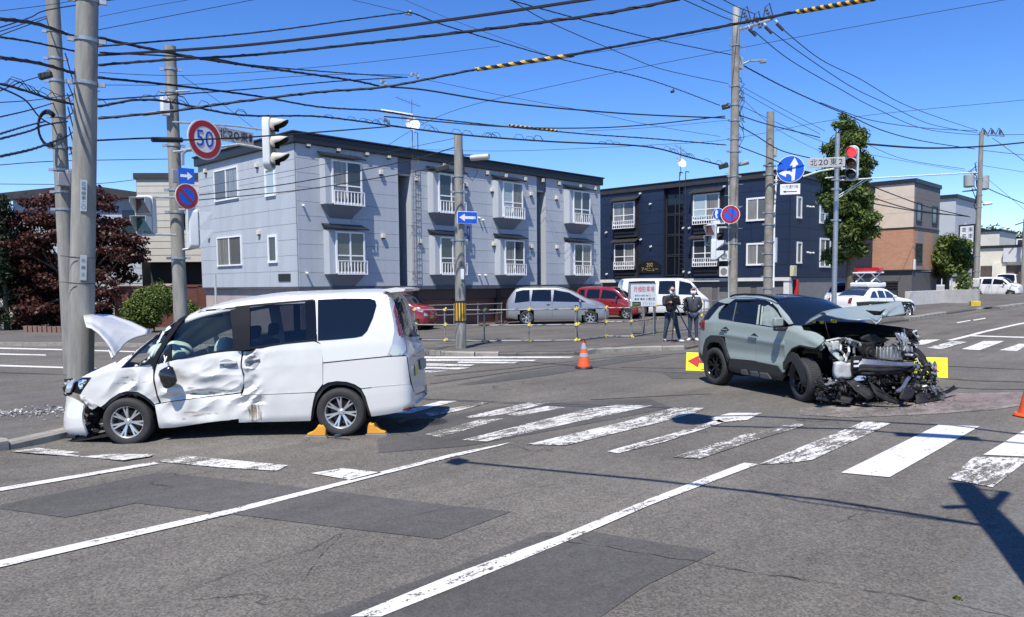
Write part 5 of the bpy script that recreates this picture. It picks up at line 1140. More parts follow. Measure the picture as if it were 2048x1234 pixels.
# striped guards
def guard(pa_, pb_, D0, D1, r_, n, label):
    a, c = AT(*pa_, D0), AT(*pb_, D1); o = empty('cable_guard', (0, 0, 0), label=label, cat='cable guard'); b = MB(); b.cyl(a, c, r_, n=10); b.build('sleeve', mat('guard_black', (.015, .015, .015)), o)
    d = (c - a).normalized(); u = d.orthogonal().normalized(); v = d.cross(u); L_ = (c - a).length
    for k in range(n):
        b = MB(); vs = []; N = 12; ss = L_ / n
        for j in range(N + 1):
            t = 2 * math.pi * j / N; base_ = a + d * (ss * (k + .1) + ss * .32 * math.cos(t - 1.2)); e = (u * math.cos(t) + v * math.sin(t)) * (r_ + .003); vs += [base_ + e, base_ + d * ss * .42 + e]
        b.add(vs, [(2 * j, 2 * j + 1, 2 * j + 3, 2 * j + 2) for j in range(N)]); b.build('yellow_stripe', mat('guard_yellow', (.62, .38, .04)), o)
guard((955, 139), (1147, 110), 16, 14.4, .038, 8, 'black and yellow striped cable guard in the middle of the sky')
guard((1596, 24), (1750, -3), 12, 11, .034, 9, 'black and yellow striped cable guard at the top edge')
guard((1018, 251), (1114, 262), 22.5, 23, .036, 11, 'small dark striped cable guard above the pale blue roof')
# splice sleeves and black closures
def sleeve(p, q, D0, D1, r_, m, label):
    b = MB(); b.cyl(AT(*p, D0), AT(*q, D1), r_, n=10); tag(b.build('splice_sleeve', m, bevel=.01), label, 'cable splice')
PS = mat('pale_sleeve', (.45, .47, .43), .5)
sleeve((762, 221), (826, 231), 21, 21, .045, PS, 'long pale splice sleeve below the midair junction')
sleeve((285, 229), (350, 222), 13.5, 14, .03, PS, 'grey splice sleeve left of the 50 sign pole')
sleeve((343, 101), (376, 100), 17, 17.3, .03, PS, 'short pale sleeve at the top of the 50 sign pole')
sleeve((304, 279), (364, 280), 14, 14.5, .05, CABLE, 'black rubber sleeve beside the 50 sign pole')
sleeve((352, 183), (380, 182), 17, 17.3, .025, PS, 'tiny pale sleeve right of the 50 sign pole')
def closure(p, D, size, yaw, label):
    b = MB(); b.box((0, 0, 0), size); b.box((size[0] * .3, 0, size[2] * .55), (.05, .05, .05)); tag(b.build('splice_box', mat('closure_black', (.02, .022, .022), .5), bevel=.02, loc=AT(*p, D), rot=(0, R(-14), R(yaw))), label, 'cable splice')
closure((91, 151), 15, (.25, .1, .12), -46, 'black splice box hanging left of the two left poles')
closure((884, 337), 23.6, (.42, .16, .16), -46, 'black splice box left of the guarded pole top')
closure((1452, 213), 25.6, (.26, .14, .16), -46, 'upper black splice box on the weathered pole'); closure((1447, 332), 25.6, (.3, .14, .16), -46, 'lower black splice box on the weathered pole')
closure((1345, 183), 24, (.12, .08, .08), -46, 'small white tag on the long sloping cable')
for (x, y) in [(813, 26), (768, 170), (830, 152), (776, 246)]:
    b = MB(); rr = random.Random(x)
    for k in range(5): p = Vector((rr.uniform(-.12, .12), rr.uniform(-.05, .05), rr.uniform(-.02, .08))); b.box(p, (.09, .05, .06), rz=rr.random())
    tag(b.build('cable_clamp', STEEL, loc=AT(x, y, 19.5)), {813: 'steel clamp at the peak of the thin cable', 768: 'steel clamp at the main midair cable junction', 830: 'steel clamp at the small upper cable joint', 776: 'clamp where the heavy messenger cables meet'}[x], 'clamp')

# ================================================================== TREES AND SHRUBS
def leafmat(name, c, c2, tr=.25):
    m = bpy.data.materials.new(name); m.use_nodes = True; t = m.node_tree; b_ = t.nodes['Principled BSDF']; b_.inputs['Roughness'].default_value = .5
    g = t.nodes.new('ShaderNodeNewGeometry'); r_ = t.nodes.new('ShaderNodeValToRGB'); r_.color_ramp.elements[0].color = (*c, 1); r_.color_ramp.elements[1].color = (*c2, 1)
    t.links.new(g.outputs['Random Per Island'], r_.inputs[0]); t.links.new(r_.outputs[0], b_.inputs['Base Color']); b_.inputs['Specular IOR Level'].default_value = .35
    tl = t.nodes.new('ShaderNodeBsdfTranslucent'); t.links.new(r_.outputs[0], tl.inputs[0]); mx = t.nodes.new('ShaderNodeMixShader'); mx.inputs[0].default_value = tr
    o = t.nodes['Material Output']; t.links.new(b_.outputs[0], mx.inputs[1]); t.links.new(tl.outputs[0], mx.inputs[2]); t.links.new(mx.outputs[0], o.inputs[0]); return m
BARK = mat('bark', (.10, .08, .06), .9, var=.35, vs=6, bump=.8, bs=18)
def leaves(name, blobs, n, size, m, root, seed=1, shape='leaf', hollow=.45, droop=.3, asp=.5):
    rs = np.random.RandomState(seed); C = np.array([b_[:3] for b_ in blobs]); S = np.array([b_[3:6] for b_ in blobs]); wts = (S.prod(1)) ** (2 / 3.); wts /= wts.sum()
    k = rs.choice(len(blobs), n, p=wts); d = rs.normal(size=(n, 3)); d /= np.linalg.norm(d, axis=1)[:, None]; rad_ = (hollow + (1 - hollow) * rs.rand(n) ** .6)[:, None]
    c = C[k] + d * rad_ * S[k] + rs.normal(size=(n, 3)) * size * .6
    nrm = d * .7 + rs.normal(size=(n, 3)) * .55 + np.array([0, 0, .5]); nrm /= np.linalg.norm(nrm, axis=1)[:, None]
    a = rs.normal(size=(n, 3)); a[:, 2] -= droop * 2; a -= (a * nrm).sum(1)[:, None] * nrm; a /= np.linalg.norm(a, axis=1)[:, None]; bb_ = np.cross(nrm, a)
    s_ = size * rs.uniform(.6, 1.35, n)[:, None]; A_ = a * s_; B_ = bb_ * s_ * asp
    v = np.stack([c - A_, c - B_ * 1.0 + nrm * s_ * .12, c + A_, c + B_ * 1.0 + nrm * s_ * .12], 1).reshape(-1, 3)
    me = bpy.data.meshes.new(name); me.vertices.add(len(v)); me.vertices.foreach_set('co', v.ravel()); me.loops.add(4 * n); me.loops.foreach_set('vertex_index', np.arange(4 * n)); me.polygons.add(n); me.polygons.foreach_set('loop_start', np.arange(0, 4 * n, 4)); me.polygons.foreach_set('loop_total', np.full(n, 4)); me.update(); me.validate(); me.materials.append(m)
    return link_mesh(name, me, root)
def blobs_in(n, c, s, bs, seed, flat=1.0, fn=None):
    rr = random.Random(seed); L_ = []
    while len(L_) < n:
        d = Vector((rr.uniform(-1, 1), rr.uniform(-1, 1), rr.uniform(-1, 1)))
        if d.length > 1: continue
        k = bs * rr.uniform(.6, 1.3); p = (c[0] + d.x * s[0], c[1] + d.y * s[1], c[2] + d.z * s[2])
        if fn and not fn(p): continue
        L_.append((*p, k, k, k * flat))
    return L_
def limbs(root, base_r, H_, blobs, seed=1, fork=.45, lean=(0, 0), m=BARK, nl=9):
    rr = random.Random(seed); b = MB(); top = Vector((lean[0], lean[1], H_ * fork)); b.tube([(0, 0, -.1), (lean[0] * .3, lean[1] * .3, H_ * fork * .4), top, (lean[0] * 1.2, lean[1] * 1.2, H_ * .8)], [base_r * 1.25, base_r, base_r * .8, base_r * .25], 9); b.build('trunk', m, root)
    b = MB()
    for q in sorted(blobs, key=lambda _: rr.random())[:nl]:
        t = Vector(q[:3]); s_ = Vector((lean[0], lean[1], H_ * fork * rr.uniform(.6, 1.3))); mid = s_.lerp(t, .5) + Vector((rr.uniform(-.2, .2), rr.uniform(-.2, .2), .15)); b.tube([s_, mid, t], [base_r * .45, base_r * .28, base_r * .08], 6)
    b.build('limb', m, root)
def tree_at(name, loc_, label, cat='tree', group=None): return empty(name, loc_, label=label, cat=cat, group=group)
GREEN = leafmat('green_leaf', (.028, .058, .012), (.13, .18, .035)); GREEN2 = leafmat('bright_green_leaf', (.045, .085, .012), (.13, .17, .03)); RLEAF = leafmat('dark_red_leaf', (.026, .010, .009), (.10, .032, .022)); CONIF = leafmat('conifer_leaf', (.006, .014, .006), (.022, .036, .012)); HILLG = leafmat('hill_leaf', (.035, .06, .02), (.12, .13, .05))
# big green tree at the right
tp = AT(1700, 590, 38); tz = zg(tp.x, tp.y)
tr = tree_at('tree', (tp.x, tp.y, tz), 'tall columnar broadleaf tree behind the lit red signal')
bl = []
prof = [(238, 1693, 10), (255, 1690, 20), (285, 1688, 34), (320, 1692, 36), (355, 1694, 30), (385, 1700, 22), (410, 1688, 32), (440, 1702, 36), (465, 1705, 36), (490, 1700, 20), (300, 1665, 18), (330, 1722, 20), (400, 1650, 14), (425, 1735, 16), (500, 1712, 16), (270, 1715, 14), (372, 1672, 16), (345, 1650, 12), (510, 1690, 12), (455, 1670, 18), (310, 1745 - 20, 12)]
rr = random.Random(4)
for q in range(14): prof.append((275 + q * 18, 1692 + 8 * math.sin(q * 1.9), 34 if q > 2 else 24))
for (y, x, hw) in prof:
    for k in range(4):
        p = AT(x + rr.uniform(-.95, .95) * hw, y + rr.uniform(-8, 8), 38 + rr.uniform(-.5, .5) * hw / 20) - tr.location; s_ = hw / 41 * .62; bl.append((p.x, p.y, p.z, s_, s_, s_ * .6))
leaves('crown', bl, 42000, .12, GREEN, tr, 3, hollow=.3, droop=.5, asp=.36); limbs(tr, .22, 8.0, bl, 5, .5, nl=14)
# round tree
tp = AT(1893, 600, 56); tz = zg(tp.x, tp.y); tr = tree_at('tree', (tp.x, tp.y, tz), 'small round-crowned tree in front of the brick house side')
bl = []
for k in range(26):
    a_ = rr.uniform(0, 6.28); q = rr.random() ** .5; p = AT(1899 + 38 * q * math.cos(a_), 513 + 34 * q * math.sin(a_), 56 + rr.uniform(-1, 1)) - tr.location; bl.append((p.x, p.y, p.z, .62, .62, .5))
leaves('crown', bl, 9000, .13, GREEN2, tr, 4, hollow=.35, asp=.5); limbs(tr, .16, 3.4, bl, 6, .6, nl=8)
p = AT(1928, 565, 50); sh_ = tree_at('shrub', (p.x, p.y, zg(p.x, p.y)), 'thin green sapling beside the far concrete pole', 'shrub'); leaves('foliage', [(0, 0, 1.3, .45, .45, .9)], 700, .1, GREEN2, sh_, 5); b = MB(); b.tube([(0, 0, 0), (0, 0, 1.6)], .03, 5); b.build('stem', BARK, sh_)
# red maple on the left
mp_ = AT(165, 640, 37); tr = tree_at('maple_tree', (mp_.x, mp_.y, 0), 'broad dark red maple behind the two left poles')
bl = []
for (x, y, w1, h1, n_) in [(40, 470, 45, 50, 18), (30, 560, 50, 60, 22), (95, 620, 70, 30, 18), (215, 600, 50, 30, 12), (110, 440, 70, 50, 26), (180, 430, 60, 55, 22), (215, 480, 65, 45, 24), (70, 500, 60, 60, 22), (130, 530, 90, 50, 30), (60, 590, 50, 40, 14), (215, 545, 55, 30, 14), (195, 395, 22, 22, 6), (150, 590, 50, 30, 10), (255, 500, 28, 24, 8), (110, 395, 40, 14, 6)]:
    for k in range(n_):
        q = (rr.uniform(-1, 1) * w1 * .85, rr.uniform(-1, 1) * h1 * .85); p = AT(x + q[0], y + q[1], 37 + rr.uniform(-1.6, 1.6)) - tr.location; s_ = rr.uniform(.28, .5); bl.append((p.x, p.y, p.z, s_ * 1.3, s_ * 1.3, s_ * .5))
leaves('crown', bl, 40000, .085, RLEAF, tr, 7, hollow=.2, asp=.6, droop=.1); limbs(tr, .16, 5.0, bl, 8, .35, nl=26)
# dark conifers / hedge mass at the left
for (x, y0_, y1_, D, hw, lab) in [(15, 400, 668, 36, 34, 'dark conifer at the far left edge'), (60, 470, 668, 38, 26, 'narrow dark yew between the left conifer and the bright bush'), (118, 540, 664, 40, 30, 'dark rounded evergreen right of the bright bush')]:
    p = AT(x, y1_, D); t = tree_at('conifer', (p.x, p.y, .1), lab); bl = []; Ht = AT(x, y0_, D).z
    for k in range(26):
        f_ = (k + .5) / 26; wd = hw / 42 * (1.15 - f_) ** .7
        for j in range(3): a_ = rr.uniform(0, 6.28); bl.append((wd * .6 * math.cos(a_), wd * .6 * math.sin(a_), Ht * f_, .42, .42, .22))
    leaves('crown', bl, 9000, .085, CONIF, t, 11 + k, hollow=.2, asp=.35, droop=.4); b = MB(); b.tube([(0, 0, -.1), (0, 0, Ht * .9)], [.14, .03], 7); b.build('trunk', BARK, t)
def bush(x, y, D, w_, h_, m, lab, n=3500, sz=.06, name='shrub'):
    """round shrub whose photo box is centred on x with foot y"""
    p = AT(x, y, D); r_ = w_ / 2 / (F / D); H_ = h_ / (F / D); t = tree_at(name, (p.x, p.y, max(.1, p.z)), lab, 'shrub'); bl = []
    rq = random.Random(int(x))
    for k in range(14): a_ = rq.uniform(0, 6.28); q = rq.random() ** .5 * .6; bl.append((r_ * q * math.cos(a_), r_ * q * math.sin(a_), H_ * rq.uniform(.3, .72), r_ * .48, r_ * .48, H_ * .26))
    leaves('foliage', bl, n, sz, m, t, int(x), hollow=.6, asp=.5); b = MB()
    for k in range(4): b.tube([(0, 0, 0), (rq.uniform(-.3, .3) * r_, rq.uniform(-.3, .3) * r_, H_ * .6)], .02, 5)
    b.build('stem', BARK, t)
bush(78, 667, 38, 54, 58, GREEN2, 'bright green rounded bush under the maple at the left')
bush(310, 700, 33, 78, 100, GREEN2, 'large clipped bush between the maple and the 50-sign pole', 6000)
bush(270, 700, 32.5, 60, 76, GREEN2, 'lower spreading bush partly behind the open hood', 3500)
bush(335, 640, 36, 46, 82, GREEN, 'dark cloud-pruned shrub against the brick wall', 4000)
bush(210, 650, 38, 36, 50, CONIF, 'small dark shrub under the grey canopy', 2500)
bush(385, 640, 36, 40, 40, GREEN2, 'small bush right of the 50-sign pole', 2000)
# wooded hill
hp = [PX(1860 + i * 14, 470, 170) for i in range(22)]
hc = bpy.data.meshes.new('hill'); b = MB()
vs = []; N = 24
for i in range(N):
    y = 120 - i * 12; top = 13 + 3.5 * math.sin(i * .5) + 1.5 * math.sin(i * 1.7)
    for (x_, z_) in [(150, 0), (175, top * .6), (200, top), (240, top * 1.1)]: vs.append((x_, y, z_))
b.add(vs, [(i * 4 + j, i * 4 + j + 1, (i + 1) * 4 + j + 1, (i + 1) * 4 + j) for i in range(N - 1) for j in range(3)]); o = b.build('hill', mat('hill_soil', (.04, .06, .02), .9, var=.3)); o['kind'] = 'structure'
bl = []
for k in range(420):
    y = rr.uniform(-40, 90); x = rr.uniform(150, 205); top = 13 + 3.5 * math.sin((120 - y) / 12 * .5) + 1.5 * math.sin((120 - y) / 12 * 1.7); f_ = (x - 150) / 50; z = top * (f_ * 1.2 if f_ < .5 else .6 + (f_ - .5) * .8); s_ = rr.uniform(1.6, 3.4); bl.append((x, y, z + s_ * .4, s_, s_, s_ * .9))
o = leaves('wooded_hillside', bl, 42000, .42, HILLG, None, 21, hollow=.55, asp=.6); tag(o, 'mixed green woodland covering the hill at the end of the street', 'woodland', kind='stuff')
# weeds in the road crack
b = MB(); g = GG(1915, 1200); b2 = tree_at('weed', g, 'tiny green weed growing in the road crack at lower right', 'weed'); leaves('foliage', [(0, 0, .012, .03, .03, .012)], 60, .010, GREEN2, b2, 3, hollow=.1)
# ================================================================== VEHICLE TOOLKIT
def pchip(xs, ys):
    xs = np.array(xs, float); ys = np.array(ys, float); h = np.diff(xs); d = np.diff(ys) / h; m = np.zeros(len(xs)); m[0], m[-1] = d[0], d[-1]
    for i in range(1, len(xs) - 1):
        if d[i - 1] * d[i] > 0: w1, w2 = 2 * h[i] + h[i - 1], h[i] + 2 * h[i - 1]; m[i] = (w1 + w2) / (w1 / d[i - 1] + w2 / d[i])
    def f(x):
        x = min(max(x, xs[0]), xs[-1]); i = min(max(int(np.searchsorted(xs, x) - 1), 0), len(h) - 1); t = (x - xs[i]) / h[i]
        return float((1 + 2 * t) * (1 - t) ** 2 * ys[i] + t * (1 - t) ** 2 * h[i] * m[i] + t * t * (3 - 2 * t) * ys[i + 1] + t * t * (t - 1) * h[i] * m[i + 1])
    return f
class Hull:
    """body surface lofted through cross-sections along x (x forward, y left, z up)"""
    def __init__(s, top, wid, bot, belt, tumble=.22, n=80, crown=.04, rnd=.10, mid=.55, extra=()):
        s.top, s.wid, s.bot, s.belt = [pchip(*zip(*t)) for t in (top, wid, bot, belt)]
        x0, x1 = top[0][0], top[-1][0]; s.xs = sorted(set([x0 + (x1 - x0) * (.5 - .5 * math.cos(math.pi * k / n)) for k in range(n + 1)] + list(extra)))
        s.rings = []
        for x in s.xs: s.rings.append(s.section(x, tumble, crown, rnd, mid))
        s.v = []; s.f = []; s.fi = []
        half = len(s.rings[0]); s.m = 2 * half - 2
        for r_ in s.rings:
            L = r_ + [(-y, z) for y, z in reversed(r_[1:-1])]
            s.v += [(x_, y, z) for x_, (y, z) in [(s.xs[len(s.v) // s.m], q) for q in L]]
        for i in range(len(s.xs) - 1):
            for j in range(s.m): s.f.append((i * s.m + j, i * s.m + (j + 1) % s.m, (i + 1) * s.m + (j + 1) % s.m, (i + 1) * s.m + j)); s.fi.append((i, j))
        e0 = tuple(range(s.m)); e1 = tuple((len(s.xs) - 1) * s.m + k for k in reversed(range(s.m)))
        s.f += [e0, e1]; s.fi += [(-1, 0), (-2, 0)]
        s.bvh = BVHTree.FromPolygons([Vector(v) for v in s.v], s.f)
    def section(s, x, tumble, crown, rnd, mid):
        t, w_, b_, be = s.top(x), s.wid(x), s.bot(x), s.belt(x); b_ = min(b_, t - .05); be = min(be, t - .02)
        h = be - b_; L = [(0, b_), (w_ * .80, b_), (w_ * .95, b_ + .02), (w_ * .985, b_ + .10 * min(1, h)), (w_ * 1.0, b_ + h * mid * .6), (w_, b_ + h * mid), (w_ * .997, b_ + h * .8), (w_ * .985, be)]
        g = t - be; wt = w_ * .985 - tumble * max(0, g); r_ = min(rnd, g * .5)
        for k in (.33, .66): L.append((w_ * .985 + (wt - w_ * .985) * k + .012 * min(1, g * 2), be + (g - r_) * k))
        L.append((wt, t - r_)); 
        for k in (25, 50, 75): a = R(k); L.append((wt - r_ * 1.3 * (1 - math.cos(a)), t - r_ + r_ * .85 * math.sin(a)))
        wi = wt - r_ * 1.3
        L += [(wi * .8, t + crown * .55 - r_ * .12), (wi * .4, t + crown * .9), (0, t + crown)]
        return L
class Veh:
    def __init__(s, root, hull): s.root = root; s.h = hull; M = root.matrix_basis.copy(); s.M = Matrix.Translation(root.location) @ root.rotation_euler.to_matrix().to_4x4(); s.I = s.M.inverted(); s.I3 = s.I.to_3x3(); s.C = s.I @ CAMP
    def cast(s, px, py):
        d = (s.I3 @ ray(px, py)).normalized(); loc_, n, i, dist = s.h.bvh.ray_cast(s.C, d)
        return (loc_, n) if loc_ is not None else None
    def px(s, p): q = s.M @ Vector(p) - CAMP; w_ = q.dot(fw); return CXP + F * q.dot(rt) / w_, CYP - F * q.dot(up) / w_
    def at_y(s, px, py, y): d = s.I3 @ ray(px, py); t = (y - s.C.y) / d.y; return s.C + d * t
    def at_x(s, px, py, x): d = s.I3 @ ray(px, py); t = (x - s.C.x) / d.x; return s.C + d * t
    def panel(s, name, pts, m, off=.004, th=.02, res=6, disp=None, parent=None, mode='px', side=1, smooth=None, rounds=0, mats=None):
        smooth = smooth or (17 if disp is dent else 40); pts = [Vector(p) for p in pts]
        for _ in range(rounds):
            q = []
            for i, p in enumerate(pts): n_ = pts[(i + 1) % len(pts)]; q += [p.lerp(n_, .25), p.lerp(n_, .75)]
            pts = q
        ring = []
        for i, p in enumerate(pts):
            q = pts[(i + 1) % len(pts)]; n = max(1, int((q - p).length / res))
            for k in range(n): ring.append(p.lerp(q, k / n))
        V = list(ring); nb = len(ring); xs = [p.x for p in ring]; ys = [p.y for p in ring]
        cx, cy = sum(xs) / nb, sum(ys) / nb; x = min(xs) + res * .5; row = 0
        while x < max(xs):
            y = min(ys) + res * (.5 if row % 2 else .9)
            while y < max(ys): V.append(Vector((x, y))); y += res
            x += res; row += 1
        r = delaunay_2d_cdt(V, [], [list(range(nb))], 1, res * .01)
        P3 = []; N3 = []
        for v in r[0]:
            hit = None; t = 0
            while hit is None and t < .9:
                a, c = v.x + (cx - v.x) * t, v.y + (cy - v.y) * t
                hit = s.cast(a, c) if mode == 'px' else s.cast_side(a, c, side) if mode == 'side' else s.cast_x(a, c, side)
                t += .012
            if hit is None: hit = (Vector((0, 0, 0)), Vector((0, 0, 1)))
            p, n_ = hit; n_ = n_.copy()
            dd = disp(p) if disp else 0
            P3.append(p + n_ * (off + dd)); N3.append(n_)
        # boundary loops for the folded edge
        fs = [tuple(f) for f in r[2]]; cnt = {}
        for f in fs:
            for a, c in zip(f, f[1:] + f[:1]): cnt[(a, c)] = cnt.get((a, c), 0) + 1
        be = [(a, c) for (a, c) in cnt if (c, a) not in cnt]; idx = {}
        VV = list(P3); 
        for a, c in be:
            for q in (a, c):
                if q not in idx: idx[q] = len(VV); VV.append(P3[q] - N3[q] * th)
        fs += [(a, c, idx[c], idx[a]) for a, c in be] if th else []
        me = bpy.data.meshes.new(name); me.from_pydata(VV, [], fs); me.materials.append(m); bm = bmesh.new(); bm.from_mesh(me); bmesh.ops.recalc_face_normals(bm, faces=bm.faces)
        if bm.faces:
            bm.faces.ensure_lookup_table(); f = bm.faces[0]; i0 = fs[0][0]
            if f.normal.dot(N3[i0]) < 0: bmesh.ops.reverse_faces(bm, faces=bm.faces)
        bmesh.ops.delete(bm, geom=[v for v in bm.verts if not v.link_faces], context='VERTS')
        bm.to_mesh(me); bm.free()
        me.polygons.foreach_set('use_smooth', [True] * len(me.polygons)); me.set_sharp_from_angle(angle=R(smooth)); me.update()
        return link_mesh(name, me, parent or s.root)
    def cast_side(s, x, z, side):
        l, n, i, d = s.h.bvh.ray_cast(Vector((x, 3 * side, z)), Vector((0, -side, 0))); return (l, n) if l is not None else None
    def cast_x(s, y, z, side):
        l, n, i, d = s.h.bvh.ray_cast(Vector((9 * side, y, z)), Vector((-side, 0, 0))); return (l, n) if l is not None else None
    def region(s, name, m, keep, off=0.0, solid=0, flip=False):
        """part of the lofted body chosen by keep(x, ring index, z, y)"""
        use = []; 
        for f, (i, j) in zip(s.h.f, s.h.fi):
            c = [sum(s.h.v[k][q] for k in f) / len(f) for q in range(3)]
            if keep(c[0], j, c[2], c[1]): use.append(f)
        ids = sorted(set(k for f in use for k in f)); mp = {k: n for n, k in enumerate(ids)}
        me = bpy.data.meshes.new(name); me.from_pydata([s.h.v[k] for k in ids], [], [tuple(mp[k] for k in f) for f in use]); me.materials.append(m)
        bm = bmesh.new(); bm.from_mesh(me); bmesh.ops.recalc_face_normals(bm, faces=bm.faces); bm.normal_update()
        cen = Vector((1.4, 0, .8)); sgn_ = sum((f.normal.dot(f.calc_center_median() - cen)) for f in bm.faces)
        if sgn_ < 0: bmesh.ops.reverse_faces(bm, faces=bm.faces)
        bm.normal_update()
        if off:
            for v in bm.verts: v.co += v.normal * off
        bm.to_mesh(me); bm.free(); me.polygons.foreach_set('use_smooth', [True] * len(me.polygons)); me.set_sharp_from_angle(angle=R(50)); me.update()
        o = link_mesh(name, me, s.root)
        if solid: sm = o.modifiers.new('thickness', 'SOLIDIFY'); sm.thickness = solid; sm.offset = -1
        return o
def strip(pts, w_, w2=None):
    """a band along a photo line, as polygon"""
    w2 = w2 or w_; L_, Rr = [], []
    for i, p in enumerate(pts):
        a = Vector(pts[max(i - 1, 0)]); c = Vector(pts[min(i + 1, len(pts) - 1)]); d = (c - a).normalized(); n = Vector((-d.y, d.x)); k = (w_ + (w2 - w_) * i / (len(pts) - 1)) / 2
        L_.append(tuple(Vector(p) + n * k)); Rr.append(tuple(Vector(p) - n * k))
    return L_ + list(reversed(Rr))
RIMS = mat('alloy_silver', (.58, .59, .60), .28, .7, var=.05); RIMB = mat('alloy_black', (.014, .014, .015), .18, .2); HUBD = mat('brake_dark', (.05, .045, .04), .6, .4)
def wheel(root, c, r, w_, side, spokes=8, rim=RIMS, rr_=.66, yaw=0, style='pair', camber=0, n=40):
    """one wheel: rim > tyre, brake; axle along y, outer face toward side"""
    h = w_ / 2; b = MB(); Mx = Matrix.Rotation(R(-90) * side, 3, 'X')      # local Z of lathe -> +-y
    prof = [(r * rr_, -h), (r * .93, -h), (r * .985, -h * .8), (r, -h * .55), (r, h * .55), (r * .985, h * .78), (r * .95, h * .96), (r * .86, h * 1.03), (r * (rr_ + .05), h * .98), (r * rr_, h * .86)]
    b2 = MB(); b2.lathe([(r * rr_, -h), (r * rr_ * .97, -h), (r * rr_ * .93, h * .5), (r * rr_ * .96, h * .80), (r * rr_ * 1.01, h * .90)], n, Mx); Rm = r * rr_
    b2.lathe([(0, h * .62), (Rm * .13, h * .62), (Rm * .17, h * .55), (Rm * .24, h * .5), (Rm * .26, h * .3)], 16, Mx)
    def sp(a0, a1, w0, w1, ri=.2, ro=.97):
        d0 = Vector((math.cos(a0), math.sin(a0), 0)); d1 = Vector((math.cos(a1), math.sin(a1), 0)); n0 = Vector((-d0.y, d0.x, 0)); n1 = Vector((-d1.y, d1.x, 0)); vs = []
        for d, n_, rad_, ww, hh in ((d0, n0, ri, w0, .52), (d0.lerp(d1, .5).normalized(), n0.lerp(n1, .5), (ri + ro) / 2, (w0 + w1) / 2 * 1.15, .66), (d1, n1, ro, w1, .74)):
            for sgn_ in (-1, 1): vs.append(d * Rm * rad_ + n_ * Rm * ww * sgn_ + Vector((0, 0, h * hh)))
            for sgn_ in (1, -1): vs.append(d * Rm * rad_ + n_ * Rm * ww * 1.25 * sgn_ + Vector((0, 0, h * (hh - .3))))
        fs = []
        for q in (0, 4):
            for k in range(4): fs.append((q + k, q + (k + 1) % 4, q + 4 + (k + 1) % 4, q + 4 + k))
        b2.add([Mx @ v for v in vs], fs)
    for k in range(spokes):
        a = 2 * math.pi * k / spokes + .3
        if style == 'pair':
            sp(a - .03, a - .13, .05, .045); sp(a + .03 + .0, a + .13, .05, .045)
        elif style == 'y': sp(a, a, .055, .05, .18, .6); sp(a, a - .26, .04, .03, .55, .98); sp(a, a + .26, .04, .03, .55, .98)
        else: sp(a, a, .07, .085)
    o = b2.build('wheel', rim, root, loc=c, rot=(R(camber), 0, R(yaw)), smooth=40)
    b.lathe(prof, n, Mx); b.build('tyre', RUBBER, o, smooth=60)
    b = MB(); b.lathe([(0, h * .1), (Rm * .72, h * .1), (Rm * .75, 0), (Rm * .75, -h), (Rm * .95, -h)], 24, Mx); b.build('brake_disc', HUBD, o)
    b = MB()
    for k in range(5): a = 2 * math.pi * k / 5; p = Mx @ Vector((math.cos(a) * Rm * .21, math.sin(a) * Rm * .21, h * .5)); q = Mx @ Vector((math.cos(a) * Rm * .21, math.sin(a) * Rm * .21, h * .6)); b.cyl(p, q, Rm * .025, n=6)
    b.build('wheel_nut', CHROME if rim is RIMS else HUBD, o)
    if r > .3 and w_ > .18:
        b = MB()      # tread blocks
        for k in range(60):
            a = 2 * math.pi * k / 60
            for zz in (-.42, 0, .42): 
                p = Mx @ Vector((math.cos(a) * (r + .001), math.sin(a) * (r + .001), zz * h)); e = Mx @ Vector((-math.sin(a), math.cos(a), .25)); f_ = Mx @ Vector((0, 0, 1)); q = Mx @ Vector((math.cos(a), math.sin(a), 0))
                vs = [p + e * sx * .013 + f_ * sy * h * .17 + q * .004 for sx, sy in ((-1, -1), (1, -1), (1, 1), (-1, 1))] + [p + e * sx * .014 + f_ * sy * h * .18 - q * .004 for sx, sy in ((-1, -1), (1, -1), (1, 1), (-1, 1))]
                b.add(vs, [(0, 1, 2, 3), (0, 1, 5, 4), (1, 2, 6, 5), (2, 3, 7, 6), (3, 0, 4, 7)])
        b.build('tread', RUBBER, o, smooth=0)['kind'] = 'stuff'
    return o

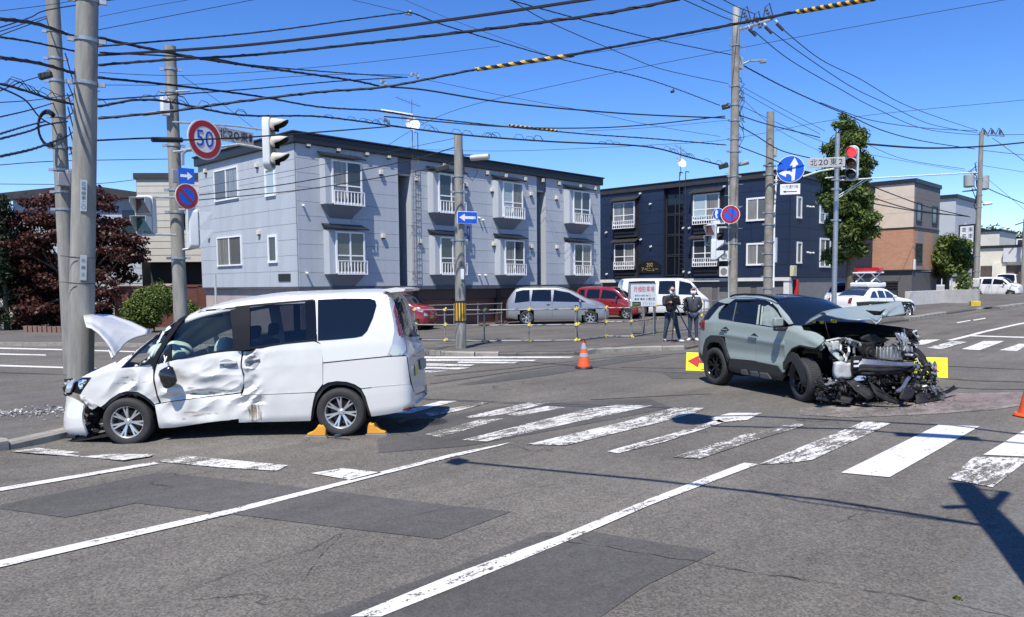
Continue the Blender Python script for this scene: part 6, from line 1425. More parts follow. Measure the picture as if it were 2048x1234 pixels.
# ================================================================== THE WHITE VAN
def c5(L): return [(100 + x / 3.4275, 560 + y / 3.4275) for x, y in L]
def c6(L): return [(440 + x / 3.428, 560 + y / 3.428) for x, y in L]
VPAINT = mat('van_pearl_white', (.60, .60, .575), .22, coat=.7, var=.015, vs=1.2)
def scuffed(name, base, marks_):
    m = bpy.data.materials.new(name); m.use_nodes = True; t = m.node_tree; b_ = t.nodes['Principled BSDF']; tc = t.nodes.new('ShaderNodeTexCoord'); L = t.links.new
    b_.inputs['Coat Weight'].default_value = .45; b_.inputs['Roughness'].default_value = .3; sx = t.nodes.new('ShaderNodeSeparateXYZ'); L(tc.outputs['Object'], sx.inputs[0])
    def math_(op, a, c=None, d=None):
        n = t.nodes.new('ShaderNodeMath'); n.operation = op
        for i, q in enumerate((a, c, d)):
            if q is None: continue
            if isinstance(q, (int, float)): n.inputs[i].default_value = q
            else: L(q, n.inputs[i])
        return n.outputs[0]
    out = None; nb_ = t.nodes.new('ShaderNodeTexNoise'); nb_.inputs['Scale'].default_value = 4; nb_.inputs['Detail'].default_value = 6; L(tc.outputs['Object'], nb_.inputs['Vector'])
    mr = t.nodes.new('ShaderNodeMapRange'); mr.inputs[1].default_value = .35; mr.inputs[2].default_value = .7; mr.inputs[3].default_value = 1.0; mr.inputs[4].default_value = .90; L(nb_.outputs['Fac'], mr.inputs[0])
    v = t.nodes.new('ShaderNodeVectorMath'); v.operation = 'SCALE'; v.inputs[0].default_value = base; L(mr.outputs[0], v.inputs['Scale']); out = v.outputs[0]
    for (x0, x1, z0, z1, sc, th, col, op_) in marks_:
        ex = math_('SUBTRACT', 1, math_('POWER', math_('ABSOLUTE', math_('DIVIDE', math_('SUBTRACT', sx.outputs['X'], (x0 + x1) / 2), (x1 - x0) / 2)), 2.5)); ez = math_('SUBTRACT', 1, math_('POWER', math_('ABSOLUTE', math_('DIVIDE', math_('SUBTRACT', sx.outputs['Z'], (z0 + z1) / 2), (z1 - z0) / 2)), 2))
        env = math_('MULTIPLY', math_('MAXIMUM', ex, 0), math_('MAXIMUM', ez, 0)); mp = t.nodes.new('ShaderNodeMapping'); mp.inputs['Scale'].default_value = sc; L(tc.outputs['Object'], mp.inputs[0])
        n = t.nodes.new('ShaderNodeTexNoise'); n.inputs['Scale'].default_value = 1; n.inputs['Detail'].default_value = 7; n.inputs['Roughness'].default_value = .7; L(mp.outputs[0], n.inputs['Vector'])
        f = t.nodes.new('ShaderNodeMapRange'); f.inputs[1].default_value = th; f.inputs[2].default_value = th + .07; f.inputs[4].default_value = op_; L(math_('MULTIPLY', n.outputs['Fac'], math_('POWER', env, .35)), f.inputs[0])
        mx = t.nodes.new('ShaderNodeMix'); mx.data_type = 'RGBA'; L(f.outputs[0], mx.inputs[0]); L(out, mx.inputs[6]); mx.inputs[7].default_value = (*col, 1); out = mx.outputs[2]
    L(out, b_.inputs['Base Color']); return m
VDMG = scuffed('van_white_scuffed', (.60, .60, .575), [(1.25, 2.35, .56, .72, (5, 1, 38), .50, (.03, .03, .03), 1), (1.28, 2.5, .5, 1.05, (9, 1, 9), .60, (.20, .19, .17), .8), (1.6, 2.6, .62, .80, (6, 1, 30), .55, (.08, .08, .08), .8), (1.5, 2.3, .82, .96, (6, 1, 30), .56, (.10, .09, .08), .8), (1.4, 2.35, .25, .46, (5, 1, 26), .49, (.24, .19, .13), .8), (1.0, 1.27, .20, .55, (26, 1, 3), .42, (.17, .12, .06), .9), (2.4, 3.1, .70, 1.0, (7, 1, 24), .55, (.12, .11, .10), .8)])
vroot = empty('minivan', (6.385, 9.231, 0), label='white minivan with crumpled left side and sprung hood, nose against the thick concrete pole', cat='minivan', rot=Matrix((Matrix.Rotation(R(132.2), 3, 'Z') @ Matrix.Rotation(R(2.0), 3, 'Y'))).to_euler())
vh = Hull([(-.935, .55), (-.925, .98), (-.89, 1.08), (-.80, 1.42), (-.70, 1.80), (-.62, 1.875), (0, 1.90), (.8, 1.90), (1.2, 1.87), (1.8, 1.78), (2.06, 1.70), (2.52, 1.43), (2.89, 1.16), (3.08, 1.08), (3.49, .92), (3.7, .82), (3.80, .70), (3.86, .52), (3.88, .3)],
          [(-.935, .56), (-.92, .70), (-.87, .79), (-.75, .83), (-.4, .85), (2.7, .85), (3.2, .82), (3.55, .75), (3.75, .64), (3.85, .45), (3.88, .3)],
          [(-.935, .34), (-.8, .27), (-.4, .22), (0, .2), (3.2, .17), (3.8, .15), (3.88, .22)], [(-.935, .95), (-.8, 1.2), (.3, 1.17), (1.3, 1.14), (2.4, 1.03), (3.0, .98), (3.88, .7)], tumble=.235, n=90, crown=.03, rnd=.13)
VV_ = Veh(vroot, vh)
def dent(p):
    p = Vector(p)
    x, y, z = p
    if y < .3: return 0
    g = lambda a, c, s_: math.exp(-((a - c) / s_) ** 2)
    reg = g(x, 1.95, .72) * g(z, .78, .34) ; reg2 = g(x, 1.16, .13) * (1 if z > .48 else .3); reg3 = g(x, 2.75, .38) * g(z, .78, .26); reg4 = g(x, 1.9, .6) * g(z, .34, .16)
    n1 = noise.noise(Vector((x * 1.7 + z * 1.2, z * 2.3, 3))); n2 = noise.noise(Vector((x * 3.4 + 9 + z * 2, z * 4.2, 1))); n3 = noise.noise(Vector((x * 9, z * 11, 5)))
    ridge = 1 - abs(n1) * 2.2; rd2 = 1 - abs(n2) * 2.4
    d = reg * (-.06 + .075 * ridge + .024 * rd2 + .004 * n3) + reg3 * (-.02 + .036 * rd2 + .005 * n3) + reg2 * (-.07 + .07 * rd2 + .02 * n3) + reg4 * (-.012 + .012 * rd2 + .004 * n3)
    d -= reg * .05 * g(z, .63, .035) * (1 if 1.2 < x < 2.2 else .3)
    return d
RB_ = 2 * (len(vh.rings[0])) - 2
# body parts from the loft
half = len(vh.rings[0]) - 1
roofj = lambda j: 10 <= j < RB_ - 10
VV_.region('roof', VPAINT, lambda x, j, z, y: roofj(j) and -.64 < x < 2.02, solid=.02)
VV_.region('rear_body', VPAINT, lambda x, j, z, y: (x < -.44 and not (roofj(j) and x > -.66)), off=-.004)
VV_.region('far_side_body', VPAINT, lambda x, j, z, y: x > -.45 and RB_ - 8 <= j < RB_ and x < 3.72)
VV_.region('far_side_pillars', VPAINT, lambda x, j, z, y: RB_ - 11 <= j < RB_ - 7 and (.16 < x < .34 or 1.22 < x < 1.38 or 2.2 < x < 2.3 or -.5 < x < -.3))
GCL = glass_mat('clear_glass', (.80, .88, .85), .96); GTI = glass_mat('tinted_glass', (.32, .34, .36), .85)
VV_.region('far_window', GCL, lambda x, j, z, y: RB_ - 11 <= j < RB_ - 7 and 1.38 < x < 2.85, off=-.01)
VV_.region('far_window', GTI, lambda x, j, z, y: RB_ - 11 <= j < RB_ - 7 and -.3 < x < 1.22, off=-.01)
VV_.region('windscreen', GCL, lambda x, j, z, y: roofj(j) and 2.06 < x < 2.98, off=-.003)
VV_.region('far_a_pillar', mat('pillar_trim_grey', (.42, .43, .40), .6), lambda x, j, z, y: RB_ - 14 <= j < RB_ - 9 and 1.95 < x < 3.0, solid=.03)
# dark lining behind the near side
LIN = mat('inner_panel_dark', (.012, .012, .013), .8)
VV_.region('inner_panel', LIN, lambda x, j, z, y: .40 < x < 2.45 and 1 <= j < 7, off=-.13); VV_.region('floor_pan', LIN, lambda x, j, z, y: -.9 < x < 3.6 and (j < 1 or j >= RB_ - 1), off=-.0)
b = MB(); b.b2((2.35, -.75, .2), (2.5, .60, 1.0)); b.b2((3.3, -.6, .3), (3.55, .5, .75)); b.b2((-.45, -.6, .3), (.42, .55, .9)); b.b2((2.45, -.5, .25), (3.35, .48, .82)); b.build('inner_structure', LIN, vroot, smooth=0)
# near side panels, traced
P_ = VV_.panel
P_('front_fender', c5([(195, 668), (240, 640), (300, 606), (360, 574), (415, 545), (450, 560), (487, 605), (560, 600), (695, 572), (708, 650), (725, 760), (742, 842), (712, 852), (690, 820), (650, 790), (600, 768), (530, 760), (465, 778), (410, 815), (375, 850), (348, 870), (255, 828), (207, 790), (235, 745), (288, 668)]), VDMG, disp=dent, res=3.4, th=.03)
P_('front_door', c5([(728, 578), (835, 556), (1000, 522), (1200, 492), (1304, 486), (1306, 600), (1322, 660), (1324, 710), (1300, 772), (1170, 790), (1000, 808), (830, 830), (757, 843), (737, 780), (716, 650)]), VDMG, disp=dent, res=3.2, th=.03)
P_('side_sill', c5([(750, 850), (830, 836), (1000, 814), (1170, 796), (1306, 780), (1296, 950), (1180, 962), (1000, 985), (815, 1015), (752, 1020), (735, 930), (716, 856)]), VDMG, disp=dent, res=4.5, off=.012, th=.05)
P_('sliding_door', c6([(150, 488), (270, 470), (430, 442), (560, 425), (650, 423), (690, 440), (703, 500), (704, 712), (660, 768), (290, 784), (150, 787), (160, 730), (165, 650), (152, 600)]), VDMG, disp=dent, res=3.4, th=.03)
P_('sliding_door_sill', c6([(132, 792), (290, 788), (655, 773), (640, 830), (628, 900), (622, 962), (400, 968), (131, 974)]), VDMG, disp=dent, res=5, off=.012, th=.05)
P_('rear_quarter', c6([(652, 94), (800, 88), (1000, 82), (1110, 84), (1150, 105), (1168, 180), (1190, 300), (1195, 350), (1180, 440), (1148, 520), (900, 545), (707, 564), (702, 500), (690, 436), (664, 418), (660, 250)]), VPAINT, res=7, th=.025)
P_('rear_lower_quarter', c6([(708, 572), (900, 552), (1148, 528), (1277, 521), (1290, 620), (1302, 712), (1100, 728), (968, 742), (925, 715), (870, 697), (800, 692), (740, 702), (707, 720)]), VPAINT, res=6, th=.025)
P_('rear_bumper', c6([(972, 748), (1100, 734), (1303, 716), (1330, 792), (1400, 765), (1470, 738), (1482, 790), (1478, 820), (1400, 868), (1345, 882), (1250, 900), (1040, 932), (1020, 870), (1000, 800)]), VPAINT, res=6, off=.014, th=.05)
P_('side_seam_trim', c6(strip([(706, 568), (900, 548), (1146, 524), (1277, 517)], 7)), DARK, res=6, off=.006, th=.02)
roofband = c5([(415, 545), (480, 512), (690, 350), (800, 270), (920, 198), (1060, 155), (1265, 121), (1371, 114)]) + c6([(400, 86), (640, 73), (1100, 62), (1140, 72), (1108, 84), (1000, 82), (800, 88), (652, 94), (646, 132), (400, 152), (230, 168), (105, 182)]) + c5([(1270, 186), (1060, 206), (930, 232), (765, 348), (605, 480), (487, 603), (450, 560)])
P_('roof_side_rail', roofband, VPAINT, res=5.5, th=.04)
FRM = mat('window_trim_black', (.008, .008, .009), .4, spec=.25)
P_('quarter_window_trim', c5(strip([(490, 600), (604, 482), (765, 352), (915, 236)], 20)), FRM, res=5, off=.002, th=.02)
P_('quarter_window_trim', c5([(487, 605), (560, 560), (610, 568), (690, 520), (706, 540), (700, 575), (600, 592)]), FRM, res=5, off=.004, th=.02)
P_('quarter_window_trim', c5(strip([(705, 592), (745, 500), (815, 390), (880, 300), (945, 228)], 30, 26)), FRM, res=5, off=.012, th=.03)
P_('front_door_edge_trim', c5(strip([(708, 590), (712, 650), (728, 740), (748, 838)], 12, 6)), FRM, res=5, off=.014, th=.02, disp=dent)
P_('mirror_base', c5([(738, 572), (790, 490), (834, 440), (836, 552)]), FRM, res=5, off=.010, th=.02)
P_('belt_trim', c5(strip([(830, 552), (1000, 517), (1200, 484), (1306, 470)], 13)), FRM, res=5, off=.008, th=.03)
P_('door_pillar', c5([(1238, 205), (1371, 178), (1371, 462), (1258, 478)]), FRM, res=6, off=.004, th=.03)
P_('top_trim', c5(strip([(930, 238), (1060, 210), (1270, 190), (1330, 184)], 12)), FRM, res=5, off=.002, th=.03)
P_('sliding_window_trim', c6(strip([(120, 480), (300, 455), (450, 432), (660, 412)], 14)), FRM, res=5, off=.008, th=.03)
P_('sliding_window_trim', c6(strip([(100, 188), (400, 158), (640, 138)], 14)), FRM, res=5, off=.002, th=.03)
P_('sliding_pillar', c6([(584, 150), (652, 136), (668, 415), (592, 418)]), BLACKG, res=6, off=.004, th=.03)
P_('front_door_window', c5([(838, 540), (845, 440), (862, 340), (940, 240), (1060, 214), (1238, 203), (1252, 470), (1000, 518)]), GCL, res=8, off=-.006, th=0)
P_('sliding_window', c6([(155, 478), (150, 195), (400, 165), (584, 150), (592, 418), (400, 440)]), GTI, res=8, off=-.006, th=0)
P_('rear_side_window', c6([(672, 137), (850, 128), (1030, 127), (1066, 142), (1074, 175), (1050, 260), (1010, 350), (975, 385), (930, 395), (800, 408), (672, 417)]), GLASSD, res=7, off=.009, th=.008)
SHARD = mat('shattered_glass_edge', (.5, .56, .55), .2)
P_('broken_window_edge', c5(strip([(585, 590), (640, 568), (695, 520), (735, 440), (780, 358), (828, 322)], 13)), SHARD, res=2.5, off=.006, th=.004, disp=lambda p: .02 * noise.noise(p * 25))
P_('quarter_window_remnant', c5([(500, 598), (540, 560), (575, 570), (600, 585), (560, 597)]), GTI, res=4, off=.006, th=0)
P_('wheel_arch_liner', c5(strip([(352, 880), (375, 860), (412, 826), (466, 790), (530, 772), (598, 780), (645, 802), (688, 832), (715, 865)], 22)), DARK, res=4, off=-.02, th=.25, disp=lambda p: 0)
P_('wheel_arch_liner', c6(strip([(622, 960), (632, 880), (655, 810), (700, 745), (745, 715), (800, 704), (870, 709), (930, 730), (975, 775), (1005, 850), (1030, 935)], 24)), DARK, res=5, off=-.02, th=.25)
# lights, plate and the rear face
CL = mat('clear_lens', (.42, .45, .47), .08, .3, coat=1)
P_('tail_lamp', c6([(1152, 118), (1183, 126), (1205, 220), (1232, 300), (1262, 392), (1274, 514), (1152, 521), (1180, 450), (1198, 345), (1176, 220)]), CL, res=5, off=.012, th=.03, rounds=1)
P_('tail_lamp_reflector', c6([(1188, 170), (1210, 215), (1234, 300), (1246, 380), (1228, 385), (1205, 290), (1190, 220)]), mat('tail_red', (.16, .02, .03), .15, coat=.8), res=4, off=.017, th=.01)
P_('rear_window', c6([(1190, 122), (1310, 106), (1345, 160), (1385, 260), (1402, 380), (1266, 397), (1240, 300), (1205, 185)]), GLASSD, res=6, off=.008, th=.012, rounds=1)
P_('tailgate_garnish', c6([(1318, 512), (1425, 480), (1432, 492), (1380, 512), (1340, 528)]), CHROME, res=3, off=.03, th=.03)
P_('licence_plate', c6([(1362, 545), (1410, 530), (1412, 598), (1372, 618)]), mat('plate_green_white', (.2, .22, .2), .4), res=4, off=.02, th=.01)
P_('sticker', c6([(1334, 582), (1352, 578), (1354, 654), (1336, 658)]), mat('sticker_yellow', (.6, .55, .08), .4), res=4, off=.010, th=.002)
P_('tailgate_seam', c6(strip([(1280, 525), (1292, 620), (1312, 716), (1332, 786), (1400, 762), (1468, 735)], 3)), DARK, res=4, off=.009, th=.01)
P_('rear_reflector', c6([(1250, 884), (1290, 868), (1342, 862), (1336, 878), (1280, 888)]), mat('reflector_red', (.2, .02, .03), .2, coat=.6), res=4, off=.022, th=.01)
P_('rear_wiper', c6(strip([(1362, 408), (1385, 395), (1392, 350), (1380, 300)], 6)), DARK, res=3, off=.03, th=.02)
b = MB(); yl = .60; vs = []
for k in range(9):
    y = -yl + 2 * yl * k / 8; e = (1 - (abs(y) / yl) ** 3) * .07; vs += [(-.58, y, 1.905), (-.78 - e, y, 1.925), (-.90 - e, y, 1.90), (-.88 - e, y, 1.87), (-.70, y, 1.86)]
b.add(vs, [(k * 5 + j, k * 5 + (j + 1) % 5, (k + 1) * 5 + (j + 1) % 5, (k + 1) * 5 + j) for k in range(8) for j in range(5)] + [(0, 1, 2, 3, 4), (44, 43, 42, 41, 40)]); b.build('spoiler', VPAINT, vroot, smooth=50)
# headlamp, torn bumper, exposed front
P_('headlamp', c5([(120, 700), (168, 672), (292, 667), (262, 716), (210, 786), (150, 770), (118, 742)]), BLACKG, res=4, off=-.01, th=.06)
P_('headlamp_lens', c5([(112, 705), (160, 676), (186, 672), (150, 770), (112, 775)]), CL, res=4, off=.03, th=.02)
P_('headlamp_reflector', c5([(192, 690), (250, 680), (252, 700), (225, 720), (228, 745), (205, 748), (195, 720)]), CHROME, res=3, off=.002, th=.01, disp=lambda p: .012 * noise.noise(p * 40))
bp = [(98, 784), (150, 805), (215, 838), (246, 862), (240, 920), (258, 990), (286, 1048), (200, 1070), (163, 1074), (160, 1030), (120, 950), (92, 905), (88, 850)]
P_('front_bumper', c5(bp), VPAINT, res=4, off=.05, th=.03, rounds=1, disp=lambda p: .03 * math.sin(p.z * 7))
P_('torn_bracket', c5([(205, 786), (240, 800), (300, 838), (325, 868), (290, 888), (262, 875), (245, 850), (215, 820)]), mat('bracket_white', (.5, .5, .48), .5, var=.5, vs=14), res=3, off=.0, th=.02, disp=lambda p: .03 * noise.noise(p * 18))
b = MB(); rr = random.Random(8)
for k in range(60):
    p = VV_.at_y(100 + rr.uniform(245, 320) / 3.43, 560 + rr.uniform(870, 1060) / 3.43, rr.uniform(.45, .70)); s_ = rr.uniform(.02, .07); b.mat(rr.choice([0, 0, 0, 1])); b.box(p, (s_, s_ * rr.uniform(.3, 2), s_ * rr.uniform(.4, 2)), M=Matrix.Rotation(rr.uniform(0, 3), 3, Vector((rr.random(), rr.random(), rr.random())).normalized()))
for k in range(70):
    p = VV_.at_y(100 + rr.uniform(105, 150) / 3.43, 560 + rr.uniform(680, 780) / 3.43, rr.uniform(.3, .6)); s_ = rr.uniform(.02, .05); b.mat(rr.choice([0, 0, 1])); b.box(p, (s_, s_ * rr.uniform(.3, 2), s_), M=Matrix.Rotation(rr.uniform(0, 3), 3, Vector((rr.random(), rr.random(), rr.random())).normalized()))
b.build('broken_front_pieces', [DARK, mat('bracket_white', (.5, .5, .48))], vroot, smooth=0)['kind'] = 'stuff'
b = MB(); p = VV_.at_y(150, 872, .72); b.box((p.x - .25, .55, p.z - .03), (.55, .5, .02), M=Matrix.Rotation(.12, 3, 'Y')); b.box((p.x + .02, .75, p.z), (.14, .1, .03)); b.build('broken_undertray', DARK, vroot)
# hood, sprung and folded up
NE = [(250, 318), (292, 328), (345, 368), (398, 430), (430, 482), (447, 522)]; FE = [(262, 258), (330, 232), (430, 239), (560, 284), (640, 322), (700, 352)]
def hoodpt(u, v):
    def ip(L, t): t = t * (len(L) - 1); i = min(int(t), len(L) - 2); f = t - i; return Vector(L[i]).lerp(Vector(L[i + 1]), f)
    n_ = ip(NE, u); f_ = ip(FE, u); A_ = VV_.at_y(*c5([tuple(n_)])[0], .60); B_ = VV_.at_y(*c5([tuple(f_)])[0], -.55)
    p = A_.lerp(B_, v); p.z += .10 * math.sin(math.pi * min(1, v * 1.15)) * (1 - .5 * u); p.x += .05 * math.sin(math.pi * v); p.z -= .018 * math.exp(-((v - .18) / .06) ** 2); return p
N1, N2 = 26, 22; b = MB(); vs = [hoodpt(i / N1, j / N2) for i in range(N1 + 1) for j in range(N2 + 1)]
b.add(vs, [(i * (N2 + 1) + j, i * (N2 + 1) + j + 1, (i + 1) * (N2 + 1) + j + 1, (i + 1) * (N2 + 1) + j) for i in range(N1) for j in range(N2)]); o = b.build('hood', VPAINT, vroot, smooth=50); sm = o.modifiers.new('thickness', 'SOLIDIFY'); sm.thickness = .022
b = MB(); p = VV_.at_y(*c5([(405, 470)])[0], .5); q = VV_.at_y(*c5([(428, 535)])[0], .6); b.tube([p, q], .015, 6); b.build('hood_hinge', VPAINT, vroot)
# wheels
wheel(vroot, (0, .755, .318), .318, .205, 1, 7, yaw=0); wheel(vroot, (2.86, .77, .300), .318, .205, 1, 7, yaw=6); wheel(vroot, (0, -.755, .318), .318, .205, -1, 7); wheel(vroot, (2.86, -.755, .305), .318, .205, -1, 7)
# door handles with grey hollows
HOL = mat('handle_hollow', (.26, .27, .28), .4)
P_('door_handle_hollow', c5([(1158, 565), (1190, 545), (1225, 540), (1260, 556), (1285, 562), (1280, 590), (1250, 605), (1210, 603), (1180, 588)]), HOL, res=3, off=.010, disp=dent, th=.005, rounds=1)
P_('door_handle', c5([(1160, 562), (1284, 556), (1285, 568), (1162, 574)]), VPAINT, res=3, off=.045, th=.02, disp=dent)
P_('door_handle_hollow', c6([(168, 548), (205, 516), (240, 522), (272, 540), (268, 575), (235, 612), (215, 615), (195, 580)]), HOL, res=3, off=.010, disp=dent, th=.005, rounds=1)
P_('door_handle', c6([(168, 545), (272, 528), (274, 541), (170, 560)]), VPAINT, res=3, off=.045, th=.02, disp=dent)
P_('handle_reflection_cup', c5([(1196, 578), (1245, 572), (1248, 582), (1200, 588)]), VPAINT, res=3, off=.014, disp=dent, th=.003)
# side repeater mirror torn off and dangling
mroot_p = VV_.at_y(*c5([(808, 664)])[0], 1.0); b = MB(); Mm = Matrix.Rotation(R(20), 3, 'Y')
prof = [(0, -.10), (.055, -.095), (.085, -.07), (.095, 0), (.09, .06), (.06, .085), (0, .09)]
vs_b = MB(); vs_b.lathe(prof, 18, Mm); vs_b.v = [(x * 1.15 + mroot_p.x, y * .62 + mroot_p.y, z * 1.45 + mroot_p.z) for x, y, z in vs_b.v]; vs_b.build('wing_mirror', mat('mirror_black', (.012, .012, .013), .2, coat=.5), vroot, smooth=60)
b = MB(); p = VV_.at_y(*c5([(800, 525)])[0], .86); q = mroot_p + Vector((0, -.03, .11)); b.tube([p, p.lerp(q, .5) + Vector((.02, .05, 0)), q], .010, 5); b.tube([p + Vector((.03, .01, .02)), q + Vector((.02, 0, 0))], .006, 5); b.build('mirror_cable', WHITE, vroot)
# interior
INT = mat('interior_charcoal', (.03, .03, .032), .75, var=.2, vs=6); BAGM = mat('airbag_fabric', (.52, .60, .57), .8, var=.1, vs=5, bump=.3, bs=20); SEATM = mat('seat_cloth', (.035, .035, .038), .9, var=.2)
b = MB(); b.b2((2.30, -.72, .75), (2.75, .66, 1.02)); b.b2((2.05, -.12, .6), (2.35, .12, .95)); b.build('dashboard', INT, vroot, bevel=.05)
def blob(name, c, s_, m, root, seed=0, amp=.06, n=20):
    b = MB(); b.lathe([(math.sin(math.pi * k / 12), -math.cos(math.pi * k / 12)) for k in range(13)], n)
    b.v = [(lambda w_: (c[0] + w_.x * s_[0], c[1] + w_.y * s_[1], c[2] + w_.z * s_[2]))(Vector(v) * (1 + amp * 2 * noise.noise(Vector(v) * 1.8 + Vector((seed, 0, 0))))) for v in b.v]; return b.build(name, m, root, smooth=80)
blob('airbag', (2.36, .34, 1.12), (.22, .27, .20), BAGM, vroot, 1); blob('airbag', (2.62, .25, 1.16), (.15, .25, .13), BAGM, vroot, 4); blob('airbag', (1.95, -.36, 1.06), (.15, .28, .26), BAGM, vroot, 2)
b = MB(); b.lathe([(.17, -.015), (.185, 0), (.17, .015), (.155, 0), (.17, -.015)], 28, Matrix.Rotation(R(-62), 3, 'Y'), (2.12, -.36, 1.03)); b.tube([(2.12, -.36, 1.03), (2.35, -.36, .95)], .03, 6); b.build('steering_wheel', INT, vroot)
for x in (1.35, .45, -.35):
    for y in (.38, -.38):
        b = MB(); b.box((x, y, .95), (.16, .46, .62), M=Matrix.Rotation(-.25, 3, 'Y')); b.box((x + .22, y, .6), (.5, .46, .16)); s_ = b.build('seat', SEATM, vroot, bevel=.05, seg=3)
        b = MB(); b.box((x - .12, y, 1.40), (.10, .27, .18), M=Matrix.Rotation(-.15, 3, 'Y')); b.build('headrest', SEATM, s_, bevel=.04, seg=3)
VV_.region('headliner', mat('headliner', (.35, .35, .33), .9), lambda x, j, z, y: roofj(j) and -.6 < x < 2.0, off=-.05)
b = MB(); b.tube([VV_.at_y(*c5([(985, 262)])[0], -.3), VV_.at_y(*c5([(1180, 240)])[0], -.3)], .02, 5); b.build('sun_visor', INT, vroot)
# wheel chocks
def chock(px, py, flip, label):
    p = GG(px, py); o = empty('wheel_chock', p, rz=R(132.2 + (180 if flip else 0)), label=label, cat='wheel chock'); b = MB()
    b.prism([(-.13, .015), (.16, .015), (.16, .05), (.08, .075), (.01, .14), (-.02, .19), (-.06, .17), (-.09, .19), (-.13, .13)], -.06, .06, lambda u, v, h: Vector((u, h, v))); o.scale = (.85, .9, .85); b.build('wedge', mat('chock_orange', (.68, .30, .03), .5, var=.08, vs=15), o, bevel=.012)
    b = MB(); b.b2((-.15, -.07, 0), (.18, .07, .015)); b.build('base_plate', GREYP, o, smooth=0)
chock(752, 868, True, 'orange wheel chock behind the rear wheel of the white minivan'); chock(637, 872, False, 'orange wheel chock ahead of the rear wheel of the white minivan')
b = MB(); b.tube([GG(648, 868) + Vector((0, 0, .05)), GG(655, 878) + Vector((0, 0, .02)), GG(700, 880) + Vector((0, 0, .012))], .006, 5); tag(b.build('chock_rope', DARK), 'thin dark cord lying between the two orange chocks', 'cord')
b = MB(); b.lathe([(0, 0), (.04, .0), (.045, .02), (.04, .035), (0, .04)], 14); o = b.build('chock_clip', mat('teal_dark', (.02, .06, .07), .4), loc=GG(676, 874)); o.scale = (1.3, .7, 1); tag(o, 'small dark teal clip on the road under the rear wheel of the van', 'clip')
# ================================================================== THE WRECKED SUV
def c9(L): return [(1380 + x / 5.608, 580 + y / 5.608) for x, y in L]
def c7(L): return [(1360 + x / 3.657, 560 + y / 3.657) for x, y in L]
def c10(L): return [(1600 + x / 5.609, 600 + y / 5.609) for x, y in L]
SPAINT = mat('suv_grey_green', (.24, .285, .262), .32, coat=.35, var=.03, vs=1.5)
sroot = empty('suv', (14.405, 7.236, 0), label='grey-green SUV with black roof and completely crushed front end', cat='suv', rz=R(-115.5))
shl = Hull([(-.735, .70), (-.725, 1.02), (-.69, 1.18), (-.62, 1.26), (-.34, 1.60), (-.2, 1.66), (.14, 1.71), (.7, 1.73), (1.27, 1.68), (1.5, 1.60), (2.0, 1.34), (2.2, 1.24), (2.6, 1.16), (2.95, 1.0), (3.1, .85), (3.16, .5)],
           [(-.735, .62), (-.72, .76), (-.64, .84), (-.4, .89), (0, .90), (2.2, .90), (2.7, .88), (3.0, .80), (3.16, .60)],
           [(-.735, .45), (-.5, .36), (0, .3), (2.2, .28), (3.16, .3)], [(-.735, .9), (-.5, 1.21), (.3, 1.22), (1.4, 1.18), (2.1, 1.16), (3.16, .8)], tumble=.40, n=90, crown=.03, rnd=.10)
SV = Veh(sroot, shl); RS = SV.h.m; Q = SV.panel
rj = lambda j: 10 <= j < RS - 10
SV.region('roof', BLACKG, lambda x, j, z, y: rj(j) and -.30 < x < 1.34, solid=.02)
SV.region('windscreen', GLASSD, lambda x, j, z, y: rj(j) and 1.34 <= x < 2.16)
SV.region('rear_body', SPAINT, lambda x, j, z, y: x < -.36 and z < 1.2 and not (y < 0 and x > -.40), off=-.004)
SV.region('rear_window', GLASSD, lambda x, j, z, y: -.66 < x <= -.30 and z >= 1.2, off=-.002)
SV.region('far_side_body', SPAINT, lambda x, j, z, y: x > -.40 and j < 11 and x < 2.0, off=0); SV.region('inner_panel', LIN, lambda x, j, z, y: .42 < x < 2.05 and RS - 12 <= j < RS - 1, off=-.10)
SV.region('floor_pan', LIN, lambda x, j, z, y: x < 2.9 and (j < 1 or j >= RS - 1)); b = MB(); b.b2((-.42, -.58, .2), (.42, .6, 1.0)); b.b2((.42, .2, .25), (2.0, .6, 1.1)); b.b2((1.9, -.62, .3), (2.1, .8, 1.18)); b.build('inner_structure', LIN, sroot, smooth=0)
Q('rear_quarter', c9([(392, 166), (350, 215), (318, 262), (312, 308), (330, 332), (345, 338), (380, 430), (393, 522), (330, 510), (240, 506), (190, 540), (165, 620), (150, 720), (146, 745), (122, 700), (120, 560), (127, 450), (166, 440), (172, 338), (212, 334), (330, 190)]), SPAINT, res=4, off=.006)
def crease(p): return .018 * math.exp(-((p.z - (1.02 - .05 * p.x)) / .05) ** 2) - .02 * math.exp(-((p.z - .72) / .12) ** 2)
Q('rear_door', c9([(347, 338), (480, 354), (735, 392), (738, 600), (736, 797), (700, 790), (455, 768), (432, 720), (402, 640), (396, 522), (382, 430)]), SPAINT, res=4, disp=crease, off=.006)
Q('front_door', c9([(742, 394), (930, 423), (1030, 427), (1118, 412), (1085, 520), (1070, 565), (1067, 700), (1063, 925), (1040, 922), (990, 852), (742, 800)]), SPAINT, res=4, disp=crease, off=.006)
CLAD = mat('cladding_black', (.022, .023, .024), .5, var=.2, vs=8)
Q('sill_cladding', c9([(455, 774), (736, 803), (990, 858), (1045, 930), (1070, 945), (1078, 962), (1040, 1012), (930, 1000), (590, 938), (480, 922), (440, 870), (447, 800)]), CLAD, res=4, off=.02, th=.05)
for pl in ([(585, 890), (640, 888), (668, 945), (590, 938)], [(690, 905), (770, 912), (785, 960), (695, 950)], [(795, 920), (880, 930), (935, 998), (800, 972)]): Q('sill_insert', c9(pl), mat('insert_grey', (.18, .19, .19), .4, .4), res=3, off=.032, th=.01)
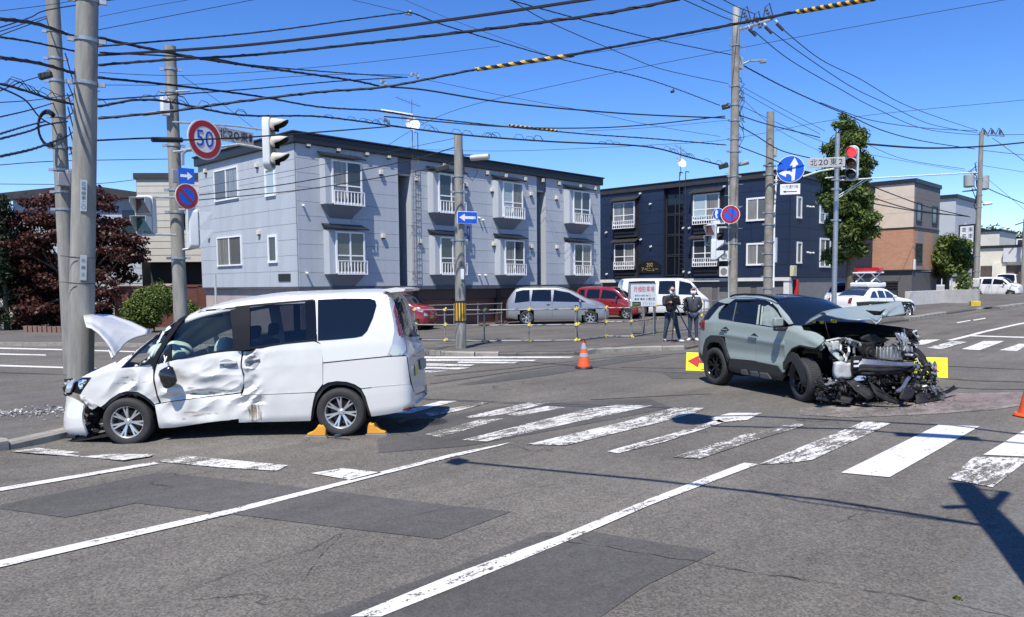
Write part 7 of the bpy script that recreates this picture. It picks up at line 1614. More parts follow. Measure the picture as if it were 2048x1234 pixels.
Q('rear_arch_cladding', c9([(150, 745), (165, 622), (190, 545), (240, 508), (330, 512), (372, 540), (402, 640), (446, 772), (440, 820), (425, 790), (385, 665), (348, 595), (280, 582), (232, 592), (205, 640), (194, 740), (192, 838), (155, 792)]), CLAD, res=3.5, off=.03, th=.10)
Q('rear_bumper', c9([(118, 700), (148, 748), (190, 842), (178, 838), (122, 745)]), CLAD, res=3, off=.02, th=.05)
Q('front_fender', c7([(832, 336), (888, 340), (905, 370), (990, 386), (1048, 418), (1062, 440), (1030, 470), (990, 496), (880, 474), (832, 492), (802, 530), (786, 592), (770, 600), (764, 450), (797, 346)]), SPAINT, res=4, off=.01, th=.03, disp=lambda p: .05 * noise.noise(Vector((p.x * 5, p.z * 6, 2))) * max(0, min(1, (p.x - 2.35) * 3)))
Q('fender_lip', c7(strip([(768, 640), (772, 600), (790, 550), (825, 500), (880, 480), (985, 502)], 9)), CLAD, res=4, off=.016, th=.12)
Q('roof_side_frame', c9([(318, 132), (390, 92), (470, 72), (620, 68), (800, 76), (900, 98), (958, 128), (1010, 186), (1105, 295), (1160, 380), (1112, 388), (1045, 318), (985, 212), (920, 145), (850, 118), (760, 104), (505, 105), (440, 150), (395, 152)]), SPAINT, res=3.5, off=.008, th=.03)
Q('window_trim', c9(strip([(450, 152), (512, 118), (760, 112), (840, 130), (915, 165), (975, 225), (1035, 325), (1060, 395)], 20)), BLACKG, res=4, off=.007, th=.02)
Q('rear_quarter_window', c9([(510, 122), (522, 140), (480, 344), (338, 324), (320, 300), (322, 266), (440, 158)]), GLASSD, res=4, off=.004, th=.01); Q('rear_door_window', c9([(532, 142), (768, 132), (742, 386), (490, 346)]), GLASSD, res=4, off=.004, th=.01)
Q('window_pillar_trim', c9(strip([(525, 140), (482, 346)], 8)), mat('pillar_grey', (.1, .12, .12), .4), res=4, off=.008, th=.01)
Q('front_door_window', c9([(768, 132), (850, 140), (930, 190), (990, 260), (1040, 345), (1060, 400), (1000, 415), (930, 418), (742, 388)]), GLASSD, res=4, off=.003, th=.01)
PIL = mat('inner_pillar_green', (.30, .35, .31), .6); AB = mat('curtain_airbag', (.20, .245, .23), .85, var=.18, vs=7)
Q('inner_pillar', c9([(772, 170), (790, 165), (768, 388), (745, 386)]), PIL, res=3, off=.006, th=.01); Q('inner_pillar', c9([(808, 180), (826, 180), (806, 392), (786, 390)]), PIL, res=3, off=.006, th=.01)
Q('curtain_airbag', c9([(835, 190), (880, 170), (940, 205), (985, 260), (1030, 330), (1035, 360), (1000, 395), (930, 412), (815, 392), (820, 300)]), AB, res=2.5, off=.006, th=.01, disp=lambda p: .012 * noise.noise(p * 12) + .005)
Q('door_shut_gap', c9(strip([(1118, 412), (1090, 510), (1072, 560), (1070, 700), (1072, 900)], 12, 20)), LIN, res=4, off=.001, th=.01)
Q('tail_lamp', c9([(108, 352), (165, 336), (170, 438), (150, 436), (128, 402), (112, 398)]), mat('tail_red', (.16, .02, .03)), res=3, off=.02, th=.03)
Q('rear_spoiler_side', c9([(320, 136), (400, 152), (385, 166), (330, 192), (212, 334), (155, 334), (168, 302), (300, 170)]), BLACKG, res=4, off=.006, th=.02)
b = MB(); b.tube([SV.at_y(*q, -.66) for q in c9([(455, 72), (500, 55), (620, 47), (800, 56), (920, 82), (985, 115)])], .018, 6); b.build('roof_rail', BLACKG, sroot)
for pl, pl2 in (([(348, 440), (405, 410), (438, 440), (436, 458), (395, 466), (360, 458)], [(350, 430), (432, 442), (432, 450), (352, 440)]), ([(670, 520), (725, 482), (768, 520), (765, 540), (720, 552), (680, 540)], [(672, 508), (765, 520), (765, 530), (674, 520)])):
    Q('handle_hollow', c9(pl), DARK, res=2.5, off=.012, th=.006); Q('door_handle', c9(pl2), SPAINT, res=2.5, off=.05, th=.02)
mp = SV.at_y(*c9([(985, 372)])[0], -1.03); b = MB(); b.box((mp.x, mp.y, mp.z + .02), (.09, .18, .15)); b.mat(1); b.box((mp.x + .01, mp.y + .03, mp.z - .10), (.10, .22, .06)); b.box((mp.x + .03, mp.y + .14, mp.z - .09), (.06, .14, .05)); b.build('wing_mirror', [SPAINT, DARK], sroot, bevel=.04, seg=3)
wheel(sroot, (0, -.80, .365), .365, .235, -1, 7, rim=RIMB, style='y'); wheel(sroot, (2.40, -.80, .36), .365, .235, -1, 7, rim=RIMB, style='y', yaw=-14, camber=4); wheel(sroot, (0, .80, .365), .365, .235, 1, 7, rim=RIMB, style='y'); wheel(sroot, (2.45, .85, .36), .365, .235, 1, 7, rim=RIMB, style='y', yaw=20)
# ---- the crushed front
AX = lambda x, y, X: SV.at_x(*c10([(x, y)])[0], X)
RE = [(215, 150), (330, 108), (470, 88), (700, 62), (930, 42), (1060, 12), (1118, 4)]; FE = [(300, 158), (395, 190), (530, 214), (650, 218), (790, 208), (960, 172), (1160, 168)]; TE = [(RE[-1]), (1182, 88), (1182, 132), (1160, 168)]; RE[-1] = (1135, 10); FE[-1] = (1178, 150); FE[-2] = (1010, 176)
def ipl(L, t): t = t * (len(L) - 1); i = min(int(t), len(L) - 2); f = t - i; return Vector(L[i]).lerp(Vector(L[i + 1]), f)
N1, N2 = 46, 14; vs = []; b = MB()
for i in range(N1 + 1):
    u = i / N1; r_ = ipl(RE, u); f_ = ipl(FE, u)
    A_ = AX(r_.x, r_.y, 2.25 + .12 * math.sin(u * 7)); B_ = AX(f_.x, f_.y, 2.86 + .10 * math.sin(u * 9 + 1))
    for j in range(N2 + 1):
        v = j / N2; p = A_.lerp(B_, v); amp = math.sin(math.pi * v)
        p.z += amp * (.05 * math.sin(u * 6 + 1.5 * v) + .03 * abs(noise.noise(Vector((u * 5, v * 2, 3)))) - .01)
        if .62 < u < .78: p.z -= .10 * math.exp(-((u - .70 - .06 * (v - .7)) / .03) ** 2) * max(0, v - .45) * 1.8
        vs.append(p)
b.add(vs, [(i * (N2 + 1) + j, i * (N2 + 1) + j + 1, (i + 1) * (N2 + 1) + j + 1, (i + 1) * (N2 + 1) + j) for i in range(N1) for j in range(N2)]); 
o = b.build('hood', SPAINT, sroot, smooth=28); sm = o.modifiers.new('thickness', 'SOLIDIFY'); sm.thickness = .02; sm.offset = -1
b = MB(); A_ = [AX(38, 268, 2.12), AX(120, 205, 2.2), AX(215, 150, 2.25), AX(262, 124, 2.3)]; B_ = [AX(60, 275, 2.16), AX(140, 222, 2.3), AX(240, 168, 2.45), AX(300, 158, 2.6)]; b.add(A_ + B_, [(k, k + 1, k + 5, k + 4) for k in range(3)]); o = b.build('hood_edge', SPAINT, sroot); o.modifiers.new('thickness', 'SOLIDIFY').thickness = .03
TORN = mat('torn_underside', (.008, .008, .008), .95, spec=.05)
b = MB(); b.add([AX(735, 118, 2.88), AX(900, 130, 2.90), AX(960, 100, 2.9), AX(930, 135, 2.94), AX(905, 170, 2.94), AX(830, 172, 2.93)], [(0, 1, 2, 3, 4, 5)]); o = b.build('hood_tear', TORN, sroot); o.modifiers.new('thickness', 'SOLIDIFY').thickness = .01
b = MB(); b.add([AX(985, 118, 2.95), AX(1010, 140, 2.98), AX(960, 190, 3.0), AX(918, 172, 2.98), AX(930, 140, 2.96)], [(0, 1, 2, 3, 4)]); o = b.build('hood_flap', SPAINT, sroot); o.modifiers.new('thickness', 'SOLIDIFY').thickness = .012
LIN2 = mat('engine_bay_black', (.008, .008, .008), .95, spec=.05)
b = MB(); b.b2((1.98, -.72, 1.0), (2.2, .78, 1.22)); b.b2((2.1, -.68, .35), (2.5, .74, .80)); b.b2((2.1, -.60, .8), (2.42, .86, 1.13)); b.build('bulkhead', LIN2, sroot, smooth=0)
b = MB()
vs = [AX(x, y, X) for x, y, X in [(150, 250, 2.15), (700, 268, 2.3), (1120, 320, 2.45), (1300, 355, 2.6), (1290, 430, 2.75), (1180, 420, 2.8), (900, 400, 2.75), (420, 420, 2.6), (330, 330, 2.4)]]
b.add(vs, [tuple(range(9))]); o = b.build('cowl_cover', TORN, sroot); o.modifiers.new('thickness', 'SOLIDIFY').thickness = .03
ALU = mat('cast_aluminium', (.30, .30, .29), .45, .7, var=.3, vs=12, bump=.3, bs=40); SIL = mat('bent_steel_silver', (.30, .31, .32), .35, .8, var=.25, vs=6); WPL = mat('milky_plastic', (.46, .47, .46), .4, var=.15, vs=9); BPL = mat('broken_black_plastic', (.014, .014, .015), .62, var=.5, vs=12, bump=.3, bs=30, spec=.3)
def chunk(name, pts, m, th, sd=0, amp=.02, sub=2, parent=None, smooth=30):
    """a bent, dented plate through the given local points (fan), with thickness"""
    b = MB(); c = sum(pts, Vector()) / len(pts); b.add([c] + pts, [(0, k + 1, (k + 1) % len(pts) + 1) for k in range(len(pts))]); me = bpy.data.meshes.new(name); me.from_pydata(b.v, [], b.f); bm = bmesh.new(); bm.from_mesh(me)
    bmesh.ops.subdivide_edges(bm, edges=bm.edges[:], cuts=sub, use_grid_fill=True)
    for v in bm.verts: v.co += noise.noise_vector(v.co * 7 + Vector((sd, 0, 0))) * amp
    bm.to_mesh(me); bm.free(); me.materials.append(m); me.polygons.foreach_set('use_smooth', [True] * len(me.polygons)); me.set_sharp_from_angle(angle=R(smooth)); o = link_mesh(name, me, parent or sroot); sm = o.modifiers.new('thickness', 'SOLIDIFY'); sm.thickness = th; sm.offset = 0; return o
def C10(L, X): return [AX(x, y, X if len(q) == 0 else q[0]) for x, y, *q in L]
# aluminium engine block, radiator core, pipes
b = MB(); c = AX(965, 600, 2.72); b.box(c, (.28, .56, .22)); 
for k in range(7): q = AX(860 + k * 40, 590, 2.86); b.box(q, (.02, .02, .2))
b.build('engine_block', ALU, sroot, bevel=.02)
b = MB(); c = AX(735, 590, 2.75); b.cyl(c, c + Vector((.12, 0, 0)), .11, n=18); b.cyl(c + Vector((.1, 0, 0)), c + Vector((.16, 0, 0)), .06, n=14); b.box(c + Vector((-.05, -.02, .13)), (.2, .24, .1)); b.build('pulley', BPL, sroot, bevel=.01)
chunk('engine_cover', C10([(670, 420), (770, 390), (830, 395), (900, 420), (1005, 430), (930, 470), (860, 480), (820, 500), (720, 470), (670, 450)], 2.78), BPL, .05, 3, .03)
chunk('ruptured_duct', C10([(670, 470), (820, 480), (830, 640), (700, 640), (660, 560)], 2.80), BPL, .04, 5, .03)
chunk('radiator_core', C10([(1120, 560), (1250, 590), (1300, 650), (1290, 690), (1140, 660)], 2.84), BPL, .05, 9, .02)
# bumper beam
b = MB(); L1 = [(590, 690, 3.02), (660, 655, 3.06), (800, 668, 3.12), (1000, 690, 3.16), (1180, 705, 3.14), (1300, 712, 3.08)]; L2 = [(590, 790, 3.02), (680, 775, 3.08), (830, 780, 3.15), (1020, 775, 3.18), (1200, 765, 3.15), (1290, 745, 3.08)]
a1 = [AX(*q) for q in L1]; a2 = [AX(*q) for q in L2]; n = len(a1); vs = []
for p, q in zip(a1, a2): m_ = p.lerp(q, .5) + Vector((.05, 0, 0)); vs += [p, p.lerp(m_, .7) + Vector((0, 0, .0)), m_, q, q + Vector((-.12, 0, 0)), p + Vector((-.12, 0, 0))]
b.add(vs, [(k * 6 + j, k * 6 + (j + 1) % 6, (k + 1) * 6 + (j + 1) % 6, (k + 1) * 6 + j) for k in range(n - 1) for j in range(6)] + [(0, 1, 2, 3, 4, 5), tuple((n - 1) * 6 + j for j in (5, 4, 3, 2, 1, 0))]); b.build('bumper_beam', SIL, sroot, smooth=25)
chunk('bumper_foam', C10([(590, 795, 3.05), (700, 780, 3.12), (860, 790, 3.2), (1060, 780, 3.22), (1270, 750, 3.12), (1265, 800, 3.12), (1050, 825, 3.2), (860, 830, 3.2), (700, 840, 3.12), (600, 830, 3.05)], 3.1), BPL, .06, 4, .02)
b = MB(); b.box(AX(632, 705, 3.05), (.08, .17, .22)); b.build('crash_bracket', BPL, sroot, bevel=.015)
b = MB()
for k in range(2):
    q = AX(632, 690 + k * 50, 3.11); b.box(q, (.02, .09, .03))
b.build('bracket_slot', WHITE, sroot, smooth=0)
for (pl, X, nm) in (([(400, 705), (455, 690), (520, 712), (578, 700), (580, 800), (560, 870), (480, 880), (400, 880), (384, 850), (392, 760)], 2.95, 'washer_reservoir'), ([(340, 462), (400, 455), (440, 470), (438, 540), (400, 560), (350, 540)], 2.75, 'coolant_reservoir')):
    chunk(nm, C10(pl, X), WPL, .10, X, .02)
chunk('inner_wing_rail', C10([(262, 470, 2.7), (300, 455, 2.75), (420, 590, 2.85), (490, 670, 2.95), (455, 700, 2.95), (380, 620, 2.85)], 2.8), mat('suv_primer', (.26, .30, .28), .35), .05, 2, .015)
chunk('inner_wing_rail', C10([(200, 520, 2.6), (250, 460, 2.65), (285, 470, 2.7), (270, 540, 2.7), (230, 570, 2.68)], 2.7), mat('suv_primer', (.26, .30, .28)), .03, 7, .03)
chunk('broken_headlamp', C10([(1075, 385), (1150, 360), (1170, 400), (1225, 470), (1240, 560), (1200, 600), (1160, 560), (1140, 470), (1090, 430)], 2.85), CL, .07, 6, .03)
chunk('far_wing', C10([(1180, 345, 2.5), (1300, 350, 2.6), (1310, 460, 2.75), (1250, 490, 2.8), (1215, 420, 2.7)], 2.6), BPL, .03, 8, .02)
chunk('far_arch_liner', C10([(1245, 510, 2.6), (1330, 560, 2.7), (1400, 640, 2.85), (1440, 760, 3.0), (1420, 780, 3.0), (1330, 640, 2.9), (1250, 600, 2.8)], 2.8), BPL, .05, 3, .02)
chunk('far_fender_piece', C10([(1430, 680, 2.85), (1512, 740, 2.9), (1500, 830, 2.95), (1450, 800, 2.95)], 2.9), SPAINT, .02, 4, .02)
chunk('headlamp_bezel', C10([(1110, 1030, 3.3), (1210, 850, 3.25), (1235, 870, 3.25), (1150, 1035, 3.35), (1060, 1040, 3.35)], 3.3), SIL, .03, 5, .01)
PL = [('bumper_shell', [(510, 900, 3.1), (590, 890, 3.15), (800, 1010, 3.3), (830, 1100, 3.4), (760, 1120, 3.4), (620, 1010, 3.25)]), ('bumper_shell', [(765, 905, 3.3), (850, 1000, 3.4), (960, 1040, 3.45), (1060, 1100, 3.5), (1235, 1195, 3.55), (1180, 1190, 3.55), (1000, 1150, 3.5), (860, 1080, 3.45)]), ('plate_holder', [(1150, 1000, 3.5), (1215, 988, 3.48), (1300, 1020, 3.5), (1260, 1100, 3.55), (1200, 1130, 3.6), (1110, 1110, 3.58)]),
      ('splitter', [(1290, 1060, 3.3), (1480, 1050, 3.2), (1620, 1030, 3.1), (1700, 985, 3.05), (1725, 960, 3.0), (1735, 985, 3.0), (1785, 980, 3.0), (1740, 1010, 3.05), (1640, 1060, 3.15), (1600, 1110, 3.25), (1450, 1150, 3.35), (1300, 1170, 3.4)]), ('undertray', [(150, 1040, 2.7), (300, 1010, 2.8), (480, 1100, 3.0), (600, 1130, 3.1), (560, 1165, 3.15), (380, 1140, 3.0), (230, 1080, 2.85)]), ('undertray', [(380, 1140, 3.1), (470, 1075, 3.1), (595, 1100, 3.2), (560, 1165, 3.25)]), ('grille_piece', [(380, 900, 2.95), (460, 910, 3.0), (560, 990, 3.1), (520, 1040, 3.1), (370, 1000, 2.95), (340, 940, 2.9)])]
for i, (nm, pl) in enumerate(PL): chunk(nm, C10(pl, 3), BPL, .018, i * 3, .022)
Q('loose_arch_cladding', c7([(782, 602), (812, 560), (845, 526), (880, 540), (925, 610), (962, 690), (984, 780), (984, 872), (936, 870), (930, 800), (912, 720), (880, 640), (850, 592), (828, 600), (800, 640), (786, 650)]), CLAD, off=.09, th=.03, res=3)
# hoses, wiring and broken bits
HOSE = [([(450, 470), (470, 430), (520, 440), (560, 480), (600, 520), (605, 600)], .022, SIL), ([(460, 500), (455, 560), (490, 600), (500, 650)], .016, WPL), ([(545, 510), (550, 580), (520, 640), (510, 690)], .020, WPL), ([(500, 430), (580, 455), (660, 480), (680, 520)], .024, ALU), ([(690, 640), (900, 660), (1100, 690), (1280, 690)], .008, BPL), ([(290, 460), (430, 430), (480, 435)], .016, WPL), ([(850, 560), (840, 640), (900, 660), (1000, 740), (1100, 720)], .007, BPL), ([(1070, 380), (1130, 480), (1150, 560)], .014, SIL), ([(280, 240), (300, 330), (330, 430)], .007, BPL), ([(1310, 650), (1340, 720), (1420, 770), (1480, 830), (1500, 920)], .010, WPL), ([(1300, 700), (1290, 800), (1330, 860), (1400, 900)], .012, BPL)]
for pl, r_, m in HOSE:
    b = MB(); pts = [AX(x, y, 2.9 + .06 * (k % 2)) for k, (x, y) in enumerate(pl)]; b.tube(pts, r_, 6); b.build('hose', m, sroot)
YB_ = mat('cap_yellow', (.7, .65, .03), .4); PR = mat('coolant_pink', (.5, .2, .25), .4)
for (x, y, s_, m, X) in [(1295, 810, .035, YB_, 3.1), (1300, 665, .02, YB_, 3.0), (613, 622, .02, YB_, 2.95), (1325, 760, .03, mat('red_bit', (.5, .04, .05), .4), 3.05), (430, 560, .05, PR, 2.7), (150, 240, .05, YB_, 2.2), (240, 250, .05, YB_, 2.25), (380, 238, .06, YB_, 2.3)]:
    b = MB(); b.box(AX(x, y, X), (s_, s_ * 1.3, s_)); b.build('cap', m, sroot, bevel=.006)
chunk('torn_cloth', C10([(600, 870, 3.1), (640, 850, 3.12), (730, 860, 3.15), (728, 895, 3.18), (620, 900, 3.15)], 3.1), mat('blue_cloth', (.16, .22, .32), .8), .01, 2, .03)
b = MB(); rr = random.Random(77)
zones = [(340, 560, 430, 700, 2.5, 2.85, 120, .035, (0, 0, 0, 1, 2, 3)), (600, 1250, 480, 690, 2.5, 2.8, 150, .05, (0, 0, 0, 1, 3)), (1050, 1330, 340, 700, 2.5, 2.95, 150, .045, (0, 0, 0, 1, 2, 3)), (1270, 1520, 700, 1020, 2.8, 3.15, 170, .06, (0, 0, 0, 0, 1, 3)), (180, 640, 900, 1130, 2.7, 3.1, 200, .06, (0, 0, 0, 0, 0, 0, 1, 3)), (640, 1300, 860, 1120, 2.8, 3.25, 260, .06, (0, 0, 0, 0, 0, 3)), (560, 1280, 780, 1100, 2.4, 2.85, 150, .12, (0,)), (1230, 1600, 960, 1130, 3.0, 3.3, 160, .05, (0, 0, 0, 1, 3)), (260, 520, 880, 1000, 2.7, 3.0, 80, .03, (0, 3, 1, 2))]
for (x0, x1, y0, y1, X0, X1, n, s_, ms) in zones:
    for k in range(n):
        p = AX(rr.uniform(x0, x1), rr.uniform(y0, y1), rr.uniform(X0, X1)); q = s_ * rr.uniform(.3, 1.3)
        if p.z < .02: p.z = .02 + rr.random() * .04
        b.mat(rr.choice(ms)); Mr = Matrix.Rotation(rr.uniform(0, 3.1), 3, Vector((rr.uniform(-1, 1), rr.uniform(-1, 1), rr.uniform(-1, 1))).normalized())
        if rr.random() < .72:
            sx, sy, sz = q * rr.uniform(.8, 3.2), q * rr.uniform(.5, 1.6), q * rr.uniform(.08, .5); vs = [Mr @ Vector((a * sx / 2 * rr.uniform(.6, 1), c * sy / 2 * rr.uniform(.6, 1), d * sz / 2)) + p for d in (-1, 1) for c in (-1, 1) for a in (-1, 1)]
            b.add(vs, [(0, 2, 3, 1), (4, 5, 7, 6), (0, 1, 5, 4), (2, 6, 7, 3), (0, 4, 6, 2), (1, 3, 7, 5)])
        else: d = Mr @ Vector((q * 2, 0, 0)); b.tube([p, p + d * .5 + Vector((0, 0, q * .4)), p + d], q * .10, 4)
b.build('broken_parts', [BPL, SIL, WPL, ALU], sroot, smooth=0)['kind'] = 'stuff'
b = MB()
for k in range(260):
    x, y = rr.uniform(150, 1750), 0; y = 1120 + 60 * math.sin((x - 150) / 1600 * 3.1) + rr.gauss(0, 22); px_, py_ = c10([(x, y)])[0]; p = GG(px_, py_); s_ = rr.uniform(.008, .035); b.mat(rr.choice([0, 0, 0, 1])); shard(b, p, s_, rr)
tag(b.build('scattered_fragments', [BPL, WPL], smooth=0), 'black plastic fragments strewn on the road under the crushed SUV front', 'debris', kind='stuff')
# ================================================================== OTHER VEHICLES
def car(name, loc_, head, paint, label, kind, cat='car', length=1, plate=None, tint=GLASSD, rim=RIMS, group=None, extra=None):
    """kind: minivan, kei, hatch, van, sedan; origin under the rear axle"""
    D_ = {
     'minivan': dict(top=[(-.95, .7), (-.93, 1.0), (-.80, 1.30), (-.45, 1.68), (.1, 1.74), (1.3, 1.74), (1.9, 1.64), (2.9, 1.18), (3.4, 1.02), (3.75, .80), (3.85, .5)], wid=[(-.95, .7), (-.85, .82), (-.4, .89), (3.0, .89), (3.6, .74), (3.85, .5)], belt=[(-.95, .9), (0, 1.06), (2.5, .98), (3.85, .6)], wb=2.95, r=.325, wins=[(-.55, .15), (.22, 1.15), (1.22, 2.45)], ws=(1.95, 2.9), rw=(-.86, -.5), tum=.30),
     'kei': dict(top=[(-.45, .7), (-.43, 1.0), (-.36, 1.3), (-.2, 1.58), (.2, 1.62), (1.5, 1.60), (1.9, 1.45), (2.35, 1.08), (2.8, .98), (2.93, .75), (2.95, .45)], wid=[(-.45, .62), (-.35, .70), (0, .735), (2.5, .735), (2.85, .66), (2.95, .5)], belt=[(-.45, .85), (0, 1.02), (2, .96), (2.95, .6)], wb=2.4, r=.28, wins=[(-.2, .18), (.26, .98), (1.05, 1.85)], ws=(1.72, 2.33), rw=(-.4, -.22), tum=.24),
     'hatch': dict(top=[(-.6, .7), (-.58, .98), (-.48, 1.2), (-.1, 1.46), (.6, 1.52), (1.3, 1.50), (1.9, 1.30), (2.3, 1.02), (2.9, .90), (3.2, .70), (3.25, .45)], wid=[(-.6, .66), (-.5, .78), (0, .845), (2.6, .845), (3.1, .72), (3.25, .5)], belt=[(-.6, .85), (0, 1.0), (2, .93), (3.25, .55)], wb=2.5, r=.30, wins=[(-.2, .2), (.28, 1.0), (1.06, 1.9)], ws=(1.5, 2.28), rw=(-.5, -.15), tum=.36),
     'van': dict(top=[(-1.0, .8), (-.99, 1.2), (-.93, 1.75), (-.80, 1.95), (0, 1.98), (2.2, 1.98), (2.6, 1.86), (3.15, 1.25), (3.4, 1.05), (3.6, .85), (3.66, .5)], wid=[(-1.0, .80), (-.92, .84), (-.5, .85), (3.0, .85), (3.5, .78), (3.66, .6)], belt=[(-1.0, 1.1), (0, 1.15), (3, 1.05), (3.66, .7)], wb=2.57, r=.32, wins=[(-.7, .75), (.9, 1.8), (1.95, 2.85)], ws=(2.55, 3.14), rw=(-.985, -.86), tum=.13),
     'sedan': dict(top=[(-1.05, .7), (-1.03, .95), (-.9, 1.06), (-.35, 1.10), (.25, 1.42), (.6, 1.47), (1.3, 1.46), (1.95, 1.12), (2.1, 1.04), (3.2, .90), (3.6, .7), (3.65, .45)], wid=[(-1.05, .7), (-.9, .83), (0, .89), (3.0, .89), (3.45, .76), (3.65, .55)], belt=[(-1.05, .85), (0, .98), (2, .95), (3.65, .6)], wb=2.75, r=.32, wins=[(.05, .55), (.62, 1.1), (1.15, 1.85)], ws=(1.35, 2.05), rw=(-.33, .3), tum=.42)}[kind]
    root = empty(name, loc_, rz=R(head), label=label, cat=cat, group=group); x0, x1 = D_['top'][0][0], D_['top'][-1][0]
    h = Hull(D_['top'], D_['wid'], [(x0, .30), (0, .2), (x1 - .4, .18), (x1, .28)], D_['belt'], tumble=D_['tum'], n=46, crown=.03, rnd=.09); V = Veh(root, h); m_ = h.m; wb, r = D_['wb'], D_['r']
    def arch(x, z): return min(math.hypot(x, z - r), math.hypot(x - wb, z - r)) < r * 1.16
    V.region('body', paint, lambda x, j, z, y: not (arch(x, z) and abs(y) > .5 and z < r * 2.3), solid=.0)
    b = MB()
    for x in (0, wb):
        for s_ in (-1, 1): b.lathe([(r * 1.16, 0), (r * 1.16, .2), (0, .2)], 22, Matrix.Rotation(R(90) * s_, 3, 'X'), (x, s_ * (D_['wid'][2][1] - .005), r))
    b.build('wheel_well', LIN, root)
    for s_ in (-1, 1):
        for (a, c) in D_['wins']:
            zt0, zt1 = h.top(a + .04) - .13, h.top(c - .04) - .13; zb0, zb1 = h.belt(a) + .03, h.belt(c) + .03; xt0, xt1 = a + .04, c - .02
            # clip slanting ends
            while zt1 < zb1 + .12 and c > a: c -= .05; xt1 = c; zt1 = h.top(c) - .13
            while zt0 < zb0 + .1: a += .04; xt0 = a; zt0 = h.top(a) - .13
            pts = [(a, zb0), (c, zb1), (c, max(zb1 + .02, min(zt1, h.top(c) - .13))), (xt1 - .03, zt1), ((xt0 + xt1) / 2, h.top((xt0 + xt1) / 2) - .12), (xt0 + .03, zt0)]
            if c == D_['wins'][-1][1] or (a, c) == D_['wins'][-1]: e = D_['ws'][0] + .02; pts = [(a, zb0), (min(D_['ws'][1] - .12, c + .35), h.belt(c) + .04), (e + .02, h.top(e) - .15), (xt0 + .03, zt0)]
            if kind == 'sedan' and a < .1: pts = [(.0, zb0), (c, zb1), (c, zt1), (.32, h.top(.32) - .14)]
            V.panel('side_window', pts, tint, off=.004, th=.006, res=.16, mode='side', side=s_)
        zb_ = .62
        for x in [w_[1] + .04 for w_ in D_['wins'][:2]]: V.panel('door_seam', [(x - .006, .34), (x + .006, .34), (x + .006, h.belt(x)), (x - .006, h.belt(x))], DARK, off=.002, th=0, res=.12, mode='side', side=s_)
        for x in [w_[1] - .12 for w_ in D_['wins'][1:]]: V.panel('door_handle', [(x - .1, h.belt(x) - .13), (x + .06, h.belt(x) - .13), (x + .06, h.belt(x) - .10), (x - .1, h.belt(x) - .10)], DARK if kind == 'minivan' else paint, off=.03, th=.03, res=.08, mode='side', side=s_)
        # mirror
        xm = D_['ws'][1] - .42; b = MB(); b.box((xm, s_ * (h.wid(xm) + .07), h.belt(xm) + .10), (.10, .16, .13)); b.build('wing_mirror', paint, root, bevel=.035, seg=3)
        # headlamps and tail lamps
        xh = x1 - .5; zh = h.top(x1 - .12) - .06; V.panel('headlamp', [(xh, zh - .02), (xh + .38, zh - .14), (xh + .40, zh - .04), (xh + .2, zh + .05), (xh, zh + .06)], CL, off=.008, th=.01, res=.07, mode='side', side=s_)
        V.panel('headlamp_face', [(s_ * .40, .60), (s_ * .62, .62), (s_ * .60, .74), (s_ * .42, .70)], CL, off=.01, th=.01, res=.07, mode='x', side=1)
        zt_ = 1.0 if kind != 'van' else .95; V.panel('tail_lamp', [(s_ * .50, zt_ - .22), (s_ * .68, zt_ - .22), (s_ * .68, zt_ + .04), (s_ * .52, zt_ + .02)] if kind in ('sedan', 'hatch', 'minivan') else [(s_ * (h.wid(-.3) - .14), .80), (s_ * (h.wid(-.3) - .06), .80), (s_ * (h.wid(-.3) - .06), 1.15), (s_ * (h.wid(-.3) - .14), 1.15)], mat('tail_red', (.16, .02, .03)), off=.012, th=.01, res=.08, mode='x', side=-1)
    wl, wh = D_['ws']; wy = lambda x: h.wid(x) * .985 - D_['tum'] * (h.top(x) - h.belt(x)) - .11
    zc0, zc1 = h.top(wl) + .0, h.top(wh) - .0
    V.region('windscreen', tint, lambda x, j, z, y: wl < x < wh and abs(y) < wy(x) + .02 and z > h.top(x) - .08, off=.005)
    rl, rh = D_['rw']
    V.region('rear_window', tint, lambda x, j, z, y: rl < x < rh and abs(y) < wy(x) and z > h.top(x) - .22, off=.006)
    if kind == 'van': V.panel('rear_window_glass', [(-.62, 1.22), (.62, 1.22), (.56, 1.72), (-.56, 1.72)], tint, off=.008, th=.01, res=.12, mode='x', side=-1)
    V.panel('grille', [(-.36, .36), (.36, .36), (.34, .46), (-.34, .46)], DARK, off=.006, th=.01, res=.1, mode='x', side=1)
    if plate:
        V.panel('licence_plate', [(-.165, .46), (.165, .46), (.165, .62), (-.165, .62)], plate, off=.018, th=.01, res=.1, mode='x', side=1); V.panel('licence_plate', [(-.165, .66), (.165, .66), (.165, .82), (-.165, .82)], plate, off=.018, th=.01, res=.1, mode='x', side=-1)
    V.panel('bumper_seam', [(-.6, .56), (.6, .56), (.6, .575), (-.6, .575)], DARK, off=.002, th=0, res=.1, mode='x', side=-1)
    yw = D_['wid'][2][1] - .09
    for x in (0, wb):
        for s_ in (-1, 1): wheel(root, (x, s_ * yw, r), r, .17, s_, 6, rim=rim, style='one' if kind != 'minivan' else 'pair', n=26)
    return root, V
SILV = mat('car_silver', (.30, .31, .33), .3, .5, coat=.6); CWHITE = mat('car_white', (.70, .70, .68), .25, coat=.5); DRED = mat('car_dark_red', (.22, .015, .02), .2, coat=.7)
YPL = mat('plate_yellow', (.62, .48, .05), .4); WPLT = mat('plate_white', (.62, .63, .6), .4)
def drop(p): return Vector((p.x, p.y, zg(p.x, p.y) + .10))
e0 = G0(1041, 650, .1); car('minivan', drop(e0 + Vector((.65, .2, 0))), -48, SILV, 'silver minivan parked side-on in the lot under the pale blue block', 'minivan', plate=WPLT)
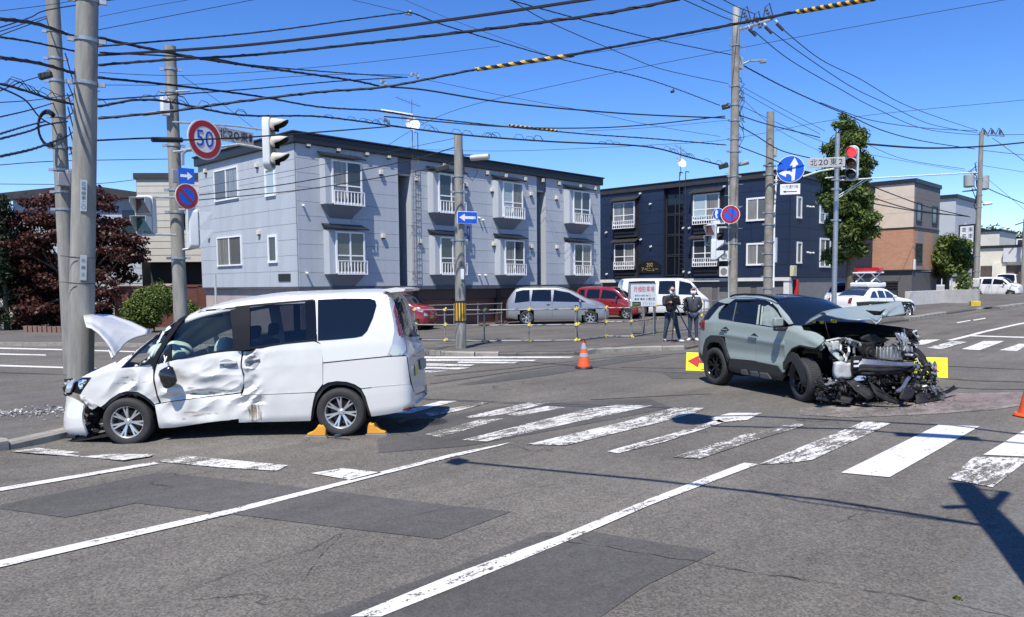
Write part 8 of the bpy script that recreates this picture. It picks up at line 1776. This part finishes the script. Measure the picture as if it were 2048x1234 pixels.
e0 = G0(1150, 648, .1); car('kei_car', drop(AT(1172, 640, 40.5)), -72, DRED, 'dark red small car with yellow plate between the silver minivan and a white hatchback', 'kei', plate=YPL)
car('hatchback', drop(AT(1228, 640, 43.5)), -66, CWHITE, 'white hatchback half hidden behind the red small car and the lot sign', 'hatch')
car('van', drop(AT(1276, 640, 41.5)), -45, CWHITE, 'long white van parked behind the lot sign and the two men', 'van', cat='van')
car('kei_car', drop(AT(742, 665, 34)), -66, DRED, 'dark red small car peeking out behind the rear of the white minivan', 'kei', plate=YPL)
# patrol car with raised light bar
pp = AT(1742, 650, 36.5); pc, V = car('patrol_car', Vector((pp.x, pp.y + .8, zg(pp.x, pp.y))), -18, CWHITE, 'white and black patrol car with red light bar raised on a scissor lift', 'sedan', cat='police car', tint=mat('blue_dark_glass', (.02, .04, .09), .05, spec=.9))
for s_ in (-1, 1): V.panel('black_lower_body', [(-.75, .32), (-.4, .32), (-.36, .62), (0, .74), (.36, .62), (.42, .3), (2.3, .3), (2.38, .62), (2.75, .74), (3.1, .6), (3.3, .45), (3.3, .66), (2.9, .80), (0, .86), (-.9, .84)], BLACKG, off=.006, th=.01, res=.14, mode='side', side=s_)
b = MB(); b.box((.95, 0, 1.62), (1.3, 1.05, .24)); b.build('roof_box', CWHITE, pc, bevel=.07, seg=3)
b = MB()
for s_ in (-.42, .42):
    for k in (-1, 1): b.tube([(.95 - .32 * k, s_, 1.76), (.95 + .32 * k, s_, 2.18)], .035, 5)
b.build('scissor_lift', WHITE, pc); b = MB(); b.box((.95, 0, 2.2), (.85, 1.1, .07)); b.build('lift_platform', WHITE, pc, bevel=.02)
b = MB(); b.box((.95, 0, 2.33), (.34, 1.5, .16)); b.build('light_bar', mat('beacon_red', (.40, .012, .015), .15, coat=.8), pc, bevel=.05, seg=3)
for s_ in (-.35, .35): b = MB(); b.box((.95, s_, 2.42), (.2, .4, .03)); b.build('beacon_lens', mat('beacon_lens_dark', (.15, .01, .012), .2), pc)
car('kei_car', Vector((41.2, 15.2, zg(41, 15) + .1)), 185, CWHITE, 'boxy white car behind the slim signal mast and the patrol car', 'kei')
p = AT(2138, 648, 30); car('compact_car', Vector((p.x, p.y, zg(p.x, p.y))), 186, mat('car_blue_grey', (.13, .2, .30), .25, .3, coat=.6), 'blue-grey car just entering at the right edge of the photo', 'minivan', plate=WPLT)
def farcar(px, py, D, head, paint, label, kind, **k): p = AT(px, py, D); return car('parked_car' if kind != 'van' else 'parked_van', Vector((p.x, p.y, p.z)), head, paint, label, kind, **k)
farcar(2012, 592, 70, 8, CWHITE, 'white van seen from behind at the far end of the street', 'van', cat='van')
farcar(1962, 593, 66, -95, CWHITE, 'small white car by the far concrete pole', 'kei'); farcar(2044, 590, 76, 10, SILV, 'grey car beside the far white van at the right edge', 'kei')

# ================================================================== FENCE OF SCAFFOLD PIPES
GAL = mat('scaffold_pipe', (.24, .245, .245), .55, .3, var=.25, vs=10); CLY = mat('clamp_yellow', (.72, .58, .12), .5, var=.15, vs=20)
def pfence(posts, rails, label, h=1.0, clamps=True, name='pipe_fence', r_=.024):
    root = empty(name, (0, 0, 0), label=label, cat='fence')
    for p in posts:
        b = MB(); b.cyl((0, 0, 0), (0, 0, h + .06), r_, n=8); b.build('post', GAL, root, loc=p)
    for z in rails:
        for a, c in zip(posts, posts[1:]):
            d = (c - a).normalized(); b = MB(); b.cyl(a + Vector((0, 0, z)) - d * .08, c + Vector((0, 0, z)) + d * .08, r_ * .95, n=8); b.build('rail', GAL, root)
        if clamps:
            for i, a in enumerate(posts):
                b = MB(); rr = random.Random(i + int(z * 10)); q = a + Vector((0, -.02, z)); b.box(q, (.09, .08, .08), rz=rr.random()); b.box(q + Vector((rr.uniform(-.05, .05), -.05, rr.uniform(-.03, .05))), (.05, .05, .05), rz=rr.random() * 2); b.box(q + Vector((0, -.03, .05)), (.03, .03, .07)); b.build('clamp', CLY, root, smooth=0, bevel=.008)
    return root
fz = lambda x, y: G0(x, y, .1)
pfence([fz(830, 683), fz(890, 684), fz(969, 686), fz(1058, 685), fz(1151, 684)], [.06, .57, 1.07], 'long straight run of scaffold pipe fence with yellow clamps along the lot front', h=1.05)
pfence([fz(1155, 683), fz(1211, 676), fz(1262, 676), fz(1310, 667.5), fz(1349, 663), fz(1402, 659)], [.06, .57, 1.05], 'pipe fence run with extra yellow clamps bending past the lot sign and the two men', h=1.02)
pfence([fz(840, 657), fz(908, 654), fz(956, 652), fz(1003, 649)], [.55, 1.0], 'pipe railing further back in front of the brown garages', clamps=False, h=1.0)
pfence([fz(1408, 652), fz(1450, 649), fz(1500, 645), fz(1560, 640)], [.35, .75, 1.1], 'pipe railing behind the crushed SUV before the grey garages', clamps=False, h=1.1)
# lot sign
sp = fz(1286, 670); az = -135.0
ls = empty('parking_sign', (sp.x, sp.y, .1), rz=R(az), label='white parking lot sign with big red characters 月極駐車場 on posts', cat='sign')
b = MB(); b.b2((-.04, -.46, 1.05), (0, .46, 1.88)); b.build('sign_board', mat('sign_board_pale', (.50, .54, .58), .5, var=.10, vs=4), ls, smooth=0, bevel=.008)
b = MB(); b.b2((-.03, -.54, 1.02), (.01, -.48, 1.9)); b.b2((-.05, -.48, 1.875), (.01, .48, 1.9)); b.build('sign_frame', GAL, ls, smooth=0)
rs_ = mat('sign_letter_red', (.42, .02, .025), .5); bk_ = mat('sign_letter_black', (.04, .04, .05), .5)
text('lettering', '月極駐車場', .22, rs_, ls, (.003, .03, 1.66), (R(90), 0, R(90)), .001, width=.76); text('lettering', '契約者以外の駐車はご遠慮下さい', .07, mat('sign_letter_blue', (.06, .10, .25), .5), ls, (.003, .0, 1.44), (R(90), 0, R(90)), .001, width=.60)
text('lettering', '小橋之里', .11, bk_, ls, (.003, .27, 1.31), (R(90), 0, R(90)), .001, width=.32); text('lettering', '管理 電話', .08, bk_, ls, (.003, -.13, 1.31), (R(90), 0, R(90)), .001, width=.38); text('lettering', '7 7 1 8 5 6', .12, mat('sign_letter_grey', (.2, .21, .24), .5), ls, (.003, .2, 1.15), (R(90), 0, R(90)), .001, width=.42)
b = MB(); b.b2((.004, -.40, 1.0), (.014, -.09, 1.22)); o = b.build('black_notice', mat('notice_black', (.015, .016, .015), .5), ls, smooth=0); text('lettering', '月極募集中', .06, mat('notice_yellowgreen', (.35, .4, .08), .5), o, (.016, -.245, 1.14), (R(90), 0, R(90)), .0005, width=.25); text('lettering', '空きあります', .05, mat('notice_yellowgreen', (.35, .4, .08)), o, (.016, -.245, 1.06), (R(90), 0, R(90)), .0005, width=.25)
for y in (-.42, .40): b = MB(); b.cyl((-.06, y, 0), (-.06, y, 1.85), .028, n=8); b.build('post', GAL, ls)
b = MB(); b.cyl((.05, .0, 0), (.05, .0, .95), .055, n=10); b.tube([(.05, -.12, .62), (.05, -.12, .36), (.05, .16, .36), (.05, .18, .6)], .012, 5); b.build('bollard_pipe', mat('brown_grey_pipe', (.18, .16, .15), .6), ls)

# ================================================================== CONES, ROAD-WORK SIGNS
OR = mat('cone_orange', (.72, .10, .02), .5, var=.08, vs=8); REF = mat('cone_reflective_grey', (.32, .33, .35), .45)
def cone(p, label, base=DARK, h=.68, bands=True):
    o = empty('traffic_cone', p, rz=.3, label=label, cat='traffic cone'); b = MB(); b.lathe([(0, .005), (.20, .005), (.215, .02), (.20, .05), (.16, .055)], 28); b.build('base', base, o)
    f_ = lambda z: .155 + (.028 - .155) * (z - .04) / (h - .04); b = MB(); pr = [(f_(.04 + (h - .06) * k / 10), .04 + (h - .06) * k / 10) for k in range(11)] + [(.022, h), (.0, h)]; b.lathe(pr, 28); b.build('cone_body', OR, o)
    if bands:
        for za, zb_ in ((.28, .37), (.46, .60)): b = MB(); b.lathe([(f_(za) + .001, za), (f_(za) + .004, za), (f_(zb_) + .004, zb_), (f_(zb_) + .001, zb_)], 28); b.build('reflective_band', REF, o)
    return o
cone(GG(1168, 737), 'orange traffic cone with two grey reflective bands on a black base', h=.70); cone(GG(2060, 833), 'plain orange traffic cone cut by the right edge of the photo', base=OR, bands=False, h=.70)
YF = mat('sign_fluorescent_yellow', (.72, .78, .02), .45); RA = mat('arrow_red', (.48, .025, .02), .5, var=.08, vs=20)
def asign(p, rz, label, flip=False, lean=14, w_=.72):
    o = empty('detour_sign', p, rot=(0, R(-lean), R(rz)), label=label, cat='sign'); b = MB(); b.b2((-.015, -w_ / 2, .0), (0, w_ / 2, .42)); b.build('sign_board', YF, o, smooth=0, bevel=.005)
    return o
s = asign(GG(1404, 742), 205, 'low yellow board with red left arrow beside the SUV rear wheel'); b = MB(); flat(b, [(.24, .255), (-.06, .255), (-.09, .35), (-.33, .22), (-.09, .08), (-.07, .18), (.24, .18)], .001, .004); b.build('arrow', RA, s, smooth=0)
b = MB(); b.b2((.001, -.02, .03), (.004, .12, .045)); b.b2((.001, -.1, .38), (.004, .1, .39)); b.build('slot_mark', DARK, s, smooth=0); b = MB(); b.b2((-.34, -.34, .0), (-.02, -.31, .02)); b.b2((-.34, .31, .0), (-.02, .34, .02)); b.build('stand', DARK, s, smooth=0)
pq = GG(1862, 755); s = asign(pq, 205, 'low yellow board behind the crushed SUV front at its right', w_=.62); b = MB(); b.b2((.001, .0, .16), (.004, .12, .28)); b.build('red_patch', mat('pink_patch', (.6, .12, .10), .5), s, smooth=0); b = MB(); b.b2((-.06, .25, .0), (-.016, .33, .40)); b.build('back_board', mat('back_brown', (.15, .08, .04), .7), s, smooth=0)

# ================================================================== PEOPLE
SKIN = mat('skin', (.45, .28, .2), .6); HAIR = mat('hair_black', (.012, .010, .010), .6); JEAN = mat('denim_blue', (.035, .05, .085), .85, var=.3, vs=10); JKT = mat('jacket_black_brown', (.022, .017, .018), .8, var=.2); JK2 = mat('jacket_slate', (.045, .05, .062), .75, var=.2, vs=8); MASK = mat('mask_white', (.72, .74, .74), .7); SHOE = mat('shoe_white', (.62, .62, .6), .6)
def skin_mesh(name, joints, edges, m, root, sub=2, rootv=0):
    me = bpy.data.meshes.new(name); me.from_pydata([j[0] for j in joints], edges, []); o = link_mesh(name, me, root); sk = o.modifiers.new('skin', 'SKIN'); sk.use_smooth_shade = True
    for i, j in enumerate(joints):
        r_ = j[1] if isinstance(j[1], tuple) else (j[1], j[1]); me.skin_vertices[0].data[i].radius = r_; me.skin_vertices[0].data[i].use_root = (i == rootv)
    ss = o.modifiers.new('smooth', 'SUBSURF'); ss.levels = sub; ss.render_levels = sub
    dg = bpy.context.evaluated_depsgraph_get(); dg.update(); me2 = bpy.data.meshes.new_from_object(o.evaluated_get(dg)); o.modifiers.clear(); me2.materials.clear(); me2.materials.append(m)
    me2.polygons.foreach_set('use_smooth', [True] * len(me2.polygons)); old = o.data; o.data = me2; bpy.data.meshes.remove(old); return o
def hand(root, wr, d, up_, m, s_=1.0):
    """palm and five separate curled fingers"""
    d = Vector(d).normalized(); n = Vector(up_).normalized(); sd_ = d.cross(n).normalized(); J = [(wr, .022), (wr + d * .05 * s_, (.032, .018)), (wr + d * .085 * s_, (.034, .016))]; E_ = [(0, 1), (1, 2)]
    for k, L_ in enumerate((.062, .072, .068, .052)):
        base_ = wr + d * .085 * s_ + sd_ * (.028 - k * .019) * s_; i0 = len(J); J += [(base_ + d * .012, .009), (base_ + d * L_ * .55 - n * .012, .0085), (base_ + d * L_ * .85 - n * .035, .0075)]; E_ += [(2, i0), (i0, i0 + 1), (i0 + 1, i0 + 2)]
    i0 = len(J); J += [(wr + d * .03 + sd_ * .035, .010), (wr + d * .065 + sd_ * .055 - n * .01, .0085)]; E_ += [(1, i0), (i0, i0 + 1)]; return skin_mesh('hand', J, E_, m, root, 1)
def head(root, c, face, m=SKIN, hair=HAIR, mask=True, cap=None, r=.105):
    f = Vector(face).normalized(); s_ = Vector((-f.y, f.x, 0)).normalized(); u = f.cross(s_) * 1.0; 
    if u.z < 0: u = -u
    Mh = Matrix((f, s_, u)).transposed(); b = MB(); N = 16
    b.lathe([(math.sin(math.pi * k / N) * (r * (.93 if k > N / 2 else .80 + .13 * k / (N / 2))), -math.cos(math.pi * k / N) * r * 1.28) for k in range(N + 1)], 20, Mh, c); b.build('head', m, root, smooth=80)
    b = MB(); b.add([c + Mh @ Vector(q) for q in [(r * .86, -.012, -.02), (r * .86, .012, -.02), (r * 1.12, 0, -.03), (r * .9, 0, .035)]], [(0, 1, 2), (0, 2, 3), (1, 3, 2)])
    for k in (-1, 1): b.lathe([(0, -.012), (.02, -.01), (.024, 0), (0, .012)], 8, Mh @ Matrix.Rotation(R(90), 3, 'X'), c + Mh @ Vector((0, k * r * .93, -.005)))
    b.build('nose_and_ears', m, root); b = MB()
    for k in (-1, 1): b.lathe([(0, -.01), (.011, 0), (0, .01)], 8, Mh, c + Mh @ Vector((r * .82, k * .033, .018)))
    b.build('eyes', mat('eye_dark', (.02, .015, .012), .3), root)
    b = MB(); hv = []
    b.lathe([(math.sin(math.pi * k / 18) * r * 1.02, math.cos(math.pi * k / 18) * r * 1.36) for k in range(0, 9)], 20, Mh @ Matrix.Rotation(R(-14), 3, 'Y'), c + Mh @ Vector((-.014, 0, .008))); b.build('hair', hair if cap is None else cap, root, smooth=70)
    if cap is not None: b = MB(); b.prism([(.05, -.06), (.15, -.045), (.15, .045), (.05, .06)], .06, .068, lambda x_, y_, h_: c + Mh @ Vector((x_, y_, h_))); b.build('cap_peak', cap, root)
    if mask:
        b = MB(); vs = []
        for zz, fr_ in ((.0, 1.02), (-.04, 1.22), (-.08, 1.12), (-.11, .85)):
            for k in range(-3, 4): a = k * .32; vs.append(c + Mh @ Vector((math.cos(a) * r * fr_ * (1 if abs(k) < 3 else .93), math.sin(a) * r * .95, zz)))
        b.add(vs, [(i * 7 + k, i * 7 + k + 1, (i + 1) * 7 + k + 1, (i + 1) * 7 + k) for i in range(3) for k in range(6)]); o = b.build('face_mask', MASK, root); o.modifiers.new('thickness', 'SOLIDIFY').thickness = .004
    return Mh
def shoe(root, p, yaw, m=SHOE):
    b = MB(); b.box((.055, 0, .045), (.26, .095, .07)); b.box((-.02, 0, .08), (.12, .085, .07)); o = b.build('shoe', m, root, bevel=.03, seg=3, loc=p, rot=(0, 0, yaw)); return o
V3 = Vector
# man with clasped hands behind his back
g = G0(1386, 682, .1); az = R(214); pr_ = empty('person', (g.x, g.y, .1), rz=az, label='person in slate jacket, jeans and white mask standing with hands behind the back', cat='person')
J = [(V3((0, 0, .93)), (.15, .115)), (V3((0, .085, .86)), .10), (V3((.01, .10, .48)), .068), (V3((0, .11, .09)), .052), (V3((0, -.085, .86)), .10), (V3((.01, -.10, .48)), .068), (V3((0, -.12, .09)), .052)]
skin_mesh('trousers', J, [(0, 1), (1, 2), (2, 3), (0, 4), (4, 5), (5, 6)], JEAN, pr_)
J = [(V3((0, 0, .90)), (.17, .125)), (V3((.01, 0, 1.12)), (.165, .125)), (V3((0, 0, 1.34)), (.165, .12)), (V3((0, 0, 1.45)), (.08, .075)), (V3((0, .19, 1.38)), .072), (V3((-.06, .25, 1.12)), .056), (V3((-.16, .10, .95)), .045), (V3((0, -.19, 1.38)), .072), (V3((-.06, -.25, 1.12)), .056), (V3((-.16, -.10, .95)), .045)]
skin_mesh('jacket', J, [(0, 1), (1, 2), (2, 3), (2, 4), (4, 5), (5, 6), (2, 7), (7, 8), (8, 9)], JK2, pr_)
skin_mesh('neck', [(V3((0, 0, 1.40)), .05), (V3((.02, 0, 1.54)), .05)], [(0, 1)], SKIN, pr_, 1); head(pr_, V3((.03, 0, 1.61)), (1, -.15, .25), hair=mat('cap_brown', (.09, .05, .04), .8), cap=mat('cap_brown', (.09, .05, .04), .8))
hand(pr_, V3((-.17, .08, .94)), (-.1, -1, -.2), (-1, 0, 0), SKIN); hand(pr_, V3((-.19, -.07, .92)), (-.1, 1, -.2), (-1, 0, 0), SKIN)
shoe(pr_, V3((0, .11, .0)), .2); shoe(pr_, V3((0, -.12, .0)), -.3)
b = MB(); b.tube([(.10, 0, 1.42), (.125, 0, 1.37)], .012, 6); b.build('shirt_collar', WHITE, pr_)
# white helmet-shaped bag behind him
b = MB(); b.box((-.15, -.20, 1.18), (.16, .26, .42)); b.build('backpack', mat('backpack_black', (.03, .03, .03), .8), pr_, bevel=.06, seg=3)
b = MB()
for k in range(4): b.box((-.06, -.315, 1.06 + k * .08), (.09, .02, .035))
b.build('backpack_stripes', WHITE, pr_, smooth=0)
# cameraman
g = G0(1342, 684, .1); az = R(222); pr2 = empty('person', (g.x, g.y, .1), rz=az, label='person in black jacket and white mask bent over a video camera on a tripod', cat='person')
J = [(V3((-.04, 0, .95)), (.16, .12)), (V3((-.03, .10, .88)), .105), (V3((.03, .17, .50)), .075), (V3((.10, .26, .09)), .058), (V3((-.03, -.10, .88)), .105), (V3((-.02, -.15, .50)), .075), (V3((-.05, -.20, .09)), .058)]
skin_mesh('trousers', J, [(0, 1), (1, 2), (2, 3), (0, 4), (4, 5), (5, 6)], JEAN, pr2)
J = [(V3((-.05, 0, .92)), (.18, .135)), (V3((-.03, 0, 1.15)), (.18, .135)), (V3((.03, 0, 1.38)), (.175, .125)), (V3((.06, 0, 1.50)), (.085, .08)), (V3((.04, .20, 1.42)), .08), (V3((.20, .22, 1.20)), .06), (V3((.38, .12, 1.34)), .046), (V3((.04, -.20, 1.42)), .08), (V3((.16, -.26, 1.18)), .06), (V3((.38, -.12, 1.28)), .046)]
skin_mesh('jacket', J, [(0, 1), (1, 2), (2, 3), (2, 4), (4, 5), (5, 6), (2, 7), (7, 8), (8, 9)], JKT, pr2)
skin_mesh('neck', [(V3((.06, 0, 1.45)), .055), (V3((.10, 0, 1.58)), .05)], [(0, 1)], SKIN, pr2, 1); head(pr2, V3((.12, 0, 1.65)), (1, .1, -.25), cap=mat('cap_black', (.012, .012, .014), .8))
hand(pr2, V3((.40, .11, 1.35)), (1, -.4, .2), (0, 0, 1), SKIN); hand(pr2, V3((.40, -.12, 1.29)), (1, .3, .1), (0, 0, 1), SKIN); shoe(pr2, V3((.10, .26, 0)), .5); shoe(pr2, V3((-.05, -.20, 0)), -.1)
cv = empty('video_camera', pr2.matrix_basis @ V3((.52, .02, 1.38)) if False else (Matrix.Translation(pr2.location) @ Matrix.Rotation(az, 4, 'Z')) @ V3((.50, .03, 1.36)), rz=az, label='black video camera with foam microphone held before the masked cameraman', cat='video camera')
b = MB(); b.box((0, 0, 0), (.38, .16, .19)); b.box((-.06, .1, .08), (.14, .08, .08)); b.build('camera_body', DARK, cv, bevel=.02); b = MB(); b.cyl((.18, 0, 0), (.34, 0, 0), .06, .075, n=14); b.build('lens', BLACKG, cv); b = MB(); b.cyl((.02, -.10, .12), (.28, -.10, .12), .032, n=10); b.build('microphone', mat('foam_black', (.02, .02, .02), .95), cv, bevel=.01); b = MB(); b.tube([(-.10, 0, .1), (-.08, 0, .17), (.10, 0, .17), (.12, 0, .1)], .014, 6); b.build('carry_handle', DARK, cv)
b = MB(); b.box((-.2, -.02, -.12), (.16, .22, .2)); b.build('battery_pack', DARK, cv, bevel=.03); b = MB(); b.box((-.1, .06, .02), (.1, .05, .04)); b.build('grey_label', GREYP, cv)
tb = (Matrix.Translation(pr2.location) @ Matrix.Rotation(az, 4, 'Z')) @ V3((.50, .03, 0)); tp_ = empty('tripod', tb, rz=az, label='black tripod with red foot tips carrying the video camera', cat='tripod')
for k, (x, y) in enumerate([(.12, .60), (.18, -.12), (-.35, -.30)]):
    b = MB(); b.tube([(0, 0, 1.22), (x * .5, y * .5, .62), (x, y, .03)], [.028, .022, .015], 6); l = b.build('leg', DARK, tp_); b = MB(); b.box((x, y, .02), (.06, .06, .04)); b.build('foot', mat('foot_red', (.4, .06, .03), .5), l)
b = MB(); b.cyl((0, 0, 1.14), (0, 0, 1.27), .05, n=10); b.tube([(0, 0, 1.24), (-.25, .18, 1.12), (-.42, .34, 1.08)], .013, 6); b.build('pan_head', DARK, tp_)
# bits on the far pavement in front of the garages
for (x, y, m, lb) in [(953, 647, mat('brown_stone', (.14, .08, .07), .9, var=.3), 'low reddish brown stone pile by the back railing'), (1003, 648, mat('dark_stone', (.06, .05, .05), .9), 'dark low stone pile before the silver minivan')]:
    o = empty('stone_pile', G0(x, y, .1), label=lb, cat='stones'); rr = random.Random(x)
    for k in range(5): b = MB(); b.lathe([(0, -.1), (.13, -.06), (.16, 0), (.10, .08), (0, .10)], 8); q = b.build('stone', m, o, smooth=20, loc=(rr.uniform(-.3, .3), rr.uniform(-.2, .2), .08)); q.scale = (rr.uniform(.7, 1.5), rr.uniform(.7, 1.3), rr.uniform(.6, 1.1))
